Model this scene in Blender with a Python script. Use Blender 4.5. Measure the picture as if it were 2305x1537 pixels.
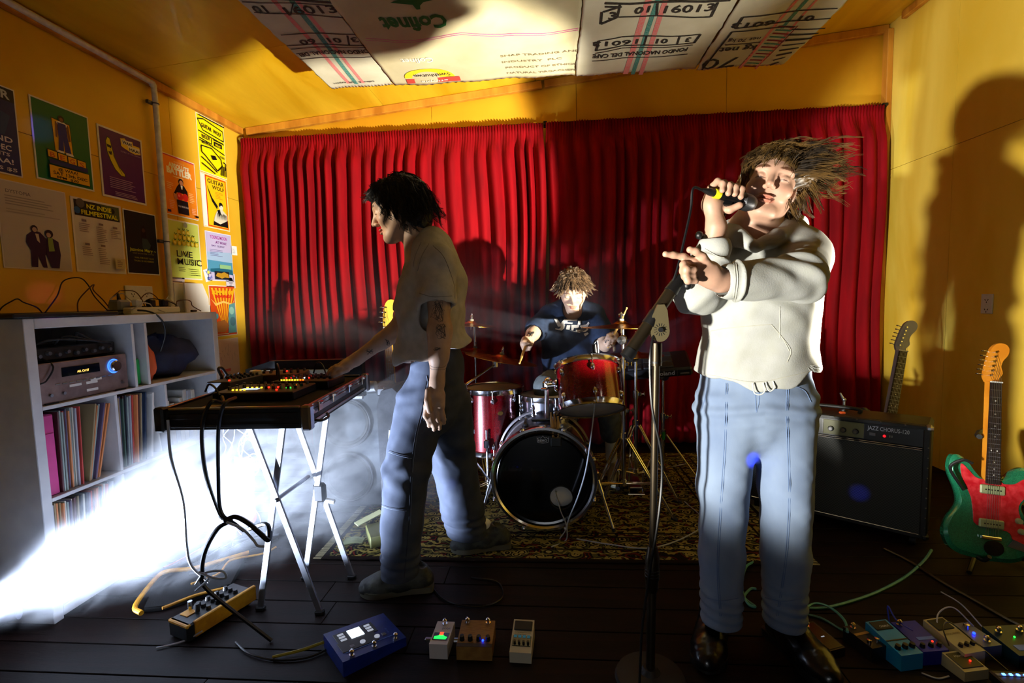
import bpy, bmesh, math, random
import numpy as np
from mathutils import Vector, Matrix, Quaternion
PI = math.pi
SC = bpy.context.scene
COL = SC.collection
rnd = random.Random(7)
for o in list(bpy.data.objects): bpy.data.objects.remove(o)

# ---------------------------------------------------------------- camera
F_PX, CAM_H = 1120.0, 1.15
_Y = Vector((88, 94, -F_PX)).normalized()
_Z = Vector((-330, 13000, F_PX)); _Z = (_Z - _Z.dot(_Y) * _Y).normalized()
_X = _Y.cross(_Z)
ROT = Matrix((_X, _Y, _Z))                       # camera axes -> world
EYE = Vector((0, 0, CAM_H))
cam_data = bpy.data.cameras.new('camera'); cam = bpy.data.objects.new('camera', cam_data)
COL.objects.link(cam); SC.camera = cam
cam_data.sensor_width = 36; cam_data.lens = 36 * F_PX / 2305; cam_data.clip_start = .02; cam_data.clip_end = 60
cam.matrix_world = Matrix.Translation(EYE) @ ROT.to_4x4()
# world points along sight lines of the survey photograph
def ray(px, py): return ROT @ Vector((px - 1152.5, 768.5 - py, -F_PX))
def atY(px, py, Y): d = ray(px, py); return EYE + d * (Y / d.y)
def atX(px, py, X): d = ray(px, py); return EYE + d * (X / d.x)
def atZ(px, py, Z): d = ray(px, py); return EYE + d * ((Z - CAM_H) / d.z)

# ---------------------------------------------------------------- world and exposure
w = bpy.data.worlds.new('world'); SC.world = w; w.use_nodes = True
w.node_tree.nodes['Background'].inputs[0].default_value = (.10, .10, .14, 1)
w.node_tree.nodes['Background'].inputs[1].default_value = .008
vs = SC.view_settings; vs.view_transform = 'Standard'; vs.look = 'None'; vs.gamma = 1; vs.use_curve_mapping = False
vs.exposure = 0.0
cy = SC.cycles
cy.use_denoising = True; cy.max_bounces = 6; cy.diffuse_bounces = 3; cy.glossy_bounces = 3; cy.transmission_bounces = 4
cy.volume_bounces = 0; cy.transparent_max_bounces = 8; cy.caustics_reflective = False; cy.caustics_refractive = False
cy.sample_clamp_indirect = 6; cy.volume_step_rate = 2.6; cy.volume_max_steps = 72; cy.use_adaptive_sampling = True; cy.adaptive_threshold = .03

# ---------------------------------------------------------------- lamps, all outside the frame: flashes of the room and added fills
def lamp(name, kind, loc, power, color, aim=None, size=.06, angle=60, blend=.4):
    L = bpy.data.lights.new(name, kind); L.energy = power; L.color = color
    o = bpy.data.objects.new(name, L); COL.objects.link(o); o.location = loc
    if kind in ('SPOT', 'POINT'): L.shadow_soft_size = size
    if kind == 'AREA': L.size = size
    if kind == 'SPOT': L.spot_size = math.radians(angle); L.spot_blend = blend
    if aim is not None: o.rotation_euler = (Vector(aim) - Vector(loc)).to_track_quat('-Z', 'Y').to_euler()
    return o
lamp('flash_right', 'SPOT', (1.50, 1.36, .76), 1250, (1, .93, .76), (-1.50, 3.62, 2.30), .03, 44, .3)
lamp('sack_fill', 'SPOT', (1.50, 1.36, .78), 100, (1, .94, .80), (.10, 2.20, 2.47), .03, 52, .6)  # added spot beside the right flash, only to brighten the sacks
lamp('flash_front_left', 'SPOT', (-1.55, -.26, .70), 980, (1, .97, .86), (2.47, 2.72, 1.55), .05, 33, .35)
lamp('flash_low_left', 'SPOT', (-2.02, 1.30, .06), 1500, (.64, .76, 1), (.25, 3.0, 1.12), .03, 48, .6)
lamp('fill_low', 'AREA', (-.2, -.5, .35), 3.0, (.9, .95, 1), (.1, 3, 2.0), .5)  # added soft fill to lift the dark parts, not a lamp of the room
lamp('face_fill', 'SPOT', (-2.2, 1.25, 1.75), 200, (1, .9, .7), (-.70, 1.93, 1.48), .03, 8, .5)  # added narrow spot that brightens the man's face
# four small beams of a party light standing beside the camera
for i, q in enumerate([(1705, 1040, 1.50), (1940, 1112, 2.36), (1010, 1090, 2.05), (90, 295, 2.3)]):
    t_ = atY(*q) if i < 3 else atX(88, 290, -2.47)
    lamp('party_beam', 'SPOT', (.35, -.25, 1.0), (1400, 420, 200, 300)[i], (.05, .08, 1), tuple(t_), .01, (1.6, 1.8, 1.5, 2.2)[i], .9)
lamp('party_beam', 'SPOT', (.35, -.25, 1.0), 120, (.5, .08, .9), tuple(atX(100, 665, -2.47)), .01, 2.6, .9)

# ---------------------------------------------------------------- materials
MATS = {}
def lin(c):
    return tuple((x / 12.92 if x <= .04045 else ((x + .055) / 1.055) ** 2.4) for x in c)
def M(name, c, rough=.55, metal=0, c2=None, scale=6, stretch=(1, 1, 1), dist=0, lo=.35, hi=.65, bump=0, bscale=120,
      coat=0, emit=0, sheen=0, spec=.5, alpha=1, trans=0, attr=None, detail=4):
    """procedural principled material; c, c2 in sRGB"""
    if name in MATS: return MATS[name]
    m = bpy.data.materials.new(name); m.use_nodes = True; nt = m.node_tree; N = nt.nodes; Lk = nt.links
    b = N['Principled BSDF']; c = lin(c) + (1,)
    b.inputs['Base Color'].default_value = c; b.inputs['Roughness'].default_value = rough; b.inputs['Metallic'].default_value = metal
    b.inputs['Coat Weight'].default_value = coat; b.inputs['Specular IOR Level'].default_value = spec
    b.inputs['Transmission Weight'].default_value = trans
    if sheen: b.inputs['Sheen Weight'].default_value = sheen; b.inputs['Sheen Roughness'].default_value = .4; b.inputs['Sheen Tint'].default_value = c
    if alpha < 1: b.inputs['Alpha'].default_value = alpha
    if emit: b.inputs['Emission Color'].default_value = c; b.inputs['Emission Strength'].default_value = emit
    tc = None
    def coords(st):
        nonlocal tc
        if tc is None: tc = N.new('ShaderNodeTexCoord')
        mp = N.new('ShaderNodeMapping'); mp.inputs['Scale'].default_value = st
        Lk.new(tc.outputs['Object'], mp.inputs['Vector']); return mp.outputs[0]
    src = None
    if c2 is not None:
        n = N.new('ShaderNodeTexNoise'); n.inputs['Scale'].default_value = scale; n.inputs['Detail'].default_value = detail
        n.inputs['Distortion'].default_value = dist
        Lk.new(coords(stretch), n.inputs['Vector'])
        r = N.new('ShaderNodeValToRGB'); r.color_ramp.elements[0].position = lo; r.color_ramp.elements[1].position = hi
        r.color_ramp.elements[0].color = c; r.color_ramp.elements[1].color = lin(c2) + (1,)
        Lk.new(n.outputs['Fac'], r.inputs['Fac']); src = r.outputs['Color']
        if emit: Lk.new(src, b.inputs['Emission Color'])
    if attr:
        a = N.new('ShaderNodeVertexColor'); a.layer_name = attr
        if src is None: src = a.outputs['Color']
        else:
            mx = N.new('ShaderNodeMix'); mx.data_type = 'RGBA'; mx.blend_type = 'MULTIPLY'; mx.inputs[0].default_value = 1
            Lk.new(src, mx.inputs[6]); Lk.new(a.outputs['Color'], mx.inputs[7]); src = mx.outputs[2]
    if src is not None: Lk.new(src, b.inputs['Base Color'])
    if bump:
        n = N.new('ShaderNodeTexNoise'); n.inputs['Scale'].default_value = bscale; n.inputs['Detail'].default_value = 3
        Lk.new(coords(stretch), n.inputs['Vector'])
        bp = N.new('ShaderNodeBump'); bp.inputs['Strength'].default_value = bump; bp.inputs['Distance'].default_value = min(.01, .35 / bscale)
        Lk.new(n.outputs['Fac'], bp.inputs['Height']); Lk.new(bp.outputs[0], b.inputs['Normal'])
    MATS[name] = m; return m
def ink(c):            # printed paper colour
    return M('print_%02x%02x%02x' % tuple(int(255 * x) for x in c), c, .45, spec=.3)

# ---------------------------------------------------------------- mesh builder
WM = {}                # own world matrices of parents (no depsgraph needed)
def RX(a): return Matrix.Rotation(a, 4, 'X')
def RY(a): return Matrix.Rotation(a, 4, 'Y')
def RZ(a): return Matrix.Rotation(a, 4, 'Z')
def T(x, y=None, z=None):
    return Matrix.Translation(Vector(x) if y is None else Vector((x, y, z)))
def frame(o, x, y):    # matrix with origin o, x axis and roughly y axis
    x = Vector(x).normalized(); y = Vector(y); z = x.cross(y).normalized(); y = z.cross(x)
    m = Matrix((x, y, z)).transposed().to_4x4(); m.translation = Vector(o); return m
def along(a, b):       # matrix whose z runs from a to b
    a = Vector(a); b = Vector(b); m = (b - a).to_track_quat('Z', 'Y').to_matrix().to_4x4(); m.translation = a; return m

class MB:
    def __init__(s): s.v = []; s.f = []; s.mi = []; s.cur = 0; s.mats = []; s.X = Matrix.Identity(4)
    def mat(s, m):
        if m not in s.mats: s.mats.append(m)
        s.cur = s.mats.index(m); return s
    def at(s, m): s.X = m; return s
    def add(s, vs, fs, m=None):
        X = s.X if m is None else s.X @ m
        n = len(s.v); s.v += [X @ Vector(p) for p in vs]; s.f += [tuple(i + n for i in f) for f in fs]; s.mi += [s.cur] * len(fs); return s
    def box(s, c, d, m=None, b=0):
        x, y, z = [k / 2 for k in d]; c = Vector(c)
        if b <= 0:
            vs = [c + Vector((i * x, j * y, k * z)) for i in (-1, 1) for j in (-1, 1) for k in (-1, 1)]
            return s.add(vs, [(0, 1, 3, 2), (4, 6, 7, 5), (0, 4, 5, 1), (2, 3, 7, 6), (0, 2, 6, 4), (1, 5, 7, 3)], m)
        b = min(b, x * .95, y * .95, z * .95)
        vs = []; ix = {}
        for i in (-1, 1):
            for j in (-1, 1):
                for k in (-1, 1):
                    for ax in range(3):
                        p = [i * (x - b), j * (y - b), k * (z - b)]; p[ax] = (i * x, j * y, k * z)[ax]
                        ix[i, j, k, ax] = len(vs); vs.append(c + Vector(p))
        fs = []
        for ax in range(3):
            o1, o2 = [(1, 2), (2, 0), (0, 1)][ax]
            for sg in (-1, 1):
                q = []
                for a1, a2 in ((-1, -1), (1, -1), (1, 1), (-1, 1)):
                    t = [0, 0, 0]; t[ax] = sg; t[o1] = a1; t[o2] = a2; q.append(ix[t[0], t[1], t[2], ax])
                fs.append(tuple(q if sg > 0 else q[::-1]))
            for a1 in (-1, 1):            # edges parallel to axis ax
                for a2 in (-1, 1):
                    t = [0, 0, 0]; t[o1] = a1; t[o2] = a2
                    t[ax] = -1; A = ix[t[0], t[1], t[2], o1]; Bq = ix[t[0], t[1], t[2], o2]
                    t[ax] = 1; Cq = ix[t[0], t[1], t[2], o2]; D = ix[t[0], t[1], t[2], o1]
                    fs.append((A, Bq, Cq, D) if a1 * a2 < 0 else (D, Cq, Bq, A))
        for i in (-1, 1):
            for j in (-1, 1):
                for k in (-1, 1):
                    q = (ix[i, j, k, 0], ix[i, j, k, 1], ix[i, j, k, 2]); fs.append(q if i * j * k > 0 else q[::-1])
        return s.add(vs, fs, m)
    def cyl(s, a, b, r, r2=None, n=16, caps=True):
        r2 = r if r2 is None else r2; L = (Vector(b) - Vector(a)).length
        return s.lathe([(r, 0), (r2, L)], along(a, b), n, caps)
    def lathe(s, prof, m=None, n=24, caps=True):
        vs = []; fs = []
        for r, z in prof:
            for i in range(n):
                a = 2 * PI * i / n; vs.append((r * math.cos(a), r * math.sin(a), z))
        for k in range(len(prof) - 1):
            for i in range(n):
                j = (i + 1) % n; fs.append((k * n + i, k * n + j, k * n + n + j, k * n + n + i))
        if caps:
            if prof[0][0] > 1e-5: fs.append(tuple(range(n))[::-1])
            if prof[-1][0] > 1e-5: fs.append(tuple((len(prof) - 1) * n + i for i in range(n)))
        return s.add(vs, fs, m)
    def ball(s, c, r, m=None, n=16, k=8):
        r = (r, r, r) if not hasattr(r, '__len__') else r
        vs = []; fs = []
        for j in range(k + 1):
            t = PI * j / k
            for i in range(n):
                a = 2 * PI * i / n; vs.append((c[0] + r[0] * math.sin(t) * math.cos(a), c[1] + r[1] * math.sin(t) * math.sin(a), c[2] - r[2] * math.cos(t)))
        for j in range(k):
            for i in range(n):
                i2 = (i + 1) % n; fs.append((j * n + i, j * n + i2, j * n + n + i2, j * n + n + i))
        return s.add(vs, fs, m)
    def tube(s, pts, r, n=8, close=False, caps=True, flat=None):
        pts = [Vector(p) for p in pts]; N = len(pts); rs = r if hasattr(r, '__len__') else [r] * N
        vs = []; fs = []; up = None
        for i, p in enumerate(pts):
            t = (pts[(i + 1) % N] - pts[i - 1]) if close else (pts[min(i + 1, N - 1)] - pts[max(i - 1, 0)])
            if t.length < 1e-9: t = Vector((0, 0, 1))
            t.normalize()
            if up is None: up = t.orthogonal().normalized() if flat is None else Vector(flat)
            up = (up - up.dot(t) * t)
            up = up.normalized() if up.length > 1e-6 else t.orthogonal().normalized()
            sd = t.cross(up)
            for k in range(n):
                a = 2 * PI * k / n; vs.append(p + rs[i] * (math.cos(a) * up + math.sin(a) * sd))
        for i in range(N if close else N - 1):
            for k in range(n):
                k2 = (k + 1) % n; j = (i + 1) % N; fs.append((i * n + k, i * n + k2, j * n + k2, j * n + k))
        if caps and not close: fs += [tuple(range(n))[::-1], tuple((N - 1) * n + k for k in range(n))]
        return s.add(vs, fs)
    def torus(s, m, R, r, n=48, k=8):
        return s.at(s.X) and s.tube([m @ Vector((R * math.cos(2 * PI * i / n), R * math.sin(2 * PI * i / n), 0)) for i in range(n)], r, k, close=True)
    def prism(s, poly, z0, z1, m=None):
        n = len(poly); vs = [(x, y, z0) for x, y in poly] + [(x, y, z1) for x, y in poly]
        ar = sum(poly[i][0] * poly[(i + 1) % n][1] - poly[(i + 1) % n][0] * poly[i][1] for i in range(n))
        top = tuple(range(n, 2 * n)); bot = tuple(range(n))[::-1]
        fs = [bot, top] + [(i, (i + 1) % n, n + (i + 1) % n, n + i) for i in range(n)]
        if ar < 0: fs = [f[::-1] for f in fs]
        return s.add(vs, fs, m)
    def flat(s, poly, z=0, m=None):
        n = len(poly); ar = sum(poly[i][0] * poly[(i + 1) % n][1] - poly[(i + 1) % n][0] * poly[i][1] for i in range(n))
        f = tuple(range(n)); return s.add([(x, y, z) for x, y in poly], [f if ar > 0 else f[::-1]], m)
    def grid(s, P, closed=False):   # P[i][j] rows of points
        n = len(P); k = len(P[0]); vs = [p for r in P for p in r]; fs = []
        for i in range(n - 1):
            for j in range(k if closed else k - 1):
                j2 = (j + 1) % k; fs.append((i * k + j, i * k + j2, i * k + k + j2, i * k + k + j))
        return s.add(vs, fs)
    def text(s, t, m, size=.03, w=None, bold=0, align='LEFT', ext=0):
        cu = bpy.data.curves.new('t', 'FONT'); cu.body = t; cu.size = size; cu.offset = bold * size; cu.align_x = align; cu.resolution_u = 2; cu.extrude = ext
        o = bpy.data.objects.new('t', cu); COL.objects.link(o)
        me = o.to_mesh()
        vs = [v.co.copy() for v in me.vertices]; fs = [tuple(p.vertices) for p in me.polygons]
        o.to_mesh_clear(); bpy.data.objects.remove(o); bpy.data.curves.remove(cu)
        if not vs: return s
        if w:
            x0 = min(v.x for v in vs); x1 = max(v.x for v in vs); k = w / max(x1 - x0, 1e-6)
            off = {'LEFT': x0, 'CENTER': (x0 + x1) / 2, 'RIGHT': x1}[align]
            for v in vs: v.x = (v.x - off) * k
        return s.add(vs, fs, m)
    def build(s, name, m=None, parent=None, world=True, smooth=35, kind=None, label=None):
        me = bpy.data.meshes.new(name); o = bpy.data.objects.new(name, me); COL.objects.link(o)
        V = s.v
        if parent is not None:
            o.parent = parent
            if world:
                inv = WM[parent.name].inverted(); V = [inv @ p for p in V]
        WM[o.name] = WM[parent.name].copy() if parent is not None else Matrix.Identity(4)
        me.from_pydata([tuple(p) for p in V], [], s.f)
        for mm in (s.mats or [m]): me.materials.append(mm)
        if len(s.mats) > 1: me.polygons.foreach_set('material_index', s.mi)
        if smooth:
            me.polygons.foreach_set('use_smooth', [True] * len(me.polygons)); me.set_sharp_from_angle(angle=math.radians(smooth))
        me.validate(); me.update()
        if kind: o['kind'] = kind
        if label: o['label'] = label
        return o
def tag(o, label, cat, group=None):
    o['label'] = label; o['category'] = cat
    if group: o['group'] = group
    return o
def thing(name, label, cat, loc=(0, 0, 0), rot=None, group=None):
    o = bpy.data.objects.new(name, None); COL.objects.link(o); o.empty_display_size = .1
    m = T(loc) @ (rot if rot is not None else Matrix.Identity(4)); o.matrix_basis = m; WM[o.name] = m
    return tag(o, label, cat, group)
def recenter(o, loc):   # move a top-level mesh's origin to its base
    o.data.transform(T(-Vector(loc))); o.location = loc; WM[o.name] = T(loc); return o
def copy_tree(o, parent=None):
    c = o.copy(); COL.objects.link(c); c.parent = parent
    for ch in list(o.children):
        copy_tree(ch, c)
    return c
def struct(name, mb, m=None, smooth=0): return mb.build(name, m, smooth=smooth, kind='structure')
def catmull(pts, k=8):
    pts = [Vector(p) for p in pts]; q = [pts[0] * 2 - pts[1]] + pts + [pts[-1] * 2 - pts[-2]]; out = []
    for i in range(1, len(q) - 2):
        for j in range(k):
            t = j / k; a, b, c, d = q[i - 1:i + 3]
            out.append(.5 * ((2 * b) + (c - a) * t + (2 * a - 5 * b + 4 * c - d) * t * t + (3 * b - a - 3 * c + d) * t ** 3))
    out.append(pts[-1]); return out
def cable(name, label, pts, r, m, parent=None, k=8, cat='cable', group=None, n=6):
    o = MB().tube(catmull(pts, k), r, n).build(name, m, parent)
    if parent is None: recenter(o, min((Vector(p) for p in pts), key=lambda p: p.z)); tag(o, label, cat, group)
    return o
black = M('black_plastic', (.035, .035, .04), .45)
blackrub = M('black_rubber', (.03, .03, .033), .6)
chrome = M('chrome', (.88, .88, .9), .14, 1)
steel = M('brushed_steel', (.62, .63, .66), .32, 1)
white = M('white_plastic', (.85, .85, .84), .4)
# ================================================================ SETTING
XL, XR, YB, YF = -2.48, 2.476, 4.0, -1.6
def ceil_z(x): return 2.59 + .0967 * (x - XL)
ply_c, ply_d = (.93, .70, .22), (.80, .52, .10)
def ply(name, st, c=(.94, .77, .22), c2=(.83, .62, .10), sc=1.4):
    return M(name, c, .42, c2=c2, scale=sc, stretch=st, dist=1.6, lo=.34, hi=.68, bump=.08, bscale=30, coat=.15)
ply_l = ply('ply_left', (1, .5, .35)); ply_r = ply('ply_right', (1, 1.1, .30), c=(.97, .84, .36), c2=(.87, .69, .13), sc=1.5)
ply_b = ply('ply_back', (.5, 1, .5), c=(.92, .70, .17), c2=(.82, .57, .09)); ply_c_ = ply('ply_ceiling', (2.2, .35, 1), c=(.95, .78, .18), c2=(.85, .65, .07))
batten = M('batten_wood', (.86, .60, .20), .5, c2=(.72, .45, .12), scale=4, stretch=(3, 3, .6))
studm = M('dark_stud_backing', (.12, .08, .04), .8)
G = .0015
def panel_wall(name, quad_fn, us, vs, m, root_mb):
    root = struct(name, root_mb, studm)
    for i in range(len(us) - 1):
        for rows in [vs]:
            for j in range(len(rows) - 1):
                mb = MB(); quad_fn(mb, us[i] + G, us[i + 1] - G, rows[j], rows[j + 1])
                mb.build('panel', m, root, smooth=0)
    return root
# left wall: sheets facing +X
def ql(mb, y0, y1, z0, z1): mb.box((XL - .006, (y0 + y1) / 2, (z0 + z1) / 2), (.012, y1 - y0, z1 - z0 - 2 * G))
panel_wall('wall_left', ql, [-1.6, -.4, .8, 2.0, 3.2, 4.0], [0, 2.0, 2.62], ply_l, MB().box((XL - .04, 1.2, 1.31), (.05, 5.7, 2.62)))
def qr(mb, y0, y1, z0, z1): mb.box((XR + .006, (y0 + y1) / 2, (z0 + z1) / 2), (.012, y1 - y0, z1 - z0 - 2 * G))
panel_wall('wall_right', qr, [-1.6, -.26, .94, 2.14, 3.34, 4.0], [0, 2.03, 3.11], ply_r, MB().box((XR + .04, 1.2, 1.56), (.05, 5.7, 3.12)))
# back wall, its top follows the sloping ceiling
root = struct('wall_back', MB().prism([(XL, 0), (XR, 0), (XR, ceil_z(XR)), (XL, ceil_z(XL))], 0, .05, frame((0, YB + .07, 0), (1, 0, 0), (0, 0, 1))), studm)
xs = [XL, -2.04, -.913, .222, 1.344, XR]
for i in range(5):
    a, b = xs[i] + G, xs[i + 1] - G
    MB().prism([(a, 0), (b, 0), (b, 1.9), (a, 1.9)], 0, .012, frame((0, YB + .012, 0), (1, 0, 0), (0, 0, 1))).build('panel', ply_b, root, smooth=0)
    MB().prism([(a, 1.903), (b, 1.903), (b, ceil_z(b)), (a, ceil_z(a))], 0, .012, frame((0, YB + .012, 0), (1, 0, 0), (0, 0, 1))).build('panel', ply_b, root, smooth=0)
struct('wall_front', MB().box((0, YF - .03, 1.5), (5.1, .06, 3.2)), M('dark_front_wall', (.25, .16, .08), .8))
# ceiling of ply sheets on the slope
cm = frame((XL, 0, ceil_z(XL)), (1, 0, .0967), (0, 1, 0)); LW = (XR - XL) * math.sqrt(1 + .0967 ** 2)
root = struct('ceiling', MB().at(cm).box((LW / 2, 1.2, .05), (LW, 5.7, .05)), studm)
for i, (u0, u1) in enumerate([(0, 1.2), (1.2, 2.4), (2.4, 3.6), (3.6, LW)]):
    cuts = [-1.6, .55, 2.95, 4.0] if i % 2 == 0 else [-1.6, 1.75, 4.0]
    for v0, v1 in zip(cuts, cuts[1:]):
        MB().at(cm).box(((u0 + u1) / 2, (v0 + v1) / 2, .006), (u1 - u0 - 2 * G, v1 - v0 - 2 * G, .012)).build('panel', ply_c_, root, smooth=0)
# battens
struct('trim_1', MB().at(frame((XL, YB - .022, ceil_z(XL) - .03), (1, 0, .0967), (0, 1, 0))).box((1.25, 0, 0), (2.4, .04, .055), b=.003).box((3.72, 0, 0), (2.5, .04, .055), b=.003), batten)
struct('trim_2', MB().box((XR - .022, YB - .05, 1.5), (.04, .06, 3.04), b=.004), batten)
struct('trim_3', MB().box((XL + .02, 2.9, ceil_z(XL) - .028), (.035, 2.1, .05), b=.004), batten)
struct('trim_4', MB().box((XR - .02, 1.3, ceil_z(XR) - .03), (.035, 5.0, .05), b=.004), batten)
# floor of dark boards running across the room
flm = M('dark_stained_boards', (.10, .05, .038), .55, c2=(.05, .027, .02), scale=3, stretch=(.5, 9, 1), dist=.6, bump=.15, bscale=60, spec=.15)
root = struct('floor', MB().box((0, 1.2, -.05), (5.1, 5.7, .05)), studm)
y = YF; k = 0
while y < YB:
    w_ = .1355; off = rnd.uniform(-1.2, 1.2)
    for a, b in ((XL, off), (off, XR)):
        MB().box(((a + b) / 2, y + w_ / 2, -.0125), (b - a - .002, w_ - .0045, .025), b=.0015).build('floorboard', flm, root, smooth=0)
    y += w_; k += 1

# ================================================================ CURTAINS
velvet = M('red_velvet', (.58, .008, .06), .8, c2=(.46, .006, .045), scale=14, stretch=(1, 1, .15), sheen=.12, bump=.1, bscale=300, spec=.15)
def curtain(x0, x1, z1, seed, ptop, label):
    r = random.Random(seed); nu = int((x1 - x0) / .0045); nv = 46
    folds = []; x = x0
    while x < x1: wv = r.uniform(.05, .125); folds.append((x, wv, r.uniform(.5, 1.0), r.uniform(-.25, .25))); x += wv
    fx = np.array([f[0] for f in folds] + [x]); amps = np.array([f[2] for f in folds] + [1]); lean = np.array([f[3] for f in folds] + [0])
    u = np.linspace(x0, x1, nu); idx = np.clip(np.searchsorted(fx, u, 'right') - 1, 0, len(folds) - 1)
    t = (u - fx[idx]) / (fx[idx + 1] - fx[idx])
    ph = np.array([r.uniform(0, 6) for _ in range(6)])
    big = np.sin(PI * t) ** 1.4 * amps[idx]
    pl = np.sin(u * 2 * PI / .021 + 1.5 * np.sin(u * 9 + ph[0])) * .5 + .5
    P = []
    for j in range(nv):
        f = j / (nv - 1); z = z1 - f * (z1 - .03)
        a = min(1, max(0, (f - .012) / .10)); a = a * a * (3 - 2 * a)
        near = math.exp(-f / .028)
        drift = .02 * np.sin(u * 5 + ph[1]) * f + .012 * np.sin(f * 9 + u * 3 + ph[2]) * a
        amp = (.075 + .03 * np.sin(u * 4.1 + ph[3])) * (1 + .25 * np.sin(f * 4 + u * 6 + ph[4]))
        yy = 3.905 - (a * big * amp + .03 * a) - (.012 * pl * (near + .25 * (1 - a))) - .012
        topz = (.010 * pl + .004 * np.sin(u * 31)) if j == 0 else 0
        P.append([(u[i] + drift[i], yy[i], z + (topz[i] if j == 0 else 0)) for i in range(nu)])
    o = MB().grid(P).build('curtain', velvet, smooth=80)
    recenter(o, ((x0 + x1) / 2, 3.86, .03)); tag(o, label, 'curtain')
    md = o.modifiers.new('thick', 'SOLIDIFY'); md.thickness = .003
    return o
curtain(-2.43, -.035, 2.475, 3, 1, 'brightly lit red velvet curtain behind the man at the table')
curtain(-.015, 2.40, 2.475, 9, 1, 'shadowed red velvet curtain behind the drummer and the singer')
t = thing('curtain_rail', 'thin dark rail carrying both red curtains along the back wall', 'curtain rail', (0, 3.93, 2.49))
MB().cyl((-2.46, 3.93, 2.49), (2.44, 3.93, 2.49), .007, n=8).build('rail', M('dark_rail', (.1, .08, .07), .4, .8), t)
for x in (-2.45, -.02, 2.43):
    MB().box((x, 3.95, 2.49), (.03, .06, .035), b=.004).cyl((x, 3.93, 2.49), (x, 3.905, 2.49), .012, n=10).build('bracket', steel if x < -1 else black, t)

# ================================================================ COFFEE SACK PANEL UNDER THE CEILING
burlap = M('burlap', (.83, .79, .66), .85, c2=(.70, .64, .50), scale=260, stretch=(1, 1, 1), lo=.3, hi=.7, bump=.6, bscale=420)
def burl(n, c, c2):
    m = M(n, c, .85, c2=c2, scale=5, lo=.2, hi=.8, dist=.3, bump=.5, bscale=330); return m
bur1 = burl('burlap_pale', (.88, .86, .77), (.77, .74, .63)); bur2 = burl('burlap_tan', (.83, .79, .65), (.72, .67, .52))
inkblk = M('sack_black_ink', (.13, .12, .11), .8, c2=(.30, .28, .24), scale=90, lo=.4, hi=.8); inkgrn = M('sack_green_ink', (.05, .40, .16), .8)
st_r = M('woven_red', (.92, .40, .42), .85, c2=(.85, .62, .58), scale=240); st_g = M('woven_green', (.13, .46, .44), .85, c2=(.45, .66, .60), scale=240)
st_p = M('woven_pink', (.82, .36, .60), .8); inkgrey = M('sack_faded_ink', (.52, .47, .35), .8); inkw = M('sack_white_ink', (.93, .92, .88), .8)
st_d = M('woven_maroon', (.55, .18, .22), .85)
PZ = 2.47; PY1 = 3.07; PY0 = 1.72
frm = thing('ceiling_panel', 'rectangular panel hung flat under the ply ceiling behind the coffee sacks', 'panel', (0, 2.4, PZ))
MB().box((.02, 2.395, PZ + .02), (2.60, 1.30, .025), b=.003).build('board', batten, frm)
for x in (-1.15, 1.15):
    for y in (1.95, 2.85): MB().cyl((x, y, PZ + .03), (x, y, ceil_z(x)), .004, n=6).build('hanger_wire', steel, frm)
def sack(x0f, x1f, x0n, x1n, m, label, lift, marks=None):
    """x at the far edge (Y=PY1) and at the near edge (Y=PY0)"""
    nu, nv = 60, 40; P = []
    for j in range(nv + 1):
        v = j / nv; row = []
        for i in range(nu + 1):
            u = i / nu; x = (x0f + (x1f - x0f) * u) * (1 - v) + (x0n + (x1n - x0n) * u) * v
            y = PY1 + (PY0 - PY1) * v
            if j == 0: y += .006 * math.sin(i * 1.7 + x * 40) + rnd.uniform(-.003, .003)
            if i in (0, nu): x += rnd.uniform(-.004, .004)
            z = PZ - lift - .004 * math.sin(x * 7 + y * 5) * math.sin(y * 6 + x) - .003 * math.sin(x * 19 + y * 3)
            row.append((x, y, z))
        P.append(row)
    o = MB().grid(P).build('coffee_sack', m, smooth=60); recenter(o, ((x0f + x1f) / 2, 2.4, PZ - lift)); tag(o, label, 'sack')
    md = o.modifiers.new('thick', 'SOLIDIFY'); md.thickness = .002; md.offset = 1
    def drape(mb, off=.0015):   # lay marks on the cloth
        for k, p in enumerate(mb.v):
            z = PZ - lift - .004 * math.sin(p.x * 7 + p.y * 5) * math.sin(p.y * 6 + p.x) - .003 * math.sin(p.x * 19 + p.y * 3)
            mb.v[k] = Vector((p.x, p.y, z - off - .002 + p.z))
        return mb
    return o, drape
def put(px, py, up, wpx=0, X=None):
    """matrix on the underside near survey pixel; up=+1: reads upright from the stage front; -1: turned round"""
    p = atZ(px, py, PZ - .01)
    return frame((p.x, p.y, 0), (1 if up > 0 else -1, 0, 0), (0, -1 if up > 0 else 1, 0))
def q2(px, py): p = atZ(px, py, PZ - .01); return (p.x, p.y)
def strip(mb, a, b, w_, k=20):   # band lying on the cloth between two pixels, w_ metres wide
    a = Vector(q2(*a)); b = Vector(q2(*b)); d = (b - a).normalized(); n = Vector((-d.y, d.x)) * w_ / 2
    P = [[tuple(a.lerp(b, i / k) + n) + (0,), tuple(a.lerp(b, i / k) - n) + (0,)] for i in range(k + 1)]
    return mb.grid(P)
s1, dr = sack(-1.312, -.93, -1.32, -.935, bur1, 'pale coffee sack with stripes at the left end of the ceiling panel', .0)
mb = MB()
mb.mat(st_r); strip(mb, (612, 0), (786, 192), .022); strip(mb, (664, 0), (818, 190), .020)
mb.mat(st_g); strip(mb, (636, -20), (803, 193), .024)
dr(mb).build('woven_stripe', st_r, s1, kind='stuff')
mb = MB().mat(inkblk)
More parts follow.
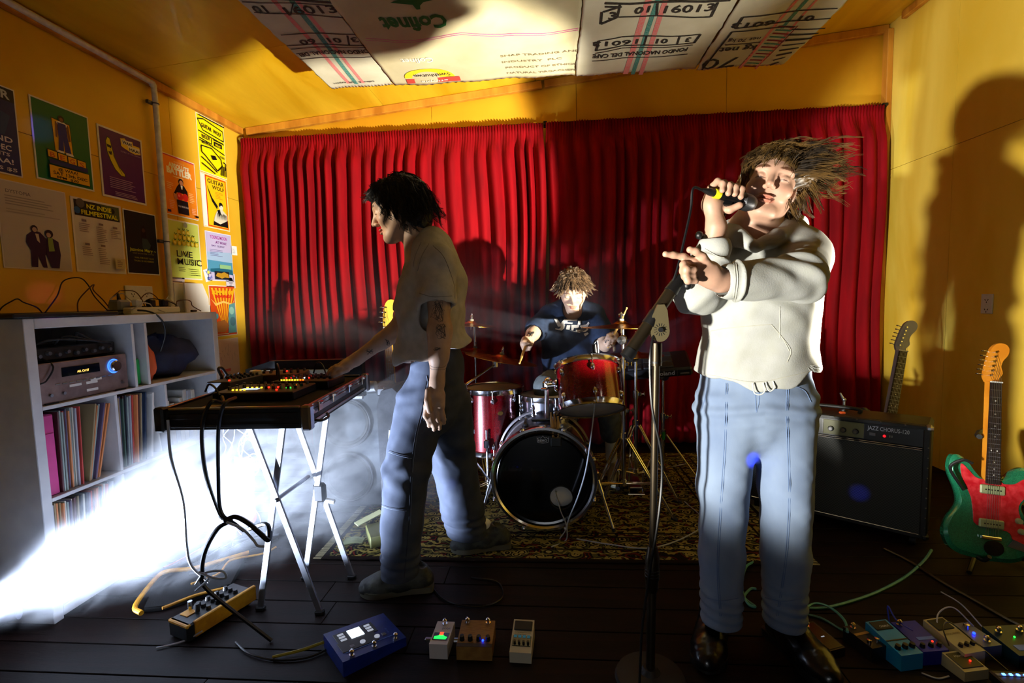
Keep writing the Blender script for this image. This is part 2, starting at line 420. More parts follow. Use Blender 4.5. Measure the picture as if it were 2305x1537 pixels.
for a, b, w_ in [((545, -2), (762, 8), .016), ((545, 8), (768, 14), .006), ((572, 30), (776, 42), .008), ((768, 8), (777, 42), .014),
                 ((632, 80), (812, 80), .008), ((645, 105), (822, 104), .008), ((808, 78), (822, 106), .014), ((782, 82), (786, 103), .010),
                 ((655, 113), (835, 108), .006), ((675, 136), (848, 129), .007), ((660, 12), (655, 34), .006)]:
    strip(mb, a, b, w_, 6)
mb.text('01', put(578, 32, 1), .075, w=.06, bold=.03); mb.text('16013', put(650, 38, 1), .085, w=.235, bold=.02)
mb.text('FONDO NACIONAL DEL', put(834, 112, -1), .052, w=.40, bold=.03); mb.text('3  01  60', put(802, 86, -1), .062, w=.30, bold=.03)
mb.text('colina  &  caf\u00e9  export', put(842, 184, -1), .030, w=.25, bold=.01)
dr(mb, .003).build('lettering', inkblk, s1, kind='stuff')
s2, dr = sack(-.925, .160, -.93, .165, bur2, 'wide tan coffee sack with a green name and one thin pink line', .004)
mb = MB().mat(st_p)
pts = [(823, 88), (900, 92), (990, 84), (1040, 76), (1130, 80), (1220, 76), (1302, 66)]
for a, b in zip(pts, pts[1:]):
    strip(mb, a, b, .005, 3); strip(mb, (a[0], a[1] + 4), (b[0], b[1] + 4), .004, 3)
dr(mb).build('woven_stripe', st_p, s2, kind='stuff')
mb = MB().mat(inkgrn).text('Cofinet', put(1000, 32, -1), .155, w=.31, bold=.035)
p = Vector(q2(935, 4)); mb.flat([(p.x + x_ * .028, p.y - y_ * .026) for x_, y_ in [(-4, .2), (-2.4, 1.0), (-3, 2.2), (-1.2, 1.8), (0, 3.4), (1, 1.8), (3, 2.4), (2.4, 1), (4, .3), (1.2, -.2), (.5, -1), (.3, -2), (-.3, -2), (-.6, -.6)]])
mb.mat(inkw).text('Cofinet', put(972, 129, -1), .075, w=.175, bold=.01)
yel = M('sack_yellow_ink', (.93, .80, .10), .8); rdk = M('sack_red_ink', (.76, .25, .20), .8)
c = Vector(q2(968, 175)); mb.mat(yel).flat([(c.x + .148 * math.cos(a), c.y - .115 * math.sin(a)) for a in [PI * i / 16 for i in range(17)]])
mb.mat(rdk).flat([q2(914, 180), q2(1034, 171), q2(1038, 181), q2(918, 189)], -.0006)
mb.mat(inkblk).text('Swithhutwn', put(1012, 163, -1) @ T(0, 0, .001), .05, w=.21); mb.mat(inkw).text('etiopia', put(1008, 177, -1) @ T(0, 0, .002), .035, w=.16)
mb.mat(inkgrey)
for s_, x_, y_, w_ in [('SNAP TRADING AND', 1127, 130, .43), ('INDUSTRY  PLC', 1131, 144, .33), ('PRODUCT OF ETHIOPIA', 1139, 157, .44), ('NATURAL YIRGACHEFFE', 1142, 169, .42)]:
    mb.text(s_, put(x_, y_, 1), .028, w=w_, bold=.015)
dr(mb, .003).build('lettering', inkgrn, s2, kind='stuff')
s3, dr = sack(.165, .855, .17, .860, bur1, 'pale coffee sack reading FONDO NACIONAL DEL CAFE between the tan and the rightmost sacks', .010)
mb = MB().mat(st_r); strip(mb, (1462, -10), (1408, 166), .030); strip(mb, (1502, -10), (1442, 166), .024); mb.mat(st_g); strip(mb, (1484, -10), (1424, 166), .022)
dr(mb).build('woven_stripe', st_r, s3, kind='stuff')
mb = MB().mat(inkblk)
for a, b, w_ in [((1362, 4), (1645, 0), .016), ((1362, 12), (1400, 10), .012), ((1392, 34), (1600, 36), .009), ((1600, 36), (1616, 4), .014), ((1352, 52), (1390, 34), .014),
                 ((1396, 6), (1390, 34), .010), ((1480, 6), (1478, 36), .012), ((1355, 24), (1352, 52), .012), ((1358, 24), (1396, 10), .012),
                 ((1348, 90), (1400, 80), .008), ((1400, 80), (1577, 76), .009), ((1342, 111), (1400, 100), .009), ((1400, 100), (1562, 96), .008), ((1348, 90), (1342, 112), .014), ((1577, 76), (1562, 97), .014),
                 ((1456, 78), (1450, 98), .010), ((1530, 78), (1524, 97), .010), ((1340, 117), (1400, 105), .006), ((1400, 105), (1560, 101), .006), ((1333, 134), (1400, 128), .007), ((1400, 128), (1548, 122), .007)]:
    strip(mb, a, b, w_, 5)
mb.text('3', put(1368, 40, 1), .085, bold=.03); mb.text('01', put(1426, 28, 1), .075, w=.07, bold=.03); mb.text('16013', put(1492, 29, 1), .080, w=.225, bold=.02)
mb.text('3', put(1558, 82, -1), .06, bold=.03); mb.text('01', put(1506, 83, -1), .06, w=.06, bold=.03); mb.text('16013', put(1438, 86, -1), .062, w=.23, bold=.02)
mb.text('FONDO NACIONAL DEL CAFE', put(1550, 106, -1), .056, w=.50, bold=.03)
dr(mb, .003).build('lettering', inkblk, s3, kind='stuff')
s4, dr = sack(.860, 1.345, .866, 1.35, bur1, 'pale coffee sack with chequered stripe and large 70 on it', .016)
mb = MB().mat(st_r); strip(mb, (1800, -12), (1665, 152), .016); strip(mb, (1846, -12), (1700, 152), .012)
mb.mat(st_g); strip(mb, (1824, -12), (1760, 62), .018)
for i in range(13):
    a = (1752 - i * 6.4, 58 + i * 7.4); mb.mat((st_d, st_g)[i % 2]); strip(mb, a, (a[0] + 36 - i * .4, a[1]), .014, 2)
mb.mat(st_d); strip(mb, (1748, 54), (1662, 152), .008); strip(mb, (1796, 54), (1700, 152), .006)
dr(mb).build('woven_stripe', st_r, s4, kind='stuff')
mb = MB().mat(inkblk)
for a, b, w_ in [((1672, 34), (1886, 12), .009), ((1655, 60), (1870, 34), .009), ((1672, 34), (1655, 60), .014), ((1648, 68), (1790, 56), .008), ((1648, 68), (1580, 152), .010), ((1632, 97), (1712, 92), .006)]:
    strip(mb, a, b, w_, 5)
mb.text('6013', put(1748, 42, -1), .062, w=.20, bold=.02); mb.text('01', put(1838, 30, -1), .06, w=.07, bold=.03)
mb.text('kg net', put(1706, 98, -1), .075, w=.19, bold=.02); mb.text('70', put(1668, 124, -1), .17, w=.19, bold=-.0); mb.text('net 70 kg', put(1714, 80, -1), .045, w=.16, bold=.01)
for i in range(8): strip(mb, (1782 - i * 7, 62 + i * 11.5), (1858 - i * 15, 56 + i * 11.3), .010 + .004 * (i % 3), 4)
dr(mb, .003).build('lettering', inkblk, s4, kind='stuff')
# ================================================================ FOG
def volume_material(name, color, build):
    m = bpy.data.materials.new(name); m.use_nodes = True; nt = m.node_tree; N = nt.nodes; K = nt.links; N.clear()
    out = N.new('ShaderNodeOutputMaterial'); sc = N.new('ShaderNodeVolumeScatter'); sc.inputs['Color'].default_value = color + (1,); sc.inputs['Anisotropy'].default_value = .25
    K.new(sc.outputs[0], out.inputs['Volume']); tc = N.new('ShaderNodeTexCoord'); sp = N.new('ShaderNodeSeparateXYZ'); K.new(tc.outputs['Object'], sp.inputs[0])
    def mth(op, a, b=None, c=None, clamp=False):
        n = N.new('ShaderNodeMath'); n.operation = op; n.use_clamp = clamp
        for i, v in enumerate((a, b, c)):
            if v is None: continue
            if isinstance(v, (int, float)): n.inputs[i].default_value = v
            else: K.new(v, n.inputs[i])
        return n.outputs[0]
    def noise(scale, stretch=(1, 1, 1), detail=5, dist=0, off=(0, 0, 0)):
        mp = N.new('ShaderNodeMapping'); mp.inputs['Scale'].default_value = stretch; mp.inputs['Location'].default_value = off; K.new(tc.outputs['Object'], mp.inputs[0])
        n = N.new('ShaderNodeTexNoise'); n.inputs['Scale'].default_value = scale; n.inputs['Detail'].default_value = detail; n.inputs['Distortion'].default_value = dist; K.new(mp.outputs[0], n.inputs[0]); return n.outputs['Fac']
    K.new(build(mth, noise, sp.outputs[0], sp.outputs[1], sp.outputs[2]), sc.inputs['Density']); return m
def jet(mth, noise, x, y, z):
    R = mth('MULTIPLY_ADD', x, .21, .07); r2 = mth('ADD', mth('MULTIPLY', y, y), mth('MULTIPLY', z, z)); wob = noise(3.2, (.7, 1, 1), 4, 1.0)
    q = mth('DIVIDE', r2, mth('MULTIPLY', mth('MULTIPLY', R, R), mth('MULTIPLY', mth('MULTIPLY', wob, wob), 4.2)))
    core = mth('EXPONENT', mth('MULTIPLY', q, -1.2)); n = noise(5.5, (.55, 1, 1), 8, 3.0)
    w = mth('MULTIPLY', mth('SUBTRACT', n, .40), 5.0, clamp=True); fade = mth('MULTIPLY', mth('EXPONENT', mth('MULTIPLY', x, -.12)), mth('MULTIPLY', x, 1.8, clamp=True))
    end = mth('MULTIPLY', mth('SUBTRACT', 1.80, x), 1.8, clamp=True)
    return mth('MULTIPLY', mth('MULTIPLY', mth('MULTIPLY', core, w), mth('MULTIPLY', fade, end)), 3.7)
def haze(mth, noise, x, y, z):
    ex = mth('MULTIPLY', mth('MULTIPLY', mth('SUBTRACT', 1.75, mth('ABSOLUTE', x)), 1.3, clamp=True), mth('MULTIPLY', mth('SUBTRACT', .50, mth('ABSOLUTE', y)), 2.2, clamp=True))
    zz = mth('DIVIDE', mth('SUBTRACT', z, -.10), .38); g = mth('EXPONENT', mth('MULTIPLY', mth('MULTIPLY', zz, zz), -1))
    w = mth('MULTIPLY', mth('SUBTRACT', noise(1.9, (1, 1, 1.5), 6, 1.0), .36), 3.0, clamp=True)
    return mth('MULTIPLY', mth('MULTIPLY', mth('MULTIPLY', ex, g), w), 1.5)
a_, b_ = Vector((-1.97, 1.30, .27)), Vector((-.84, 2.62, .60)); dv = (b_ - a_).normalized()
X_ = dv; Y_a = Vector((0, 0, 1)).cross(X_).normalized(); m_ = Matrix((X_, Y_a, X_.cross(Y_a))).transposed().to_4x4(); m_.translation = a_
L_ = 1.8
o = MB().add([(0, -.14, -.14), (0, .14, -.14), (0, .14, .14), (0, -.14, .14), (L_, -.60, -.52), (L_, .60, -.52), (L_, .60, .52), (L_, -.60, .52)], [(0, 3, 2, 1), (4, 5, 6, 7), (0, 1, 5, 4), (1, 2, 6, 5), (2, 3, 7, 6), (3, 0, 4, 7)]).build('fog', volume_material('fog_jet', (.94, .96, 1), jet), smooth=0, kind='stuff')
o.matrix_basis = m_; tag(o, 'dense white jet of fog blown in from the lower left past the shelf', 'fog')
o = MB().box((0, 0, 0), (3.5, 1.0, 1.5)).build('haze', volume_material('haze_thin', (.82, .80, 1), haze), smooth=0, kind='stuff')
o.location = (-.72, 3.34, .80); tag(o, 'thin drifting haze in front of the curtains and around the drum kit', 'haze')
# ================================================================ POSTERS ON THE LEFT WALL
class Poster:
    def __init__(s, y0, y1, z0, z1, c, tilt=0, border=0, bc=(.9, .88, .86)):
        s.W = y1 - y0; s.H = z1 - z0; s.mb = MB(); s.n = 0
        s.o = (XL + .004, y0, z1); s.base = frame(s.o, (0, 1, 0), (0, 0, 1)) @ RZ(tilt)
        s.mb.at(s.base); s.mb.mat(ink(bc if border else c)).box((s.W / 2, -s.H / 2, -.001), (s.W, s.H, .0014))
        if border: s.rect(border, border * s.W / s.H, 1 - border, 1 - border * s.W / s.H, c)
    def z(s): s.n += 1; return .00035 * s.n
    def poly(s, pts, c): s.mb.mat(ink(c)).flat([(u * s.W, -v * s.H) for u, v in pts], s.z()); return s
    def rect(s, u0, v0, u1, v1, c): return s.poly([(u0, v0), (u1, v0), (u1, v1), (u0, v1)], c)
    def circ(s, u, v, r, c, ry=None, n=14):
        ry = ry or r * s.W / s.H
        return s.poly([(u + r * math.cos(2 * PI * i / n), v + ry * math.sin(2 * PI * i / n)) for i in range(n)], c)
    def line(s, a, b, w, c):
        ax, ay, bx, by = a[0] * s.W, a[1] * s.H, b[0] * s.W, b[1] * s.H; L = max(1e-6, math.hypot(bx - ax, by - ay)); nx, ny = -(by - ay) / L * w / 2, (bx - ax) / L * w / 2
        s.mb.mat(ink(c)).flat([(ax + nx, -ay - ny), (bx + nx, -by - ny), (bx - nx, -by + ny), (ax - nx, -ay + ny)], s.z()); return s
    def text(s, t, u, v, w, size, c, bold=.02, rot=0, align='LEFT'):
        s.mb.mat(ink(c)).text(t, T(u * s.W, -v * s.H, s.z()) @ RZ(rot), size * s.H, w * s.W if w else None, bold, align); return s
    def lines(s, u0, v0, w, n, dv, c, seed=1, h=.4):
        r = random.Random(seed)
        for i in range(n): s.rect(u0, v0 + i * dv, u0 + w * r.uniform(.6, 1), v0 + i * dv + dv * h, c)
        return s
    def done(s, label, group=None):
        o = s.mb.build('poster', smooth=0); recenter(o, s.o); return tag(o, label, 'poster', group)
Wt = (.93, .92, .9); Bk = (.06, .06, .07)
p = Poster(1.905, 2.220, 1.785, 2.185, (.10, .15, .42), border=.02)
p.rect(.02, .02, .98, .16, (.06, .10, .20)).text('CHEAPER', .10, .135, .82, .13, (.72, .76, .82), .03)
p.poly([(.1, .3), (.5, .22), (.9, .32), (.8, .55), (.3, .6)], (.10, .24, .48)).poly([(.3, .35), (.6, .3), (.7, .5), (.4, .52)], (.05, .08, .25))
p.text('WEEKEND', .12, .63, .78, .085, (.86, .84, .92)).text('8TH 9TH DEC', .12, .725, .75, .085, (.86, .84, .92)).text('2 OR 3 SETS', .22, .79, .62, .055, (.82, .8, .9))
p.text('AT WAA!', .2, .875, .68, .08, (.86, .84, .92)).text('MEMBERS $5', .12, .955, .8, .055, (.82, .8, .9))
p.done('dark blue poster with white lettering at the far left of the upper poster row')
p = Poster(2.285, 2.592, 1.80, 2.195, (.04, .42, .24), border=.025)
Y_ = (.90, .68, .10)
p.poly([(.32, .18), (.64, .20), (.66, .60), (.34, .60)], Bk).poly([(.33, .19), (.63, .21), (.65, .59), (.35, .59)], Y_)
p.poly([(.38, .22), (.42, .205), (.57, .205), (.61, .23), (.63, .42), (.59, .43), (.57, .27), (.43, .27), (.40, .42), (.37, .41)], (.45, .28, .16))
p.poly([(.40, .215), (.46, .20), (.54, .20), (.59, .22), (.56, .27), (.43, .27)], Wt)
p.poly([(.42, .22), (.56, .22), (.58, .40), (.62, .58), (.51, .58), (.50, .44), (.49, .58), (.40, .57), (.42, .40)], (.10, .12, .50))
p.circ(.49, .165, .055, Bk).circ(.49, .175, .032, (.5, .32, .2))
p.poly([(.38, .575), (.49, .575), (.49, .60), (.36, .60)], Wt).poly([(.52, .58), (.64, .58), (.66, .61), (.52, .61)], Wt)
for i, ch in enumerate('BEGS'):
    u = .20 + i * .165; p.poly([(u - .005, .595 + .01 * i), (u + .165, .60 + .01 * i), (u + .17, .70 + .01 * i), (u, .70 + .01 * i)], Bk)
    p.poly([(u + .008, .605 + .01 * i), (u + .155, .61 + .01 * i), (u + .158, .692 + .01 * i), (u + .012, .69 + .01 * i)], Y_); p.text(ch, u + .035, .685 + .01 * i, .09, .085, (.80, .35, .12))
p.rect(.21, .715, .88, .775, (.08, .16, .42)).rect(.19, .785, .90, .955, Bk).rect(.20, .793, .89, .948, Y_)
p.text('@ WAA!', .34, .842, .34, .055, Bk).text('SAT 13th DEC', .25, .897, .60, .055, Bk).text('8PM  $20', .30, .94, .38, .042, Bk)
p.done('green poster with figure in blue dungarees above yellow block letters')
p = Poster(2.642, 2.945, 1.790, 2.181, (.33, .12, .42), border=.035)
p.poly([(.15, .20), (.19, .13), (.25, .14), (.28, .24), (.33, .40), (.42, .52), (.53, .60), (.54, .65), (.44, .65), (.31, .58), (.22, .47), (.16, .34)], (.20, .25, .10))
p.poly([(.165, .20), (.20, .145), (.24, .15), (.27, .25), (.315, .41), (.41, .535), (.52, .61), (.52, .64), (.44, .64), (.32, .57), (.235, .46), (.175, .34)], (.83, .78, .16))
p.line((.24, .30), (.46, .62), .004, (.55, .5, .1)).poly([(.17, .24), (.27, .25), (.26, .29), (.22, .28), (.18, .28)], Bk).poly([(.19, .34), (.27, .33), (.26, .38), (.22, .38)], Bk)
p.poly([(.48, .09), (.58, .07), (.62, .10), (.76, .08), (.77, .13), (.92, .13), (.94, .24), (.80, .26), (.70, .25), (.56, .22), (.49, .20)], (.90, .78, .25))
p.poly([(.50, .10), (.74, .09), (.75, .155), (.52, .165)], Wt).poly([(.64, .165), (.92, .155), (.92, .235), (.66, .235)], Wt).text('WAA!', .52, .155, .22, .06, Bk, .03).text('HAA!', .67, .228, .24, .06, Bk, .03)
p.text('COMEDY AT THE COMMON', .46, .29, .46, .028, (.72, .6, .78), 0).lines(.16, .70, .75, 6, .028, (.66, .52, .72), 4).lines(.25, .90, .55, 3, .022, (.7, .58, .75), 5)
p.done('purple poster with a cartoon yellow banana and speech bubbles')
p = Poster(2.095, 2.422, 1.357, 1.760, (.76, .72, .72), border=.015, bc=(.85, .8, .8))
p.text('DYSTOPIA', .12, .14, .34, .055, (.45, .42, .45), .01).lines(.10, .17, .80, 4, .03, (.60, .56, .57), 3).lines(.10, .32, .78, 2, .03, (.66, .62, .62), 8)
p.poly([(.34, .60), (.40, .56), (.44, .53), (.54, .55), (.62, .62), (.63, .80), (.58, .82), (.60, .97), (.54, .97), (.48, .84), (.46, .97), (.37, .97), (.38, .78), (.32, .68)], (.20, .12, .28))
p.circ(.455, .515, .052, (.16, .12, .2)).circ(.46, .525, .035, (.72, .62, .60)).poly([(.46, .57), (.51, .57), (.52, .68), (.48, .65)], (.75, .7, .72))
p.poly([(.62, .61), (.70, .60), (.80, .64), (.82, .80), (.80, .88), (.78, .97), (.66, .97), (.60, .82)], (.19, .13, .30)).poly([(.64, .60), (.71, .60), (.73, .76), (.64, .77)], (.50, .58, .30)).circ(.665, .555, .062, (.15, .12, .2)).circ(.655, .57, .036, (.70, .6, .58))
p.done('grey poster with two standing figures in dark purple suits')
p = Poster(2.447, 2.752, 1.360, 1.750, (.83, .79, .78), border=.03, bc=(.9, .86, .86))
p.rect(.05, .03, .95, .24, (.12, .13, .12)).poly([(.55, .03), (.95, .03), (.95, .2), (.7, .22)], (.30, .36, .22)).circ(.17, .07, .08, (.35, .33, .34)).circ(.10, .17, .06, (.12, .35, .6)).circ(.82, .11, .09, (.32, .34, .26)).circ(.80, .10, .05, (.08, .1, .06))
p.text('NZ INDIE', .28, .125, .50, .085, (.88, .86, .15), .03).text('FILMFESTIVAL', .17, .215, .74, .085, (.88, .86, .15), .03)
for i, (u, v) in enumerate([(.10, .30), (.42, .32), (.70, .34), (.10, .62), (.40, .62)]):
    p.rect(u + .06, v - .015, u + .15, v + .015, (.5, .42, .44)).lines(u, v + .04, .22, 9 if i in (1, 4) else 5, .026, (.55, .47, .50), i, .35)
p.rect(.72, .78, .93, .93, (.78, .72, .55)).lines(.76, .81, .12, 4, .025, (.5, .42, .4))
p.done('pale programme poster with a dark header and yellow title')
p = Poster(2.764, 3.004, 1.366, 1.743, (.10, .13, .14), border=.025)
p.poly([(.50, .28), (.53, .22), (.60, .21), (.64, .27), (.66, .42), (.80, .50), (.84, .62), (.50, .60), (.48, .45)], (.05, .05, .06)).circ(.57, .29, .055, (.30, .20, .16)).poly([(.5, .42), (.66, .42), (.78, .52), (.70, .60), (.5, .58)], (.20, .27, .28))
p.text('Jazmine Mary ~', .10, .635, .82, .07, (.80, .80, .15), .015).text('ONE SHOW PER TOWN', .18, .68, .66, .03, (.65, .6, .3), 0).text('WAA FOR RUST CLUB', .22, .75, .6, .035, (.70, .68, .2), .01).text('THURS 10 NOVEMBER', .2, .80, .62, .035, (.70, .68, .2), .01)
p.done('dark poster with a dim standing portrait and a yellow handwritten title')
p = Poster(3.086, 3.396, 1.768, 2.163, (.96, .56, .12), border=.02)
p.rect(.02, .015, .98, .035, (.80, .25, .35)).text('PRESENTED BY', .36, .11, .32, .03, (.98, .82, .6), 0).text('ABSOLUTE', .20, .20, .60, .10, (.98, .95, .85), .05).text('BATTLER', .14, .305, .74, .135, (.99, .96, .86), .06).lines(.30, .34, .48, 1, .03, (.98, .85, .6))
sk = (.80, .55, .42)
p.poly([(.40, .50), (.46, .45), (.60, .46), (.70, .54), (.72, .64), (.67, .66), (.60, .60), (.38, .60), (.33, .68), (.28, .64)], Bk).poly([(.28, .62), (.34, .63), (.40, .68), (.40, .72), (.30, .72)], sk)
p.circ(.52, .41, .075, Bk).circ(.525, .425, .055, sk).poly([(.50, .47), (.56, .47), (.55, .53), (.52, .53)], Wt).circ(.46, .66, .085, (.85, .16, .12)).circ(.62, .655, .085, (.85, .16, .12)).circ(.43, .65, .03, (.95, .45, .4))
p.poly([(.36, .72), (.68, .72), (.70, .95), (.38, .95)], (.10, .10, .13)).text('WAA WAA WAA', .37, .84, .32, .045, (.75, .72, .7), .03)
p.lines(.10, .47, .18, 4, .03, (.98, .80, .55), 2).lines(.72, .56, .18, 6, .03, (.98, .78, .5), 3).lines(.12, .76, .16, 5, .028, (.98, .72, .6), 6).lines(.76, .82, .16, 4, .028, (.98, .72, .6), 9)
p.rect(.04, .92, .14, .96, (.2, .15, .4)).rect(.86, .93, .96, .965, Bk)
p.done('orange poster with a boxer in red gloves')
p = Poster(3.08, 3.392, 1.350, 1.742, (.82, .88, .42), border=.03)
for r_, (v, n) in enumerate([(.16, 3), (.25, 5), (.35, 6)]):
    for i in range(n):
        u = .5 + (i - (n - 1) / 2) * .125; p.circ(u, v + .035, .058, (.90, .80, .15)); p.circ(u, v + .04, .03, (.95, .90, .45)); p.line((u - .03, v - .03), (u, v), .005, (.25, .42, .12)); p.line((u + .04, v - .02), (u, v), .005, (.25, .42, .12))
p.circ(.5, .07, .06, (.6, .62, .5)).text('LIVE', .18, .625, .47, .15, (.12, .14, .1), .012).text('MUSIC', .18, .755, .74, .15, (.12, .14, .1), .012).lines(.2, .80, .25, 3, .03, (.4, .45, .2), 3, .3).lines(.55, .82, .3, 4, .035, (.45, .5, .2), 5, .3).lines(.7, .92, .2, 1, .03, (.3, .35, .2))
p.done('lime green poster with rows of yellow lemons')
p = Poster(3.447, 3.748, 2.130, 2.535, (.97, .93, .05), border=.02, bc=(.96, .94, .8))
B = lambda *pts: [p.line(a, b, .008, Bk) for a, b in zip(pts, pts[1:])]
B((.04, .10), (.25, .06), (.95, .12), (.96, .30), (.20, .26), (.04, .10)); B((.04, .30), (.5, .33), (.48, .45), (.06, .42)); B((.52, .33), (.95, .36)); B((.05, .46), (.30, .46), (.95, .55))
p.text('GUITAR  WOLF', .14, .21, .72, .10, Bk, .02, -.06).text('BEER', .14, .40, .30, .085, Bk, .02).text('MARCH 3', .12, .50, .4, .05, Bk, .01).rect(.56, .38, .86, .46, Bk).text('WAA!', .60, .45, .2, .06, (.97, .93, .05), .02).rect(.55, .34, .9, .365, Bk)
B((.08, .55), (.45, .53), (.78, .66), (.82, .78), (.62, .90), (.50, .84), (.20, .70), (.08, .66), (.08, .55)); p.poly([(.40, .66), (.56, .64), (.62, .70), (.46, .73)], Bk); B((.05, .75), (.30, .82), (.60, .93)); B((.85, .70), (.95, .72), (.90, .85)); p.text('WAA!', .72, .64, .2, .06, Bk, .02)
for i in range(4): B((.78 + .05 * i, .78), (.74 + .06 * i, .96))
B((.04, .86), (.5, .97)); p.rect(.04, .03, .96, .05, Bk)
p.done('bright yellow poster with thick black hand drawn lines')
p = Poster(3.447, 3.740, 1.738, 2.124, (.95, .75, .08), border=.02)
p.rect(.02, .02, .16, .98, Wt).rect(.16, .03, .94, .97, (.82, .18, .10)).rect(.19, .05, .91, .95, (.96, .78, .08)).text('GUITAR', .24, .155, .62, .11, (.15, .1, .05), .02).text('WOLF', .40, .25, .46, .10, (.15, .1, .05), .02).lines(.5, .29, .3, 5, .028, (.85, .55, .1), 2)
p.poly([(.20, .20), (.24, .26), (.36, .42), (.56, .56), (.52, .62), (.36, .50), (.26, .34)], Bk).circ(.68, .56, .08, Wt).circ(.68, .53, .075, Bk).circ(.69, .57, .055, (.9, .88, .82))
p.poly([(.50, .66), (.70, .60), (.90, .70), (.90, .94), (.34, .94), (.40, .78)], (.85, .84, .78)).poly([(.52, .64), (.62, .62), (.66, .70), (.56, .76)], Bk).poly([(.36, .86), (.60, .90), (.90, .80), (.90, .94), (.34, .94)], Bk)
for i in range(9): p.poly([(.50 + .04 * i, .68 + .02 * (i % 3)), (.53 + .04 * i, .70), (.51 + .04 * i, .82)], (.25, .25, .22))
p.done('yellow poster with red frame and a performer with raised arm')
p = Poster(3.452, 3.745, 1.352, 1.711, (.74, .72, .90), border=.02, bc=(.88, .88, .95))
p.poly([(.02, .42), (.98, .38), (.98, .62), (.02, .58)], (.62, .74, .90)).poly([(.02, .58), (.98, .60), (.98, .86), (.02, .80)], (.30, .58, .74)).poly([(.10, .76), (.60, .72), (.98, .76), (.98, .86), (.1, .82)], (.12, .38, .50))
p.text('YOUNG MOON', .16, .14, .66, .10, (.72, .25, .68), .02).text('AT WAA!', .36, .23, .42, .075, (.5, .15, .55), .02).text('SAT 12 JULY', .2, .30, .5, .05, (.35, .15, .5), .01).lines(.12, .36, .5, 5, .03, (.4, .4, .62), 2, .3)
p.rect(.45, .66, .9, .74, (.55, .75, .55)).rect(.24, .80, .80, .97, (.08, .12, .16)).poly([(.26, .90), (.34, .83), (.48, .84), (.60, .81), (.76, .85), (.78, .93), (.62, .92), (.5, .95)], (.72, .55, .15))
p.done('lilac and blue seaside poster below the red framed one')
p = Poster(3.447, 3.745, .938, 1.318, (.80, .28, .08), border=.02, bc=(.9, .86, .8))
for i in range(7): p.poly([(.5, .95), (.08 + .14 * i, .05), (.15 + .14 * i, .05)], (.93, .70 - .04 * (i % 2), .12))
p.text('SUMMER OF', .10, .17, .8, .10, (.95, .72, .1), .05).text('SOUND', .2, .24, .6, .07, (.85, .15, .08), .05).poly([(.04, .26), (.2, .35), (.5, .30), (.85, .36), (.97, .25), (.85, .40), (.5, .34), (.2, .40)], (.92, .75, .4))
p.poly([(.72, .38), (.95, .34), (.95, .95), (.62, .95), (.66, .60)], (.35, .58, .62)).circ(.80, .5, .1, (.55, .75, .72)).circ(.82, .72, .12, (.28, .45, .52)).poly([(.12, .72), (.5, .68), (.66, .80), (.5, .92), (.12, .92)], (.62, .38, .18)).circ(.2, .6, .07, (.3, .5, .55)).lines(.1, .95, .8, 1, .03, (.8, .8, .6))
p.done('orange and teal illustrated poster low beside the shelf end')
p = Poster(3.447, 3.745, .50, .915, (.93, .82, .76), border=.015)
for i in range(12): p.line((.15 + .06 * i, .2 + .03 * (i * 7 % 5)), (.2 + .055 * i, .1 + .05 * (i * 3 % 7)), .0025, (.62, .48, .44))
p.rect(.08, .55, .6, .60, (.85, .4, .35)).lines(.1, .65, .7, 5, .05, (.7, .55, .5), 4)
p.done('cream poster with faint line drawing beneath the orange and teal one')
p = Poster(3.735, 3.81, 1.56, 1.63, (.95, .95, .96), .03); p.lines(.2, .3, .5, 3, .2, (.7, .7, .75)); p.done('small blank white card pinned beside the seaside poster')
p = Poster(3.405, 3.50, 1.335, 1.425, (.88, .91, .96), .25); p.text('You', .2, .45, .6, .45, (.15, .3, .7), .02).text('need', .2, .85, .6, .4, (.15, .3, .7), .02).circ(.5, .3, .12, (.9, .88, .3)); p.done('small tilted note in blue handwriting by the seaside poster')
p = Poster(3.65, 3.76, 1.30, 1.41, (.84, .82, .88), .02); p.circ(.5, .5, .25, (.66, .64, .72)).lines(.3, .8, .4, 1, .1, (.5, .5, .6)); p.done('small grey flyer overlapping the bottom of the seaside poster')
p = Poster(3.07, 3.215, 1.16, 1.385, (.87, .82, .86)); p.lines(.1, .12, .75, 7, .1, (.55, .48, .58), 2, .3); p.done('letter sized notice pinned under the lime green poster')
p = Poster(3.26, 3.50, 1.02, 1.255, (.93, .92, .90), -.42); p.lines(.08, .4, .8, 4, .12, (.7, .7, .68), 2, .2); p.done('blank white sheet taped slanting beside the paper holder')

# paper holder, switch box, conduit
t = thing('paper_holder', 'white open document holder on the shelf top by the conduit', 'paper holder', (-2.20, 3.0, 1.14))
pw = M('white_paper', (.92, .91, .90), .6)
MB().box((-2.455, 3.20, 1.20), (.012, .24, .24), b=.003).build('back_plate', pw, t)
MB().prism([(0, 0), (.22, 0), (.22, .14), (.17, .24), (0, .24)], 0, .01, frame((-2.40, 3.10, 1.08), (0, 1, 0), (0, 0, 1))).build('front_sheet', pw, t)
MB().box((-2.42, 3.21, 1.085), (.07, .24, .012), b=.002).build('ledge', white, t)
cond = M('conduit_grey', (.92, .92, .91), .35, c2=(.84, .83, .81), scale=30)
o = MB().tube(catmull([(-2.44, 1.2, 2.58), (-2.44, 2.2, 2.563), (-2.44, 2.95, 2.552), (-2.44, 3.02, 2.54), (-2.44, 3.036, 2.48), (-2.44, 3.036, 1.9), (-2.44, 3.036, 1.08)], 10), .0165, 14).build('conduit', cond, smooth=60)
recenter(o, (-2.44, 3.036, 1.08)); tag(o, 'white electrical conduit bending down from the ceiling edge between the posters', 'conduit')
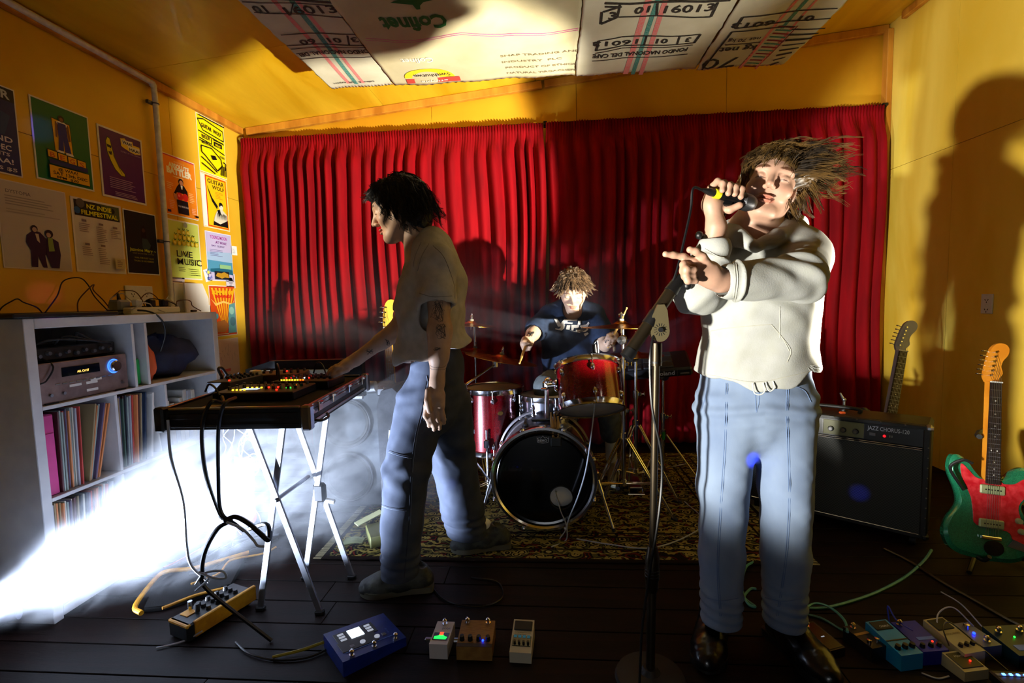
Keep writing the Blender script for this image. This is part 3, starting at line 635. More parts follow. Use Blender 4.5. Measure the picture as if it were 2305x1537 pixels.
for z in (2.43, 1.58):
    MB().torus(T(-2.44, 3.036, z), .0185, .004, 16, 6).box((-2.455, 3.01, z), (.02, .05, .02), b=.003).build('saddle_clip', M('clip_grey', (.35, .35, .38), .4, .6), o)
def outlet(name, label, c, n, w_, h_, holes, par='outlet'):
    m = frame(c, (0, 1, 0) if n > 0 else (0, -1, 0), (0, 0, 1)); t = thing(name, label, 'socket', c)
    MB().at(m).box((0, 0, .004), (w_, h_, .008), b=.002).build('face_plate', white, t)
    mb = MB().at(m)
    for (x, y) in holes:
        for dx, a in ((-.009, .5), (.009, -.5)): mb.box((0, 0, 0), (.003, .010, .002), T(x + dx, y, .0085) @ RZ(a))
        mb.box((x, y - .013, .0085), (.003, .010, .002))
    mb.build('socket_holes', black, t)
    for (x, y) in holes: MB().at(m).box((x, y + .024, .009), (.012, .008, .005), b=.0015).build('switch', white, t)
    return t
outlet('wall_outlet', 'white double socket lit on the yellow right wall', (XR - .001, 3.04, 1.065), -1, .075, .112, [(0, .022), (0, -.032)])
outlet('wall_outlet', 'double socket with plugs behind the cables on the shelf top', (XL + .001, 2.83, 1.245), 1, .20, .10, [(-.05, 0), (.05, 0)])

# ================================================================ SHELF UNIT
SX = -1.85; SB = -2.24; sy0, sy1, sz = 1.607, 2.625, 1.13
shw = M('shelf_white', (.86, .86, .87), .5, c2=(.80, .80, .82), scale=12)
sh = thing('shelf_unit', 'white open cube shelf unit holding the receiver and records along the left wall', 'shelf', (-2.045, 2.116, 0))
xm = (SX + SB) / 2; dx = SX - SB
MB().box((xm, sy0 + .019, sz / 2), (dx, .038, sz), b=.002).build('side_panel', shw, sh)
MB().box((xm, sy1 - .019, sz / 2), (dx, .038, sz), b=.002).build('side_panel', shw, sh)
MB().box((xm, 2.116, sz - .019), (dx, sy1 - sy0 - .078, .038), b=.002).build('top_board', shw, sh)
MB().box((xm, 2.116, .03), (dx, sy1 - sy0 - .078, .038), b=.002).build('bottom_board', shw, sh)
MB().box((SB + .004, 2.116, sz / 2), (.006, sy1 - sy0 - .08, sz - .08)).build('back_panel', M('shelf_back', (.55, .56, .6), .7), sh)
rows = [1.09, .806, .463, .12]
for z in (.800, .457, .112): MB().box((xm, 2.116, z), (dx - .004, sy1 - sy0 - .078, .014), b=.001).build('shelf_board', shw, sh)
for z0, z1, ys in ((.808, 1.09, (2.063, 2.135)), (.465, .792, (1.95, 2.225)), (.12, .449, (1.95, 2.225))):
    for y in ys: MB().box((xm, y, (z0 + z1) / 2), (dx - .004, .014, z1 - z0), b=.001).build('divider', shw, sh)

FX = lambda x, y, z: frame((x, y, z), (0, 1, 0), (0, 0, 1))       # local frame of a front facing +X
bronze = M('receiver_champagne', (.62, .52, .50), .35, .5, c2=(.52, .43, .42), scale=20)
rc = thing('stereo_receiver', 'champagne silver stereo receiver with dark display in the top left cube', 'receiver', (-2.02, 1.845, .808))
m = FX(-1.88, 1.845, .885); MB().at(m).box((0, 0, -.145), (.385, .150, .29), b=.004).build('case', black, rc)
MB().at(m).box((0, 0, .004), (.39, .152, .012), b=.003).build('front_panel', bronze, rc)
MB().at(m).box((-.02, .035, .011), (.16, .036, .004), b=.001).build('display', M('display_dark', (.03, .05, .09), .1), rc)
MB().at(m).text('ALL CH ST', T(-.04, .026, .0135), .012, .05, .0, ext=.0002).build('display_text', M('display_glow', (1, .75, .35), .5, emit=3), rc)
MB().at(m).lathe([(.024, 0), (.024, .016), (.020, .020), (.0, .020)], T(.125, .03, .010), 24).build('volume_knob', chrome, rc)
MB().at(m).torus(T(.125, .03, .013), .028, .0025, 28, 6).build('knob_ring', M('blue_glow', (.25, .5, 1), .4, emit=2.0), rc)
for i in range(9): MB().at(m).box((-.12 + i * .028, -.008, .011), (.018, .005, .004), b=.001).build('button', steel, rc)
for x in (-.15, -.10, .16): MB().at(m).cyl((x, -.045, .01), (x, -.045, .017), .006, n=12).build('jack', steel, rc)
for x, y in ((-.05, -.022), (.02, -.022), (.04, -.012), (.02, -.052)): MB().at(m).box((x, y, .011), (.05, .010, .001)).build('label_strip', pw, rc)
MB().at(m).box((-.15, -.076, 0), (.05, .008, .03)).box((.15, -.076, 0), (.05, .008, .03)).build('foot', black, rc, kind='stuff')
t = thing('rack_effects_box', 'black audio unit with knobs and cables on top of the receiver', 'audio unit', (-2.0, 1.84, .965))
m = FX(-1.90, 1.84, .992); MB().at(m).box((0, 0, -.11), (.36, .05, .22), b=.004).build('case', black, t)
for i in range(9): MB().at(m).lathe([(.009, 0), (.007, .012), (0, .012)], T(-.15 + i * .037, -.005 + .008 * (i % 2), 0), 12).build('knob', M('grey_knob', (.32, .32, .35), .4), t)
for i in range(3): MB().tube(catmull([(-1.93, 1.68 + .1 * i, 1.02), (-1.90, 1.75 + .05 * i, 1.045 + .01 * i), (-1.88, 1.90, 1.03), (-1.9, 2.0, 1.01)], 6), .004, 6).build('cable', blackrub, t)
cable('black_cable', 'short black cable hanging over the left side of the receiver', [(-1.92, 1.70, .99), (-1.865, 1.71, .95), (-1.862, 1.68, .90), (-1.862, 1.655, .89)], .003, blackrub)
o = MB().box((-1.99, 2.10, .87), (.22, .045, .12), b=.006).build('green_box', M('green_plastic', (.10, .62, .28), .4)); recenter(o, (-1.99, 2.10, .808)); tag(o, 'green box tucked in the narrow middle cube', 'box')
o = MB().box((-2.0, 2.10, .98), (.2, .04, .10), b=.006).build('grey_box', M('grey_card', (.5, .52, .55), .6)); recenter(o, (-2.0, 2.10, .93)); tag(o, 'grey box above the green one in the narrow cube', 'box')
# bundled jacket and orange cloth in the right cube
def lump(name, c, r, m, seed, label, cat, n=28):
    P = []; rr = random.Random(seed); ph = [rr.uniform(0, 6) for _ in range(6)]
    for j in range(n // 2 + 1):
        t_ = PI * j / (n // 2); row = []
        for i in range(n):
            a = 2 * PI * i / n; k = 1 + .10 * math.sin(3 * a + ph[0] + 2 * t_) + .07 * math.sin(5 * a - 3 * t_ + ph[1]) + .05 * math.sin(7 * t_ + 2 * a + ph[2])
            row.append((c[0] + r[0] * k * math.sin(t_) * math.cos(a), c[1] + r[1] * k * math.sin(t_) * math.sin(a), c[2] + max(-r[2], -r[2] * 1.15 * math.cos(t_) * k)))
        P.append(row)
    o = MB().grid(P, True).build(name, m, smooth=80); recenter(o, (c[0], c[1], c[2] - r[2])); return tag(o, label, cat)
lump('folded_jacket', (-2.02, 2.395, .905), (.15, .165, .095), M('navy_cloth', (.12, .16, .30), .8, c2=(.08, .10, .2), bump=.3, bscale=60), 3, 'dark navy jacket bundled in the top right cube', 'jacket')
lump('orange_cloth', (-1.93, 2.185, .90), (.06, .035, .09), M('orange_cloth', (.80, .33, .14), .8, bump=.2), 5, 'orange cloth stuffed beside the navy jacket', 'cloth')
# records, each its own sleeve
cols = [(.55, .6, .58), (.20, .22, .26), (.78, .76, .70), (.70, .22, .20), (.25, .35, .30), (.85, .84, .80), (.35, .30, .42), (.58, .50, .36), (.15, .2, .3), (.8, .5, .3), (.62, .62, .66), (.3, .12, .14)]
cnames = ['sage grey', 'charcoal', 'cream', 'brick red', 'forest green', 'off-white', 'dusky purple', 'tan', 'midnight blue', 'orange', 'silver grey', 'maroon']
def records(y0, y1, z0, lean0, lean1, group, label, seed, skip=()):
    r = random.Random(seed); y = y0; k = 0; first = None
    while y < y1:
        w_ = r.uniform(.0055, .0085); h = r.uniform(.300, .312); f = (y - y0) / (y1 - y0); a = lean0 + (lean1 - lean0) * f
        c = r.choice(cols); mt = M('sleeve_%d' % cols.index(c), c, .45)
        o = MB().box((0, 0, h / 2), (.31, w_ * .85, h), b=.0012).build('record', mt)
        o.matrix_basis = T(-2.035 + r.uniform(0, .018), y, z0 + .001 + math.sin(abs(a)) * w_) @ RX(-a)
        WM[o.name] = o.matrix_basis.copy(); tag(o, cnames[cols.index(c)] + ' ' + label, 'record', group)
        y += (w_ + .0012) / max(.3, math.cos(a)); k += 1
o = MB().box((-2.02, 1.672, .618), (.30, .050, .305), b=.004).box((-1.868, 1.672, .60), (.003, .036, .20)).build('magazine_file', M('magenta_card', (.78, .18, .50), .5, c2=(.70, .14, .44), scale=9)); recenter(o, (-2.02, 1.672, .465)); tag(o, 'magenta file box at the left of the record row', 'file box')
records(1.703, 1.80, .465, 0.02, .04, 'records in the second shelf row', 'upright record sleeve in the cube with the magenta box', 5)
records(1.815, 1.86, .465, .18, .26, 'leaning records in the second shelf row', 'leaning record sleeve in the cube with the magenta box', 6)
records(1.962, 2.10, .465, 0.02, .1, 'records in the middle cube', 'record sleeve in the foggy middle cube', 8)
t = thing('open_book', 'book leaning as an open triangle in the middle cube', 'book', (-2.0, 2.16, .465))
MB().box((0, 0, .15), (.26, .012, .30), T(-2.0, 2.135, .465) @ RX(-.12), b=.002).build('cover', pw, t); MB().box((0, 0, .15), (.25, .008, .29), T(-2.0, 2.200, .465) @ RX(.12), b=.001).build('cover', pw, t)
r = random.Random(4)
for i in range(9):
    h = r.uniform(.20, .27); o = MB().box((-2.02, 2.25 + i * .030, .4655 + h / 2), (.2, .026, h), b=.002).build('book', M('pale_book_%d' % (i % 3), [(.80, .79, .76), (.72, .74, .78), (.85, .84, .8)][i % 3], .5))
    recenter(o, (-2.02, 2.25 + i * .030, .465)); tag(o, 'pale spined book in the right cube of the second row', 'book', 'pale books in the right cube')
records(1.66, 1.90, .12, .02, .08, 'records in the bottom shelf row', 'record sleeve in the bottom shelf row behind the fog', 12)

# things on the shelf top
t = thing('flat_screen', 'dark flat screen lying on its back on the near shelf top', 'screen', (-2.02, 1.72, sz))
MB().box((-2.04, 1.78, sz + .010), (.40, .42, .016), b=.003).build('case', black, t); MB().box((-2.04, 1.78, sz + .0195), (.37, .39, .002)).build('glass', M('screen_glass', (.02, .02, .03), .06, coat=1), t)
t = thing('power_strip', 'white power strip with plugs on the shelf top', 'power strip', (-1.93, 2.28, sz))
MB().box((-1.93, 2.28, sz + .017), (.05, .30, .032), b=.006).build('housing', white, t)
for i in range(3):
    MB().box((-1.93, 2.19 + .08 * i, sz + .052), (.032, .034, .036), b=.006).build('plug', black if i else white, t)
t = thing('power_adapter', 'grey wall adapter block in the tangle of shelf cables', 'adapter', (-2.0, 2.18, sz))
MB().box((-2.0, 2.17, sz + .035), (.06, .07, .07), b=.01).build('block', M('grey_plastic', (.52, .54, .66), .5), t); MB().cyl((-2.0, 2.17, sz + .068), (-2.0, 2.165, sz + .10), .009, .004, n=10).build('strain_relief', black, t)
r = random.Random(21)
tang = [('white', M('pale_cable', (.72, .70, .72), .5)), ('brown', M('brown_cable', (.36, .22, .14), .6)), ('black', blackrub)]
def arc(y0, y1, h, x, r, k=6): return [(x + r.uniform(-.02, .02), y0 + (y1 - y0) * i / k, sz + .006 + h * math.sin(PI * i / k) * (1 + r.uniform(-.08, .08))) for i in range(k + 1)]
spec = [(1.88, 2.18, .16, -2.06, 2), (2.0, 2.17, .13, -2.05, 1), (1.74, 1.90, .07, -2.1, 2), (2.22, 2.55, .07, -2.0, 2), (2.18, 2.40, .09, -2.1, 0), (2.36, 2.60, .10, -2.1, 1), (2.40, 2.62, .06, -1.95, 1), (2.1, 2.3, .05, -1.9, 0), (2.25, 2.5, .12, -2.15, 1), (2.45, 2.6, .08, -2.05, 0)]
tg = thing('cable_tangle', 'tangle of thin black brown and pale cables on the shelf top', 'cables', (-2.03, 2.2, sz))
for y0, y1, h, x, c in spec: MB().tube(catmull(arc(y0, y1, h, x, r), 6), .0025, 6).build('cable', tang[c][1], tg)
cable('hanging_cable', 'black cable drooping over the shelf front edge into the right cube', [(-2.0, 2.1, sz + .02), (-1.88, 2.18, sz + .015), (-1.84, 2.22, sz - .03), (-1.845, 2.24, sz - .10), (-1.88, 2.245, sz - .18)], .004, blackrub)
o = MB().cyl((-1.90, 2.50, sz + .008), (-1.95, 2.60, sz + .008), .006, n=8).build('marker_pen', black); recenter(o, (-1.92, 2.55, sz)); tag(o, 'black marker pen lying at the far end of the shelf top', 'pen')
t = thing('grey_box_unit', 'small grey module box among the cables near the conduit', 'module', (-2.05, 2.42, sz))
MB().box((-2.07, 2.42, sz + .02), (.12, .16, .04), b=.004).build('case', M('dark_module', (.16, .18, .24), .5), t)
for i in range(4): MB().cyl((-2.01, 2.36 + .035 * i, sz + .02), (-2.0, 2.36 + .035 * i, sz + .02), .006, n=8).build('knob', steel, t)

# fog machine nozzle at the left
t = thing('fog_machine', 'pale nozzle of a fog machine low at the left edge', 'fog machine', (-1.95, 1.42, 0))
MB().cyl((-2.06, 1.50, .06), (-1.93, 1.56, .075), .028, .022, n=20).build('nozzle', M('nozzle_grey', (.62, .63, .72), .4), t)
MB().box((-2.2, 1.44, .09), (.24, .2, .18), b=.02).build('housing', black, t)
# ================================================================ FLIGHT CASE TABLE WITH SYNTHS
TZ = .82
case_blk = M('case_black', (.045, .05, .06), .5, bump=.1, bscale=200); alu = M('aluminium', (.72, .73, .76), .28, 1)
# plan of the case: front-left, front-right, back-right, back-left
cA = math.atan2(.07, -1); tb = thing('flight_case', 'open black flight case with aluminium edges on a folding stand', 'flight case', (-1.10, 1.92, TZ - .08))
FL, FR, BR, BL = Vector((-1.31, 1.545, 0)), Vector((-.812, 1.565, 0)), Vector((-.885, 2.275, 0)), Vector((-1.40, 2.25, 0))
quad = [(p.x, p.y) for p in (FL, FR, BR, BL)]
MB().prism(quad, TZ - .075, TZ - .012).build('tray', case_blk, tb)
def inset(q, d):
    c = sum((Vector(p) for p in q), Vector((0, 0))) / 4; return [tuple(Vector(p) + (c - Vector(p)).normalized() * d) for p in q]
MB().prism(inset(quad, .02), TZ - .012, TZ - .010).build('lining', M('foam_black', (.03, .03, .035), .9, bump=.4, bscale=300), tb)
for a, b in ((FL, FR), (FR, BR), (BR, BL), (BL, FL)):
    d = (b - a).normalized(); n = Vector((-d.y, d.x, 0)); L = (b - a).length
    m = frame((a + b) / 2 + Vector((0, 0, TZ)), d, n)
    side = a == FR; e_ = alu if side else case_blk
    MB().at(m).box((0, .004, -.004), (L - .05, .012, .008), b=.002).build('edge_rail', alu, tb)
    MB().at(m).box((0, .003, -.014), (L - .05, .010, .012), b=.002).box((0, -.001, -.030), (L - .06, .004, .018), b=.001).build('edge_rail', e_, tb)
    MB().at(m).box((0, -.001, -.062), (L - .06, .004, .010), b=.001).build('edge_rail', e_, tb)
for p in (FL, FR, BR, BL):
    MB().box((p.x, p.y, TZ - .038), (.034, .034, .084), b=.006).build('corner_cap', alu if p in (FR, BR) else case_blk, tb)
dR = (BR - FR).normalized()
for k in (.13, .34, .62, .90):
    p = FR + (BR - FR) * k + Vector((.006, 0, TZ - .018)); m = frame(p, dR, (0, 0, 1))
    lt = MB().at(m).box((0, 0, .004), (.034, .034, .006), b=.002).build('latch', chrome, tb); MB().at(m).cyl((-.012, .012, .009), (.012, .012, .009), .005, n=10).build('latch_loop', chrome, lt)
p = FR + Vector((.006, .03, TZ - .055))
MB().tube(catmull([p + Vector((0, 0, 0)), p + Vector((.02, .02, -.005)), p + Vector((.018, .07, -.005)), p + Vector((0, .10, 0))], 5), .005, 8).build('handle', black, tb)
# lid standing behind
ld = thing('case_lid', 'detached black case lid resting behind the synths', 'lid', (-1.24, 2.36, TZ - .06))
MB().prism([(-1.52, .70), (-1.52, .842), (-1.39, .882), (-.955, .885), (-.925, .87), (-.925, .70)], 0, .045, frame((0, 2.385, 0), (1, 0, 0), (0, 0, 1))).build('shell', case_blk, ld)
MB().box((-1.28, 2.333, .826), (.42, .008, .026), b=.002).build('paper_strip', M('pale_paper', (.92, .93, .84), .5), ld)  # plain pale strip across the lid
MB().box((-1.22, 2.33, .70), (.6, .02, .02), b=.004).build('edge_rail', alu, ld)
cb = M('synth_grey', (.13, .13, .15), .5)
led = {'red': M('led_red', (1, .08, .04), .4, emit=9), 'yellow': M('led_yellow', (1, .75, .12), .4, emit=6), 'green': M('led_green', (.1, .9, .2), .4, emit=6), 'blue': M('led_blue', (.05, .15, 1), .4, emit=12), 'orange': M('led_orange', (1, .35, .05), .4, emit=6), 'white': M('led_white', (.8, .9, 1), .4, emit=5)}
r = random.Random(31)
def synth(name, label, c, rz, w_, d_, h_, nx, ny, leds, scr=None, body=cb, cat='synthesizer'):
    t = thing(name, label, cat, c, RZ(rz)); L = lambda: MB()
    L().box((0, 0, h_ / 2), (w_, d_, h_), b=.004).build('case', body, t, world=False)
    for i in range(nx):
        for j in range(ny):
            x = -w_ * .42 + w_ * .84 * i / (nx - 1); y = d_ * .36 - d_ * .5 * j / max(1, ny - 1)
            if scr and abs(x - scr[0]) < scr[2] / 2 + .006 and abs(y - scr[1]) < scr[3] / 2 + .006: continue
            L().lathe([(.0065, 0), (.0055, .011), (0, .011)], T(x, y, h_), 10).build('knob', black if (i + j) % 3 else M('grey_knob', (.32, .32, .35), .4), t, world=False)
    if scr: L().box((scr[0], scr[1], h_ + .001), (scr[2], scr[3], .003)).build('screen', M('screen_white', (.80, .90, .95), .4, emit=.9), t, world=False)
    for (x, y, c_) in leds: L().box((x, y, h_ + .002), (.005, .005, .004)).build('led', led[c_], t, world=False)
    return t
L1 = [(-.10 + .0145 * i, -.050, 'yellow') for i in range(4)] + [(-.07 + .018 * i, -.005, 'yellow') for i in range(5)] + [(.01 + .018 * i, .0, 'red') for i in range(3)] + [(.07, -.06, 'red'), (.10, .03, 'orange')] + [(.09 + .012 * i, -.02 + .0 * i, 'green') for i in range(2)]
synth('groovebox', 'black step sequencer with pale screen and rows of yellow lights', (-1.09, 1.80, TZ - .0095), .05, .30, .20, .032, 10, 3, L1, (-.045, -.028, .06, .024))
L2 = [(-.09 + .0115 * i, -.06, 'yellow' if i < 7 else 'orange') for i in range(9)] + [(-.09 + .02 * i, .04, c_) for i, c_ in enumerate(('red', 'orange', 'white', 'orange', 'red', 'white', 'orange'))] + [(-.10 + .02 * i, .0, c_) for i, c_ in enumerate(('red', 'red', 'white', 'orange', 'white', 'red'))]
synth('drum_machine', 'black drum machine with red lights under the reaching hand', (-1.03, 2.02, TZ - .0095), .02, .24, .17, .034, 9, 4, L2)
synth('effects_box', 'brown topped effects unit at the back of the flight case', (-1.24, 2.16, TZ - .0095), .08, .22, .14, .040, 7, 2, [(.02, .03, 'red')], None, M('synth_brown', (.38, .25, .17), .5), 'effects unit')
synth('small_mixer', 'small grey mixer with upright plugs at the left of the flight case', (-1.33, 1.98, TZ - .0095), -.05, .10, .22, .045, 4, 5, [(.03, -.08, 'red')], None, M('mixer_grey', (.28, .29, .32), .5), 'mixer')
cable('patch_cable', 'thick black patch cable looping up at the left rear of the case', [(-1.38, 2.00, .86), (-1.375, 1.96, .90), (-1.37, 1.93, .90), (-1.35, 1.92, .868)], .0055, black)
for k, (a, b, h, l) in enumerate([((-1.22, 2.1), (-1.12, 1.95), .06, 'arched black patch cable over the brown effects unit'), ((-1.30, 1.75), (-1.18, 1.66), .03, 'low black cable lying at the front left of the case'), ((-1.1, 2.2), (-1.0, 2.12), .05, 'short black cable at the rear right of the case')]):
    cable('patch_cable', l, [(a[0], a[1], TZ + .02), (a[0] * .7 + b[0] * .3, a[1] * .7 + b[1] * .3, TZ + h + .02), (a[0] * .3 + b[0] * .7, a[1] * .3 + b[1] * .7, TZ + h + .015), (b[0], b[1], TZ + .02)], .004, black)
o = MB().lathe([(.0, 0), (.028, 0), (.030, .03), (.024, .055), (.0, .06)], T(-1.42 + .09, 2.12, TZ - .009), 20).build('glass_tumbler', M('clear_lamp', (.85, .82, .72), .15)); recenter(o, (-1.33, 2.12, TZ - .009)); tag(o, 'small pale cup beside the raised cable plugs', 'cup')
o = MB().box((-1.17, 1.60, TZ - .0065), (.05, .04, .004), RZ(0)).build('cardboard_tag', M('kraft', (.66, .52, .32), .8)); recenter(o, (-1.17, 1.60, TZ - .009)); tag(o, 'small kraft card lying on the front edge of the case', 'card')
# folding stand
st = thing('folding_stand', 'aluminium double X folding stand under the flight case', 'stand', (-1.05, 1.8, 0))
def bar(a, b, w_=.026, t_=.010): 
    m = along(a, b); L = (Vector(b) - Vector(a)).length; return MB().at(m).box((0, 0, L / 2), (w_, t_, L), b=.002)
TB = TZ - .078
flatal = M('flat_bar', (.70, .71, .74), .38, .9)
def xb(a, b):
    a, b = Vector(a), Vector(b); d = (b - a); x = Vector((0, 1, 0)).cross(d).normalized(); m = Matrix((x, d.normalized().cross(x), d.normalized())).transposed().to_4x4(); m.translation = a
    return MB().at(m).box((0, 0, d.length / 2), (.024, .010, d.length), b=.002)
xb((-1.120, 1.71, TB), (-.885, 1.71, .012)).build('leg', flatal, st); xb((-.985, 1.725, TB), (-1.125, 1.725, .012)).build('leg', flatal, st)
xb((-1.08, 1.95, TB), (-.86, 1.95, .012)).build('leg', flatal, st); xb((-.915, 1.935, TB), (-1.055, 1.935, .012)).build('leg', flatal, st)
for x, z in ((-1.12, TB - .006), (-.985, TB - .006)): MB().box((x, 1.83, z), (.024, .30, .010), b=.002).build('top_bar', flatal, st)
MB().cyl((-1.028, 1.70, .437), (-1.028, 1.96, .437), .008, n=10).build('pivot_rod', steel, st)
MB().box((-.975, 1.945, .375), (.05, .035, .08), b=.01).build('lock_block', black, st); MB().cyl((-.95, 1.945, .34), (-.915, 1.945, .335), .010, n=10).build('lock_knob', white, st)
for x, y in ((-.885, 1.71), (-1.125, 1.725), (-.86, 1.95), (-1.055, 1.935)): MB().box((x, y, .008), (.034, .024, .016), b=.004).build('rubber_foot', blackrub, st)
# cables hanging from the case
cg = M('grey_cable', (.66, .68, .72), .4); ck = M('black_cable', (.06, .06, .07), .35)
V3 = lambda px, py, Y: tuple(atY(px, py, Y))
cable('hanging_cable', 'pale grey cable hanging from the left end of the case to the floor', [V3(378, 945, 1.53), V3(385, 1030, 1.53), V3(412, 1130, 1.53), V3(420, 1230, 1.55), V3(432, 1275, 1.60), V3(470, 1310, 1.62)], .0045, cg)
cable('hanging_cable', 'thick black cable draped over the front edge left of two', [V3(500, 893, 1.60), (-1.1, 1.56, .835), V3(475, 905, 1.50), V3(455, 960, 1.50), V3(462, 1060, 1.5), V3(490, 1150, 1.5), V3(508, 1170, 1.5)], .006, ck)
cable('hanging_cable', 'thick black cable draped over the front edge right of two', [V3(530, 895, 1.60), V3(505, 910, 1.50), V3(492, 960, 1.50), V3(491, 1060, 1.5), V3(497, 1150, 1.5), V3(530, 1180, 1.5), V3(550, 1195, 1.5)], .006, ck)
cable('knotted_cable', 'black cable knot curving back to the floor under the case', [V3(500, 1165, 1.5), V3(520, 1172, 1.51), V3(490, 1190, 1.5), V3(462, 1240, 1.5), V3(455, 1290, 1.5), V3(470, 1330, 1.52), (-.98, 1.55, .006)], .007, ck)
cable('knotted_cable', 'black cable bundle tied beneath the case and running right', [V3(505, 1172, 1.49), V3(530, 1163, 1.5), V3(560, 1178, 1.5), V3(585, 1200, 1.5), V3(605, 1215, 1.52), V3(600, 1180, 1.56), V3(560, 1190, 1.6)], .008, ck)
cable('pale_cable', 'pale cable tail falling right from the knot', [V3(510, 1175, 1.485), V3(545, 1190, 1.49), V3(570, 1215, 1.49), V3(580, 1228, 1.49), V3(595, 1230, 1.5)], .004, cg)
cable('pale_cable', 'pale cable curled in a loop on the floor below the knot', [V3(440, 1315, 1.5), V3(460, 1290, 1.5), V3(500, 1285, 1.51), V3(508, 1300, 1.52), V3(480, 1300, 1.5), V3(448, 1288, 1.49), V3(470, 1300, 1.5), V3(440, 1330, 1.5)], .004, cg)
# wavy wires hanging behind on the far side of the table: thin fairy-light wires
fw = M('fairy_wire', (.86, .88, .92), .3)
fl = thing('fairy_light_string', 'tangled pale fairy light wires hanging below the case', 'light string', (-1.33, 2.1, .45))
r = random.Random(77)
for k in range(7):
    x0 = 505 + k * 11; pts = []; ph = r.uniform(0, 6)
    for i in range(13):
        y = 940 + i * 20 * (1 + .1 * k % .3); pts.append(V3(x0 + 14 * math.sin(i * .95 + ph) + 7 * math.sin(i * 2.3 + k), y, 2.10 + .03 * math.sin(i + k)))
    MB().tube(catmull(pts, 6), .0022, 5).build('wire', fw, fl)
for (px, py, R) in ((520, 1075, 20), (560, 1010, 26), (572, 1040, 16), (540, 1120, 14)):
    c = Vector(V3(px, py, 2.1)); MB().tube([c + Vector((R / 1120 * 2.1 * math.cos(a), 0, 1.3 * R / 1120 * 2.1 * math.sin(a))) for a in np.linspace(.4, 6.0, 22)], .002, 5).build('wire', fw, fl)
# ================================================================ SPEAKER CABINET BEHIND THE TABLE
gcab = M('cabinet_grey', (.40, .42, .45), .7, c2=(.30, .31, .34), scale=14, bump=.3, bscale=250)
sp = thing('bass_cabinet', 'grey bass speaker cabinet with two large cones behind the folding stand', 'speaker cabinet', (-1.13, 2.62, 0), RZ(.10))
L = lambda: MB()
L().box((0, .17, .35), (.40, .34, .66), b=.012).build('case', gcab, sp, world=False)
L().box((0, -.002, .35), (.37, .006, .63), b=.002).build('baffle', M('baffle_grey', (.30, .32, .35), .8), sp, world=False)
for z in (.505, .20):
    m = T(-.01, -.006, z) @ RX(PI / 2)
    c = L().at(m).lathe([(.135, 0), (.142, .004), (.140, .012), (.128, .014), (.122, .004), (.110, -.0), (.055, -.045), (.04, -.045), (.03, -.025), (0, -.02)], n=40, caps=False).build('speaker_cone', M('cone_dark', (.10, .11, .13), .6), sp, world=False)
    L().at(m).torus(T(0, 0, .010), .136, .006, 40, 8).build('rim', M('rim_grey', (.22, .23, .26), .4), c, world=False)
for x in (-.19, .19):
    for z in (.03, .67): L().box((x, .01, z), (.05, .05, .05), b=.010).build('corner_protector', steel, sp, world=False)
L().tube(catmull([(.21, .08, .56), (.235, .10, .55), (.235, .10, .44), (.21, .08, .43)], 5), .007, 8).build('handle', steel, sp, world=False)
sp2 = thing('keyboard_case', 'dark grey soft case leaning beside the bass cabinet', 'case', (-.80, 2.62, 0))
MB().prism([(-.91, .01), (-.915, .62), (-.89, .70), (-.83, .715), (-.79, .68), (-.78, .40), (-.79, .01)], 0, .26, frame((0, 2.75, 0), (1, 0, 0), (0, 0, 1))).build('shell', M('soft_case', (.20, .21, .24), .85, bump=.3, bscale=120), sp2)
MB().tube(catmull([(-.85, 2.475, .45), (-.84, 2.46, .50), (-.835, 2.46, .40), (-.85, 2.475, .36)], 6), .006, 6).build('handle', steel, sp2)
o = MB().cyl((-.99, 2.45, .728), (-.90, 2.45, .733), .026, .026, n=20).build('white_roll', M('roll_white', (.72, .73, .76), .6)); recenter(o, (-.95, 2.45, .70)); tag(o, 'pale rolled tube lying on the bass cabinet', 'roll')
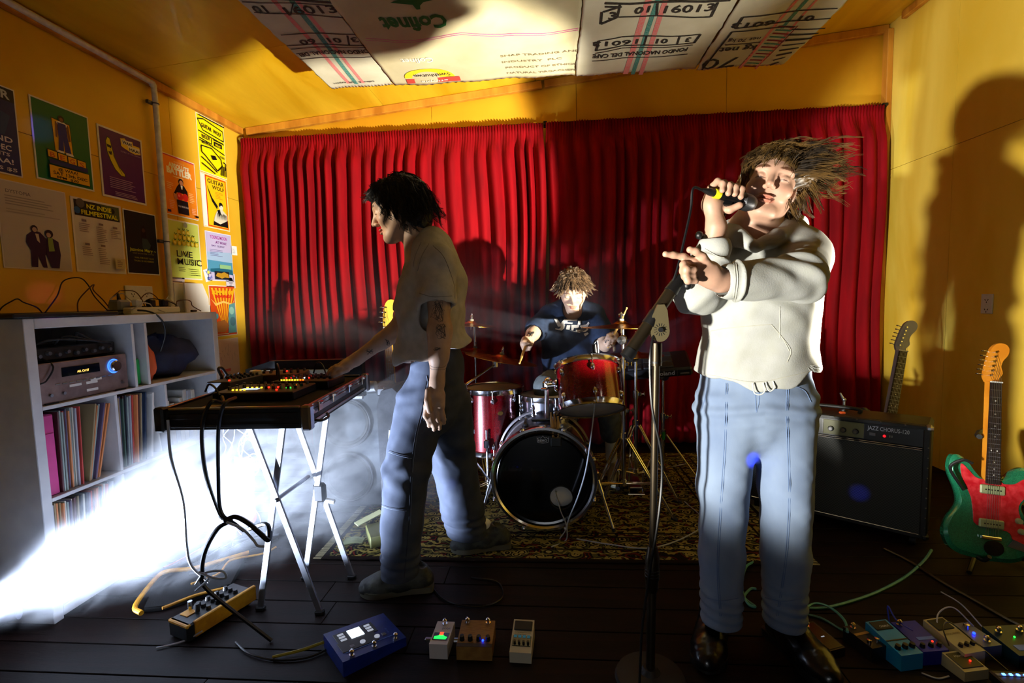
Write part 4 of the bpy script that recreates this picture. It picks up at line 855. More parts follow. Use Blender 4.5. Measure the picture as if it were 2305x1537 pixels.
# ================================================================ RUG
def rug_material():
    m = bpy.data.materials.new('persian_rug'); m.use_nodes = True; nt = m.node_tree; N = nt.nodes; K = nt.links; b = N['Principled BSDF']
    b.inputs['Roughness'].default_value = .95; b.inputs['Specular IOR Level'].default_value = .1
    tc = N.new('ShaderNodeTexCoord'); mp = N.new('ShaderNodeMapping'); K.new(tc.outputs['Object'], mp.inputs[0])
    def noise_warp(src, sc, amt):
        n = N.new('ShaderNodeTexNoise'); n.inputs['Scale'].default_value = sc; K.new(src, n.inputs[0])
        a = N.new('ShaderNodeVectorMath'); a.operation = 'MULTIPLY_ADD'; K.new(n.outputs['Color'], a.inputs[0]); a.inputs[1].default_value = (amt,) * 3; K.new(src, a.inputs[2]); return a.outputs[0]
    wv = noise_warp(mp.outputs[0], 14, .035)
    v1 = N.new('ShaderNodeTexVoronoi'); v1.inputs['Scale'].default_value = 16; K.new(wv, v1.inputs[0])
    r1 = N.new('ShaderNodeValToRGB'); r1.color_ramp.interpolation = 'CONSTANT'; e = r1.color_ramp.elements
    e[0].color = lin((.62, .55, .30)) + (1,); e[1].position = .16; e[1].color = lin((.10, .07, .06)) + (1,)
    for p, c in ((.26, (.66, .60, .36)), (.34, (.12, .10, .09)), (.46, (.34, .33, .18)), (.56, (.09, .07, .07)), (.66, (.38, .12, .10)), (.74, (.10, .08, .07))):
        x = e.new(p); x.color = lin(c) + (1,)
    K.new(v1.outputs['Distance'], r1.inputs[0])
    wa = N.new('ShaderNodeTexWave'); wa.wave_type = 'RINGS'; wa.inputs['Scale'].default_value = 6; wa.inputs['Distortion'].default_value = 9; wa.inputs['Detail Scale'].default_value = 3; K.new(mp.outputs[0], wa.inputs[0])
    r2 = N.new('ShaderNodeValToRGB'); r2.color_ramp.interpolation = 'CONSTANT'; r2.color_ramp.elements[0].color = (0, 0, 0, 1); r2.color_ramp.elements[1].position = .80; r2.color_ramp.elements[1].color = (1, 1, 1, 1); K.new(wa.outputs['Fac'], r2.inputs[0])
    mx = N.new('ShaderNodeMix'); mx.data_type = 'RGBA'; K.new(r2.outputs[0], mx.inputs[0]); K.new(r1.outputs[0], mx.inputs[6]); mx.inputs[7].default_value = lin((.58, .52, .28)) + (1,)
    # border bands along the edges (object space: rug centre at 0)
    sep = N.new('ShaderNodeSeparateXYZ'); K.new(tc.outputs['Object'], sep.inputs[0])
    def dist(out, half):
        a = N.new('ShaderNodeMath'); a.operation = 'ABSOLUTE'; K.new(out, a.inputs[0]); s_ = N.new('ShaderNodeMath'); s_.operation = 'SUBTRACT'; s_.inputs[0].default_value = half; K.new(a.outputs[0], s_.inputs[1]); return s_.outputs[0]
    mn = N.new('ShaderNodeMath'); mn.operation = 'MINIMUM'; K.new(dist(sep.outputs[0], RUGW / 2), mn.inputs[0]); K.new(dist(sep.outputs[1], RUGD / 2), mn.inputs[1])
    r3 = N.new('ShaderNodeValToRGB'); r3.color_ramp.interpolation = 'CONSTANT'; e = r3.color_ramp.elements; e[0].color = (1, 1, 1, 1); e[1].position = .022; e[1].color = (0, 0, 0, 1)
    for p, c in ((.10, 1), (.112, 0), (.215, 1), (.23, 0), (.26, 1), (.27, 0)): x = e.new(p); x.color = (c, c, c, 1)
    K.new(mn.outputs[0], r3.inputs[0])
    mx2 = N.new('ShaderNodeMix'); mx2.data_type = 'RGBA'; K.new(r3.outputs[0], mx2.inputs[0]); K.new(mx.outputs[2], mx2.inputs[6]); mx2.inputs[7].default_value = lin((.11, .08, .07)) + (1,)
    K.new(mx2.outputs[2], b.inputs['Base Color'])
    n = N.new('ShaderNodeTexNoise'); n.inputs['Scale'].default_value = 500; K.new(tc.outputs['Object'], n.inputs[0]); bp = N.new('ShaderNodeBump'); bp.inputs['Strength'].default_value = .6; bp.inputs['Distance'].default_value = .004; K.new(n.outputs['Fac'], bp.inputs['Height']); K.new(bp.outputs[0], b.inputs['Normal'])
    return m
RUGW, RUGD = 2.14, 1.56; RC = (.0, 2.10 + RUGD / 2, .0005)
rugm = rug_material()
rg = thing('persian_rug', 'patterned olive and black persian rug under the drum kit', 'rug', RC, RZ(.008))
MB().box((0, 0, .004), (RUGW, RUGD, .008), b=.003).build('rug_pile', rugm, rg, world=False)
mb = MB(); r = random.Random(2)
for i in range(150):
    for s_ in (-1, 1): y = -RUGD / 2 + RUGD * (i + .5) / 150; mb.box((s_ * (RUGW / 2 + .018), y + r.uniform(-.003, .003), .003), (.04, .004, .003))
mb.build('fringe', M('rug_fringe', (.62, .58, .45), .9), rg, world=False, kind='stuff')

# ================================================================ DRUM KIT
redsp = M('red_sparkle', (.34, .0, .02), .22, .35, c2=(.50, .01, .06), scale=420, lo=.45, hi=.62, coat=1)
skin_w = M('drum_head_white', (.86, .84, .82), .5, c2=(.70, .68, .66), scale=7, lo=.3, hi=.8)
skin_k = M('drum_head_black', (.012, .012, .015), .16, coat=.3)
greysp = M('silver_sparkle', (.62, .60, .62), .25, .6, c2=(.40, .38, .40), scale=300, lo=.4, hi=.6, coat=1)
def oval_lug(par, m, bl=True):      # m: z axis outward from shell, y along the drum
    g = MB().at(m @ Matrix.Scale(1.0, 4)).lathe([(.0165, 0), (.0165, .004), (.011, .011), (0, .014)], Matrix.Diagonal((.75, 1.25, 1, 1)), 16).build('lug', chrome, par)
    return g
def drum(name, label, c, up, r, h, shell, top, bottom, nl=6, badge=None, a0=0.2):
    up = Vector(up).normalized(); c = Vector(c); y = Vector((0, 1, 0)); x = y.cross(up).normalized(); y = up.cross(x)
    m = Matrix((x, y, up)).transposed().to_4x4(); m.translation = c - up * h     # origin at bottom centre
    t = thing(name, label, 'drum', m.translation, m.to_3x3().to_4x4())
    MB().lathe([(r, .008), (r, h - .008)], n=56, caps=False).build('shell', shell, t, world=False)
    for z, mm, s_ in ((h, top, 1), (0, bottom, -1)):
        MB().lathe([(0, z - .004 * s_ + .003 * s_), (r * .97, z - .001 * s_), (r + .002, z - .004 * s_)] if s_ > 0 else [(r + .002, .004), (r * .97, .001), (0, .001)], n=56, caps=False).build('drum_head', mm, t, world=False)
        MB().lathe([(r + .004, z - .022 * s_), (r + .010, z - .020 * s_), (r + .006, z - .006 * s_), (r + .006, z + .006 * s_), (r + .012, z + .009 * s_), (r + .004, z + .011 * s_), (r - .001, z + .006 * s_), (r + .002, z - .004 * s_)][::1 if s_ > 0 else -1], n=56, caps=False).build('rim', chrome, t, world=False)
    for i in range(nl):
        a = a0 + 2 * PI * i / nl; d = Vector((math.cos(a), math.sin(a), 0))
        for z in ((h - .052), .052):
            lm = frame(d * r + Vector((0, 0, z)), Vector((0, 0, 1)).cross(d), (0, 0, 1))
            lg = MB().at(lm).lathe([(.0165, 0), (.0165, .004), (.011, .012), (0, .015)], Matrix.Diagonal((.78, 1.2, 1, 1)), 16).build('lug', chrome, t, world=False)
            WM[lg.name] = WM[t.name].copy(); s_ = 1 if z > h / 2 else -1
            p = d * (r + .010); MB().cyl(p + Vector((0, 0, z)), p + Vector((0, 0, z + s_ * .052)), .0028, n=8).ball(p + Vector((0, 0, z + s_ * .056)), .0045, n=8, k=5).build('tension_rod', chrome, lg, world=False)
    return t, m
t, m = drum('rack_tom', 'red sparkle rack tom tilted above the bass drum with a clipped microphone', (.178, 2.56, .805), (-.05, .42, .88), .160, .225, redsp, skin_w, skin_w, 6, a0=.62)
ins = MB().at(m); mdisc = T(-.161, -.02, .13) @ RY(-PI / 2)
ins.lathe([(.034, 0), (.034, .006), (.024, .014), (.014, .016), (.014, .05), (0, .05)], mdisc, 24).build('mount_plate', chrome, t)
t, m = drum('floor_tom', 'red sparkle floor tom standing left of the bass drum', (-.36, 2.95, .63), (0, .02, 1), .172, .37, redsp, skin_w, skin_w, 8, a0=.1)
for a in (.3, 2.5, 4.6):
    d = Vector((math.cos(a), math.sin(a), 0)); b = Vector((-.36, 2.95, 0)) + d * .19
    MB().tube([b + Vector((0, 0, .42)), b + Vector((0, 0, .06)), b + d * .03 + Vector((0, 0, .012))], .006, 10).build('leg', chrome, t)
    MB().box((b.x, b.y, .34), (.03, .03, .05), b=.006).build('leg_bracket', chrome, t)
    MB().cyl(b + d * .03 + Vector((0, 0, 0)), b + d * .03 + Vector((0, 0, .03)), .012, n=10).build('rubber_foot', blackrub, t)
a = -PI / 2 + .35; d = Vector((math.cos(a), math.sin(a), 0)); MB().at(frame(Vector((-.36, 2.95, .51)) + d * .173, Vector((0, 0, 1)).cross(d), (0, 0, 1))).lathe([(.016, 0), (.014, .003), (0, .003)], Matrix.Diagonal((1, .8, 1, 1)), 20).build('badge', M('brass_badge', (.62, .5, .25), .4, .8), t)
# bass drum: axis along +Y
KX, KY, KZ, KR = -.052, 2.36, .282, .247
kd = thing('bass_drum', 'silver sparkle bass drum with glossy black front head', 'drum', (KX, KY + .2, 0)); ky = frame((KX, KY, KZ), (1, 0, 0), (0, 0, 1))   # z -> -Y (towards the audience)
MB().at(ky).lathe([(KR - .006, -.03), (KR - .006, -.40)], n=64, caps=False).build('shell', greysp, kd)
def ringdisc(mb, r_out, hx, hy, hr, z, n=64):    # disc with an off-centre round hole
    vs = []; fs = []
    for i in range(n):
        a = 2 * PI * i / n; o = Vector((r_out * math.cos(a), r_out * math.sin(a))); h_ = Vector((hx + hr * math.cos(a), hy + hr * math.sin(a)))
        for k in range(5): q = o.lerp(h_, k / 4); vs.append((q.x, q.y, z))
    for i in range(n):
        j = (i + 1) % n
        for k in range(4): fs.append((i * 5 + k, j * 5 + k, j * 5 + k + 1, i * 5 + k + 1))
    return mb.add(vs, fs)
hx, hy, hr = .083, -.092, .056
ringdisc(MB().at(ky), KR - .008, hx, hy, hr, 0).build('front_head', skin_k, kd)
MB().at(ky).torus(T(hx, hy, .001), hr + .002, .0035, 40, 8).build('port_ring', M('port_ring', (.05, .05, .055), .4), kd)
MB().at(ky).lathe([(KR - .006, -.405), (0, -.41)], n=48).build('rear_head', skin_w, kd)
MB().at(ky).lathe([(KR - .010, .004), (KR - .002, .012), (KR + .010, .012), (KR + .013, .002), (KR + .013, -.032), (KR + .004, -.036), (KR - .002, -.03)], n=72, caps=False).build('hoop', chrome, kd)
MB().at(ky).lathe([(KR + .004, -.36), (KR + .013, -.365), (KR + .013, -.40), (KR - .002, -.405)], n=64, caps=False).build('hoop', M('hoop_grey', (.5, .48, .5), .3, .5), kd)
MB().at(ky).lathe([(KR - .012, -.0005), (KR - .020, .0035), (KR - .030, .001)], n=64, caps=False).build('head_collar', skin_k, kd)
for i in range(8):
    a = PI / 8 + i * PI / 4; d = Vector((math.cos(a), math.sin(a), 0)); p = d * (KR + .016)
    lg = MB().at(ky).box((0, 0, 0), (.022, .014, .030), frame(p + Vector((0, 0, -.004)), Vector((0, 0, 1)).cross(d), d), b=.004).build('claw_hook', chrome, kd)
    MB().at(ky).cyl(p + Vector((0, 0, .012)), p + Vector((0, 0, -.11)), .0032, n=8).ball(p + Vector((0, 0, .018)), .007, n=8, k=6).build('tension_rod', chrome, lg)
    for z in (-.11, -.29): MB().at(ky).box((0, 0, 0), (.016, .016, .05), frame(d * (KR + .004) + Vector((0, 0, z)), Vector((0, 0, 1)).cross(d), d), b=.006).build('lug', chrome, kd)
lgm = MB().at(ky).mat(M('logo_white', (.85, .86, .92), .4, emit=0))
lgm.text('REMO', T(-.0235, .186, .0015), .016, w=.044, bold=.03); lgm.text('POWERSTROKE', T(-.012, .1795, .0015), .005, w=.022)
cr = [(-.029, .212), (-.026, .200), (-.018, .206), (-.0095, .203), (0, .215), (.0095, .203), (.018, .206), (.026, .200), (.029, .212), (.0255, .183), (.0, .178), (-.0255, .183)]
for a_, b_ in zip(cr, cr[1:] + cr[:1]):
    a_, b_ = Vector(a_), Vector(b_); n_ = (b_ - a_).orthogonal().normalized() * .0009; lgm.flat([tuple(a_ + n_), tuple(b_ + n_), tuple(b_ - n_), tuple(a_ - n_)], .0014)
lgm.build('head_logo', parent=kd, kind='stuff')
o = MB().tube(catmull([(KX - .14, 2.56, .12), (KX - .02, 2.50, .14), (KX + .06, 2.447, .185), (KX + .13, 2.46, .20), (KX + .17, 2.50, .20)], 4), [.03, .05, .065, .072, .076, .078, .080, .080, .080, .080, .080, .080, .078, .075, .068, .05, .03], 20).build('drum_pillow', M('pillow_white', (.95, .94, .90), .8), smooth=80)
recenter(o, (KX, 2.5, .05)); tag(o, 'white pillow inside the bass drum seen through the port hole', 'pillow')
for s_ in (-1, 1):
    a = Vector((KX + s_ * .262, KY + .12, .26)); b = Vector((KX + s_ * .34, KY + .02, .01))
    lg = MB().cyl(a, b, .008, n=12).build('spur', chrome, kd); MB().box(a, (.03, .05, .05), b=.008).cyl(a, a + (b - a) * .35, .012, n=12).build('spur_bracket', chrome, lg); MB().cyl(b + (a - b) * .06, b, .011, .008, n=10).build('spur_tip', blackrub, lg)
# tom mount on the bass drum, stick holder
MB().box((KX - .01, KY + .17, KZ + KR + .008), (.10, .06, .014), b=.004).build('mount_base', M('steel_blue', (.30, .36, .5), .25, .9), kd)
MB().cyl((KX + .02, KY + .17, KZ + KR), (KX + .02, KY + .17, .715), .0115, n=16).build('mount_post', chrome, kd)
mb = MB().box((KX + .02, KY + .17, .715), (.04, .04, .045), b=.010).ball((KX + .03, KY + .16, .735), .022).cyl((KX + .03, KY + .165, .735), (.035, 2.53, .715), .008, n=10)
mb.cyl((KX - .005, KY + .14, .70), (KX + .02, KY + .13, .70), .006, n=8).cyl((KX + .045, KY + .15, .72), (KX + .06, KY + .12, .74), .006, n=8).build('mount_joint', chrome, kd)
MB().box((KX - .085, KY + .10, KZ + KR * .965), (.022, .10, .05), RZ(0), b=.006).build('mount_clamp', M('clamp_dark', (.30, .30, .34), .3, .7), kd)
wood_s = M('hickory', (.82, .66, .38), .5, c2=(.70, .52, .26), scale=8, stretch=(4, 4, 1))
def stick(label, a, b, group=None):
    a, b = Vector(a), Vector(b); L = (b - a).length
    o = MB().lathe([(0, 0), (.006, .002), (.0073, .01), (.0073, L * .72), (.0035, L * .96), (.005, L * .975), (.004, L), (0, L + .001)], along(a, b), 12).build('drumstick', wood_s, smooth=60); recenter(o, a); return tag(o, label, 'drumstick', group)
for i in range(3):
    x = KX + .052 + i * .011; stick('spare drumstick standing in the holder on the bass drum hoop', (x, KY - .004 + .011 * (i % 2), .470), (x - .012 + .006 * i, KY + .03, .605 - .01 * i), 'spare drumsticks on the bass drum')
t = thing('stick_holder', 'small clip holding spare drumsticks on the bass drum hoop', 'holder', (KX + .063, KY - .03, .45)); MB().box((KX + .063, KY - .028, .475), (.05, .012, .045), b=.004).build('clip', black, t)

# snare behind the bass drum
t, m = drum('snare_drum', 'snare drum half hidden behind the bass drum and rack tom', (-.02, 2.86, .60), (0, .03, 1), .165, .13, M('snare_shell', (.55, .55, .6), .2, 1), skin_w, skin_w, 8)
for a in (.6, 2.7, 4.8): MB().tube([(-.02, 2.86, .40), (-.02 + .24 * math.cos(a), 2.86 + .24 * math.sin(a), .012)], .007, 8).build('stand_leg', chrome, t)
MB().cyl((-.02, 2.86, .30), (-.02, 2.86, .46), .012, n=12).build('stand_post', chrome, t)

# cymbals and stands
bronze_c = M('cymbal_bronze', (.80, .58, .20), .26, 1, c2=(.62, .40, .12), scale=10, stretch=(1, 1, 1), bump=.04, bscale=70)
def cymbal_mb(r, m, h=.030):
    prof = [(.006, h), (r * .10, h * .97), (r * .19, h * .62), (r * .22, h * .50), (r * .6, h * .25), (r, 0)]
    return MB().at(m).lathe(prof + [(r, -.0015)] + [(q, z - .002) for q, z in prof[::-1][1:]], n=64, caps=False)
def cym(label, c, r, nrm, h=.030):
    m = along(c, Vector(c) + Vector(nrm).normalized()); t = thing('cymbal', label, 'cymbal', c, m.to_3x3().to_4x4())
    cymbal_mb(r, Matrix.Identity(4), h).build('bow', bronze_c, t, world=False, smooth=50)
    mb = MB(); mb.lathe([(.014, h * .8), (.014, h + .010)], n=16).build('felt', M('felt_grey', (.55, .54, .5), .9), t, world=False)
    MB().cyl((0, 0, -.03), (0, 0, h + .045), .0035, n=8).box((0, 0, h + .03), (.034, .010, .014), b=.004).cyl((0, 0, h + .008), (0, 0, h + .035), .008, n=10).build('wing_nut', chrome, t, world=False)
    return t
def tripod(t, x, y, zc, r, rot, zb=None, double=True, h=.0):
    zb = zb if zb is not None else zc * .28
    c = MB().cyl((x, y, zc - .02), (x, y, zc + .03), .020, n=14).build('leg_collar', chrome, t)
    c2 = MB().cyl((x, y, zb - .015), (x, y, zb + .02), .019, n=14).build('leg_collar', chrome, t)
    for k in range(3):
        a = rot + 2 * PI * k / 3; d = Vector((math.cos(a), math.sin(a), 0)); s_ = Vector((-d.y, d.x, 0)) * .011
        p0 = Vector((x, y, zc)) + d * .02; p1 = Vector((x, y, .018)) + d * r; q0 = Vector((x, y, zb)) + d * .02; q1 = p0.lerp(p1, .58)
        mb = MB()
        for s in ((-1, 1) if double else (0,)):
            mb.tube([p0 + s_ * s, p1 + s_ * s * .6], .0055, 6)
        mb.build('leg', chrome, t)
        mb = MB()
        for s in ((-1, 1) if double else (0,)): mb.tube([q0 + s_ * s, q1 + s_ * s], .0045, 6)
        mb.build('brace', chrome, t)
        MB().cyl(p1 + d * -.012 + Vector((0, 0, .004)), p1 + d * .018 + Vector((0, 0, -.006)), .013, .010, n=10).build('rubber_foot', blackrub, t)
def pole(t, x, y, zs, rs):
    for (z0, z1), r_ in zip(zip(zs, zs[1:]), rs): MB().cyl((x, y, z0), (x, y, z1), r_, n=16).build('tube', chrome, t)
    for z, r_ in zip(zs[1:-1], rs):
        MB().cyl((x, y, z - .022), (x, y, z + .022), r_ * 1.45, n=16).box((x + r_ * 1.6, y - .004, z), (.022, .020, .026), b=.005).cyl((x + r_ * 2, y, z), (x + r_ * 2 + .022, y, z), .004, n=8).box((x + r_ * 2 + .024, y, z), (.006, .010, .026), b=.002).build('height_clamp', chrome, t)
sx = atY(1403, 900, 2.66).x
t = thing('cymbal_stand', 'tall chrome cymbal stand right of the bass drum with double braced legs', 'stand', (sx, 2.66, 0))
pole(t, sx, 2.66, [.135, .55, .80, .985], [.0125, .0105, .0085]); tripod(t, sx, 2.66, .40, .27, -2.62, .155)
MB().box((sx, 2.65, .93), (.035, .03, .05), b=.008).cyl((sx - .035, 2.645, .93), (sx + .02, 2.645, .93), .007, n=10).lathe([(.022, 0), (.022, .014), (0, .016)], frame((sx - .012, 2.632, .93), (1, 0, 0), (0, 0, 1)), 18).build('tilter', chrome, t)
MB().torus(T(sx - .06, 2.62, .905) @ RY(.4), .010, .003, 16, 6).box((sx - .05, 2.63, .885), (.012, .012, .03), b=.003).build('memory_lock', chrome, t)
cym('ride cymbal nearly edge on at the drummer\'s left hand atop the tall stand', (sx - .010, 2.65, .995), .205, (.02, .03, 1), .036)
hx_ = atY(1431, 900, 2.86).x
t = thing('hihat_stand', 'chrome hi-hat stand with foot pedal behind the tall cymbal stand', 'stand', (hx_, 2.86, 0))
pole(t, hx_, 2.86, [.12, .60, .795], [.0125, .0095]); MB().cyl((hx_, 2.86, .79), (hx_, 2.86, .96), .003, n=8).cyl((hx_, 2.86, .845), (hx_, 2.86, .885), .010, n=12).build('pull_rod', chrome, t)
tripod(t, hx_, 2.86, .42, .24, -.5, .14)
MB().box((hx_ - .0, 2.98, .045), (.085, .24, .012), RX(0), b=.003).build('foot_board', steel, t); MB().tube([(hx_ - .04, 2.86, .02), (hx_ - .04, 2.86, .16), (hx_ + .04, 2.86, .16), (hx_ + .04, 2.86, .02)], .006, 8).box((hx_, 2.86, .01), (.10, .03, .012), b=.003).build('pedal_frame', chrome, t)
cym('upper hi-hat cymbal closed on its twin', (hx_, 2.86, .825), .158, (0, 0, 1), .024)
m_ = RX(PI); t2 = cym('lower hi-hat cymbal with its bell facing down', (hx_, 2.86, .822), .158, (0, .001, -1), .024)
# left crash on a boom
t = thing('boom_cymbal_stand', 'chrome boom stand left of the floor tom carrying the tilted crash', 'stand', (-.475, 2.62, 0))
pole(t, -.475, 2.62, [.10, .45, .685], [.0115, .0095]); tripod(t, -.475, 2.62, .32, .22, .5, .12)
MB().ball((-.475, 2.61, .695), .020).box((-.475, 2.60, .70), (.04, .03, .035), b=.008).build('boom_joint', chrome, t)
MB().cyl((-.52, 2.55, .675), (-.335, 2.84, .782), .0065, n=12).build('boom_arm', chrome, t)
MB().box((-.33, 2.85, .788), (.03, .03, .05), b=.008).cyl((-.33, 2.85, .80), (-.298, 2.90, .83), .006, n=10).build('tilter', chrome, t)
cym('bronze crash cymbal tilted towards the drummer above the floor tom', (-.30, 2.90, .808), .215, (.20, .05, 1), .030)
t = thing('rear_cymbal_stand', 'chrome stand behind the man carrying two dark cymbals', 'stand', (-.50, 3.2, 0))
pole(t, -.50, 3.2, [.10, .60, 1.0], [.0115, .0085]); tripod(t, -.50, 3.2, .32, .22, .9, .12)
cym('dark cymbal edge showing behind the back of the standing man', (-.52, 3.2, 1.00), .16, (.1, 0, 1), .028)
cym('small dark cymbal low behind the back of the standing man', (-.50, 3.2, .83), .12, (.12, 0, 1), .022)
# stick lying on rack tom rim bottom not shown; percussion pad on a stand
px_ = atY(1493, 900, 3.05).x
t = thing('percussion_pad', 'black electronic percussion pad on a chrome stand right of the hi-hat', 'drum pad', (.62, 3.05, .74), RZ(-.12) @ RX(.30) @ RY(-.10))
padm = M('pad_black', (.06, .065, .08), .4)
MB().box((0, 0, 0), (.40, .26, .055), b=.012).build('housing', padm, t, world=False)
for i in range(3):
    for j in range(3): MB().box((-.12 + .09 * i, -.075 + .075 * j, .030), (.082, .068, .012), b=.006).build('pad', M('pad_rubber', (.10, .10, .12), .6), t, world=False)
mb = MB(); mb.text('Roland', frame((-.005, -.1305, -.010), (1, 0, 0), (0, 0, 1)), .036, w=.105, bold=.015, ext=.0003).build('lettering', M('logo_grey', (.75, .77, .82), .4), t, world=False)
MB().box((.115, -.131, 0), (.002, .002, .04)).box((.155, -.132, -.006), (.05, .003, .010), b=.001).build('trim_line', steel, t, world=False)
t = thing('pad_stand', 'chrome tripod stand under the percussion pad', 'stand', (px_, 3.06, 0))
pole(t, px_, 3.06, [.05, .42, .66], [.0125, .0095]); tripod(t, px_, 3.06, .31, .23, -.35, .10, False)
MB().lathe([(.026, 0), (.026, .02), (0, .022)], frame((px_, 3.03, .675), (1, 0, 0), (0, 0, 1)), 20).box((px_, 3.06, .675), (.05, .05, .05), b=.01).build('clamp', chrome, t)
MB().box((px_, 3.045, .305), (.018, .02, .05), b=.004).build('green_tape', M('green_tape', (.05, .5, .12), .6), t)
# kick drum pedal hidden; microphones
micb = M('mic_black', (.05, .05, .055), .35, .3); grille = M('mic_grille', (.30, .30, .31), .35, .8, bump=.8, bscale=900)
t = thing('tom_microphone', 'small black clip microphone with cable on the rack tom rim', 'microphone', (.215, 2.50, .80))
a, b = Vector(atY(1338, 775, 2.47)), Vector(atY(1342, 812, 2.47))
MB().cyl(a, b, .011, .013, n=14).build('mic_body', micb, t); MB().lathe([(.012, 0), (.016, .01), (.012, .024), (0, .028)], along(b, b + (b - a)), 14).build('grille', grille, t)
MB().box(b + Vector((.005, .02, -.01)), (.03, .03, .05), b=.008).tube(catmull([b + Vector((-.02, .0, .05)), b + Vector((-.03, 0, .02)), b + Vector((-.015, .02, -.02))], 5), .003, 6).build('clip', black, t)
cable('mic_cable', 'thin pale cable falling from the tom microphone past the bass drum', [V3(1338, 772, 2.47), V3(1345, 770, 2.45), V3(1347, 820, 2.42), V3(1340, 900, 2.36), V3(1330, 985, 2.30), V3(1318, 1060, 2.28), V3(1300, 1120, 2.27), V3(1278, 1175, 2.27), (.05, 2.29, .012), (-.02, 2.22, .012)], .0030, cg)
cable('mic_cable', 'short pale cable coming out of the bass drum port', [V3(1258, 1108, 2.40), V3(1250, 1110, 2.345), V3(1262, 1150, 2.33), V3(1275, 1185, 2.31), (.02, 2.30, .012)], .0028, cg)
cable('floor_cable', 'thin cable snaking over the rug in front of the cymbal stand', [(.10, 2.30, .013), (.25, 2.25, .013), (.42, 2.22, .013), (.6, 2.32, .013), (.75, 2.5, .013), (.72, 2.75, .013)], .003, cg)

# ================================================================ MICROPHONE STAND IN FRONT
brz = M('stand_bronze', (.27, .23, .17), .38, .85, c2=(.20, .17, .13), scale=6)
t = thing('mic_stand', 'dark bronze boom microphone stand in front of the singer', 'stand', (.280, 1.44, 0))
A0 = Vector((.277, 1.44, .01)); A1 = Vector((.2975, 1.44, 1.035))
at_ = lambda z: A0.lerp(A1, (z - .01) / 1.025)
MB().lathe([(.10, 0), (.105, .006), (.10, .016), (.03, .026), (.02, .04)], T(A0.x, A0.y, 0), 40).build('round_base', blackrub, t)
MB().cyl(at_(.02), at_(.40), .0135, n=20).build('lower_tube', brz, t); MB().cyl(at_(.36), at_(1.0), .0105, n=20).build('upper_tube', brz, t)
g = MB().at(along(at_(.28), at_(.42))).lathe([(.015, 0), (.019, .01), (.019, .035), (.021, .04), (.021, .10), (.018, .115), (.0135, .14)], n=24).build('height_clutch', brz, t)
for z in (.05, .06, .07): MB().at(along(at_(.28), at_(.42))).torus(T(0, 0, z), .0212, .0012, 24, 6).build('grip_ring', black, g)
MB().cyl(at_(.955), at_(1.02), .0155, n=20).build('top_sleeve', brz, t); MB().cyl(at_(.962), at_(.968), .0165, n=20).build('band', black, t)
hm = frame(at_(1.055) + Vector((.004, -.022, .012)), (1, 0, 0), (.18, 0, 1))
pts = [(.026 * math.cos(a), -.012 + .030 * math.sin(a)) for a in [PI + PI * i / 12 for i in range(13)]] + [(.020, .045), (.012, .062), (-.006, .062), (-.022, .03)]
pl = MB().at(hm).prism(pts, -.008, .004).build('swivel_plate', M('plate_bronze', (.52, .47, .34), .4, .8), t); MB().at(hm).prism(pts, -.034, -.024).build('swivel_plate', M('plate_bronze', (1, 1, 1)), t)
MB().at(hm).cyl((0, -.008, .004), (0, -.008, .012), .0075, n=6).build('bolt', black, pl)
for i in range(14):
    a = 2 * PI * i / 14; MB().at(hm).box((.014, 0, .0045), (.008, .0012, .0012), T(0, -.008, 0) @ RZ(a)).build('star_mark', black, pl)
b0, b1 = Vector(atY(1412, 800, 1.405)), Vector(atY(1637, 470, 1.52)); D = b1 - b0
MB().cyl(b0, b0.lerp(b1, .46), .0180, n=20).build('boom_grip', brz, t)
MB().cyl(b0 - D.normalized() * .006, b0 + D.normalized() * .02, .0195, n=20).build('end_cap', black, t)
MB().cyl(b0.lerp(b1, .20), b0.lerp(b1, .28), .0195, n=20).build('band', black, t); MB().cyl(b0.lerp(b1, .42), b0.lerp(b1, .52), .0200, .016, n=20).build('band', black, t)
MB().cyl(b0.lerp(b1, .4), b0.lerp(b1, .82), .0105, n=16).build('boom_tube', brz, t); MB().cyl(b0.lerp(b1, .80), b0.lerp(b1, .985), .0072, n=14).build('boom_tip', brz, t)
MB().cyl(b0.lerp(b1, .78), b0.lerp(b1, .83), .013, n=16).build('collar', brz, t); q = b0.lerp(b1, .80); MB().ball(q + Vector((-.026, -.005, .006)), .012).cyl(q, q + Vector((-.026, -.005, .006)), .006, n=8).build('knob', black, t)
q = b0.lerp(b1, .50); MB().ball(q + Vector((.024, -.008, -.014)), (.011, .008, .013)).build('knob', black, t)
c_ = b1; mp_, mq = Vector(atY(1612, 436, 1.475)), Vector(atY(1668, 452, 1.50))     # microphone axis
md_ = (mq - mp_).normalized()
MB().cyl(b1 - D.normalized() * .012, mp_.lerp(mq, .45) + Vector((0, 0, -.012)), .011, .015, n=14).build('mic_clip', black, t)
t = thing('vocal_microphone', 'black vocal microphone with yellow band at the singer\'s mouth', 'microphone', tuple(mp_))
MB().at(along(mp_, mq)).lathe([(.0115, -.004), (.0125, .0), (.0125, .022), (.015, .060), (.0185, .082)], n=24).build('mic_body', micb, t)
MB().at(along(mp_, mq)).lathe([(.0188, .080), (.0245, .086), (.0245, .092), (.0250, .108), (.019, .124), (.009, .131), (0, .132)], n=28).build('grille', grille, t)
MB().at(along(mp_, mq)).lathe([(.0128, -.006), (.0135, -.004), (.0135, .010), (.0128, .012)], n=24).build('yellow_band', M('yellow_tape', (.80, .78, .10), .4), t)
MB().at(along(mp_, mp_ - md_)).lathe([(.0105, 0), (.0105, .022), (.007, .034), (.0045, .045)], n=18).build('plug', black, t)
e_ = mp_ - md_ * .045
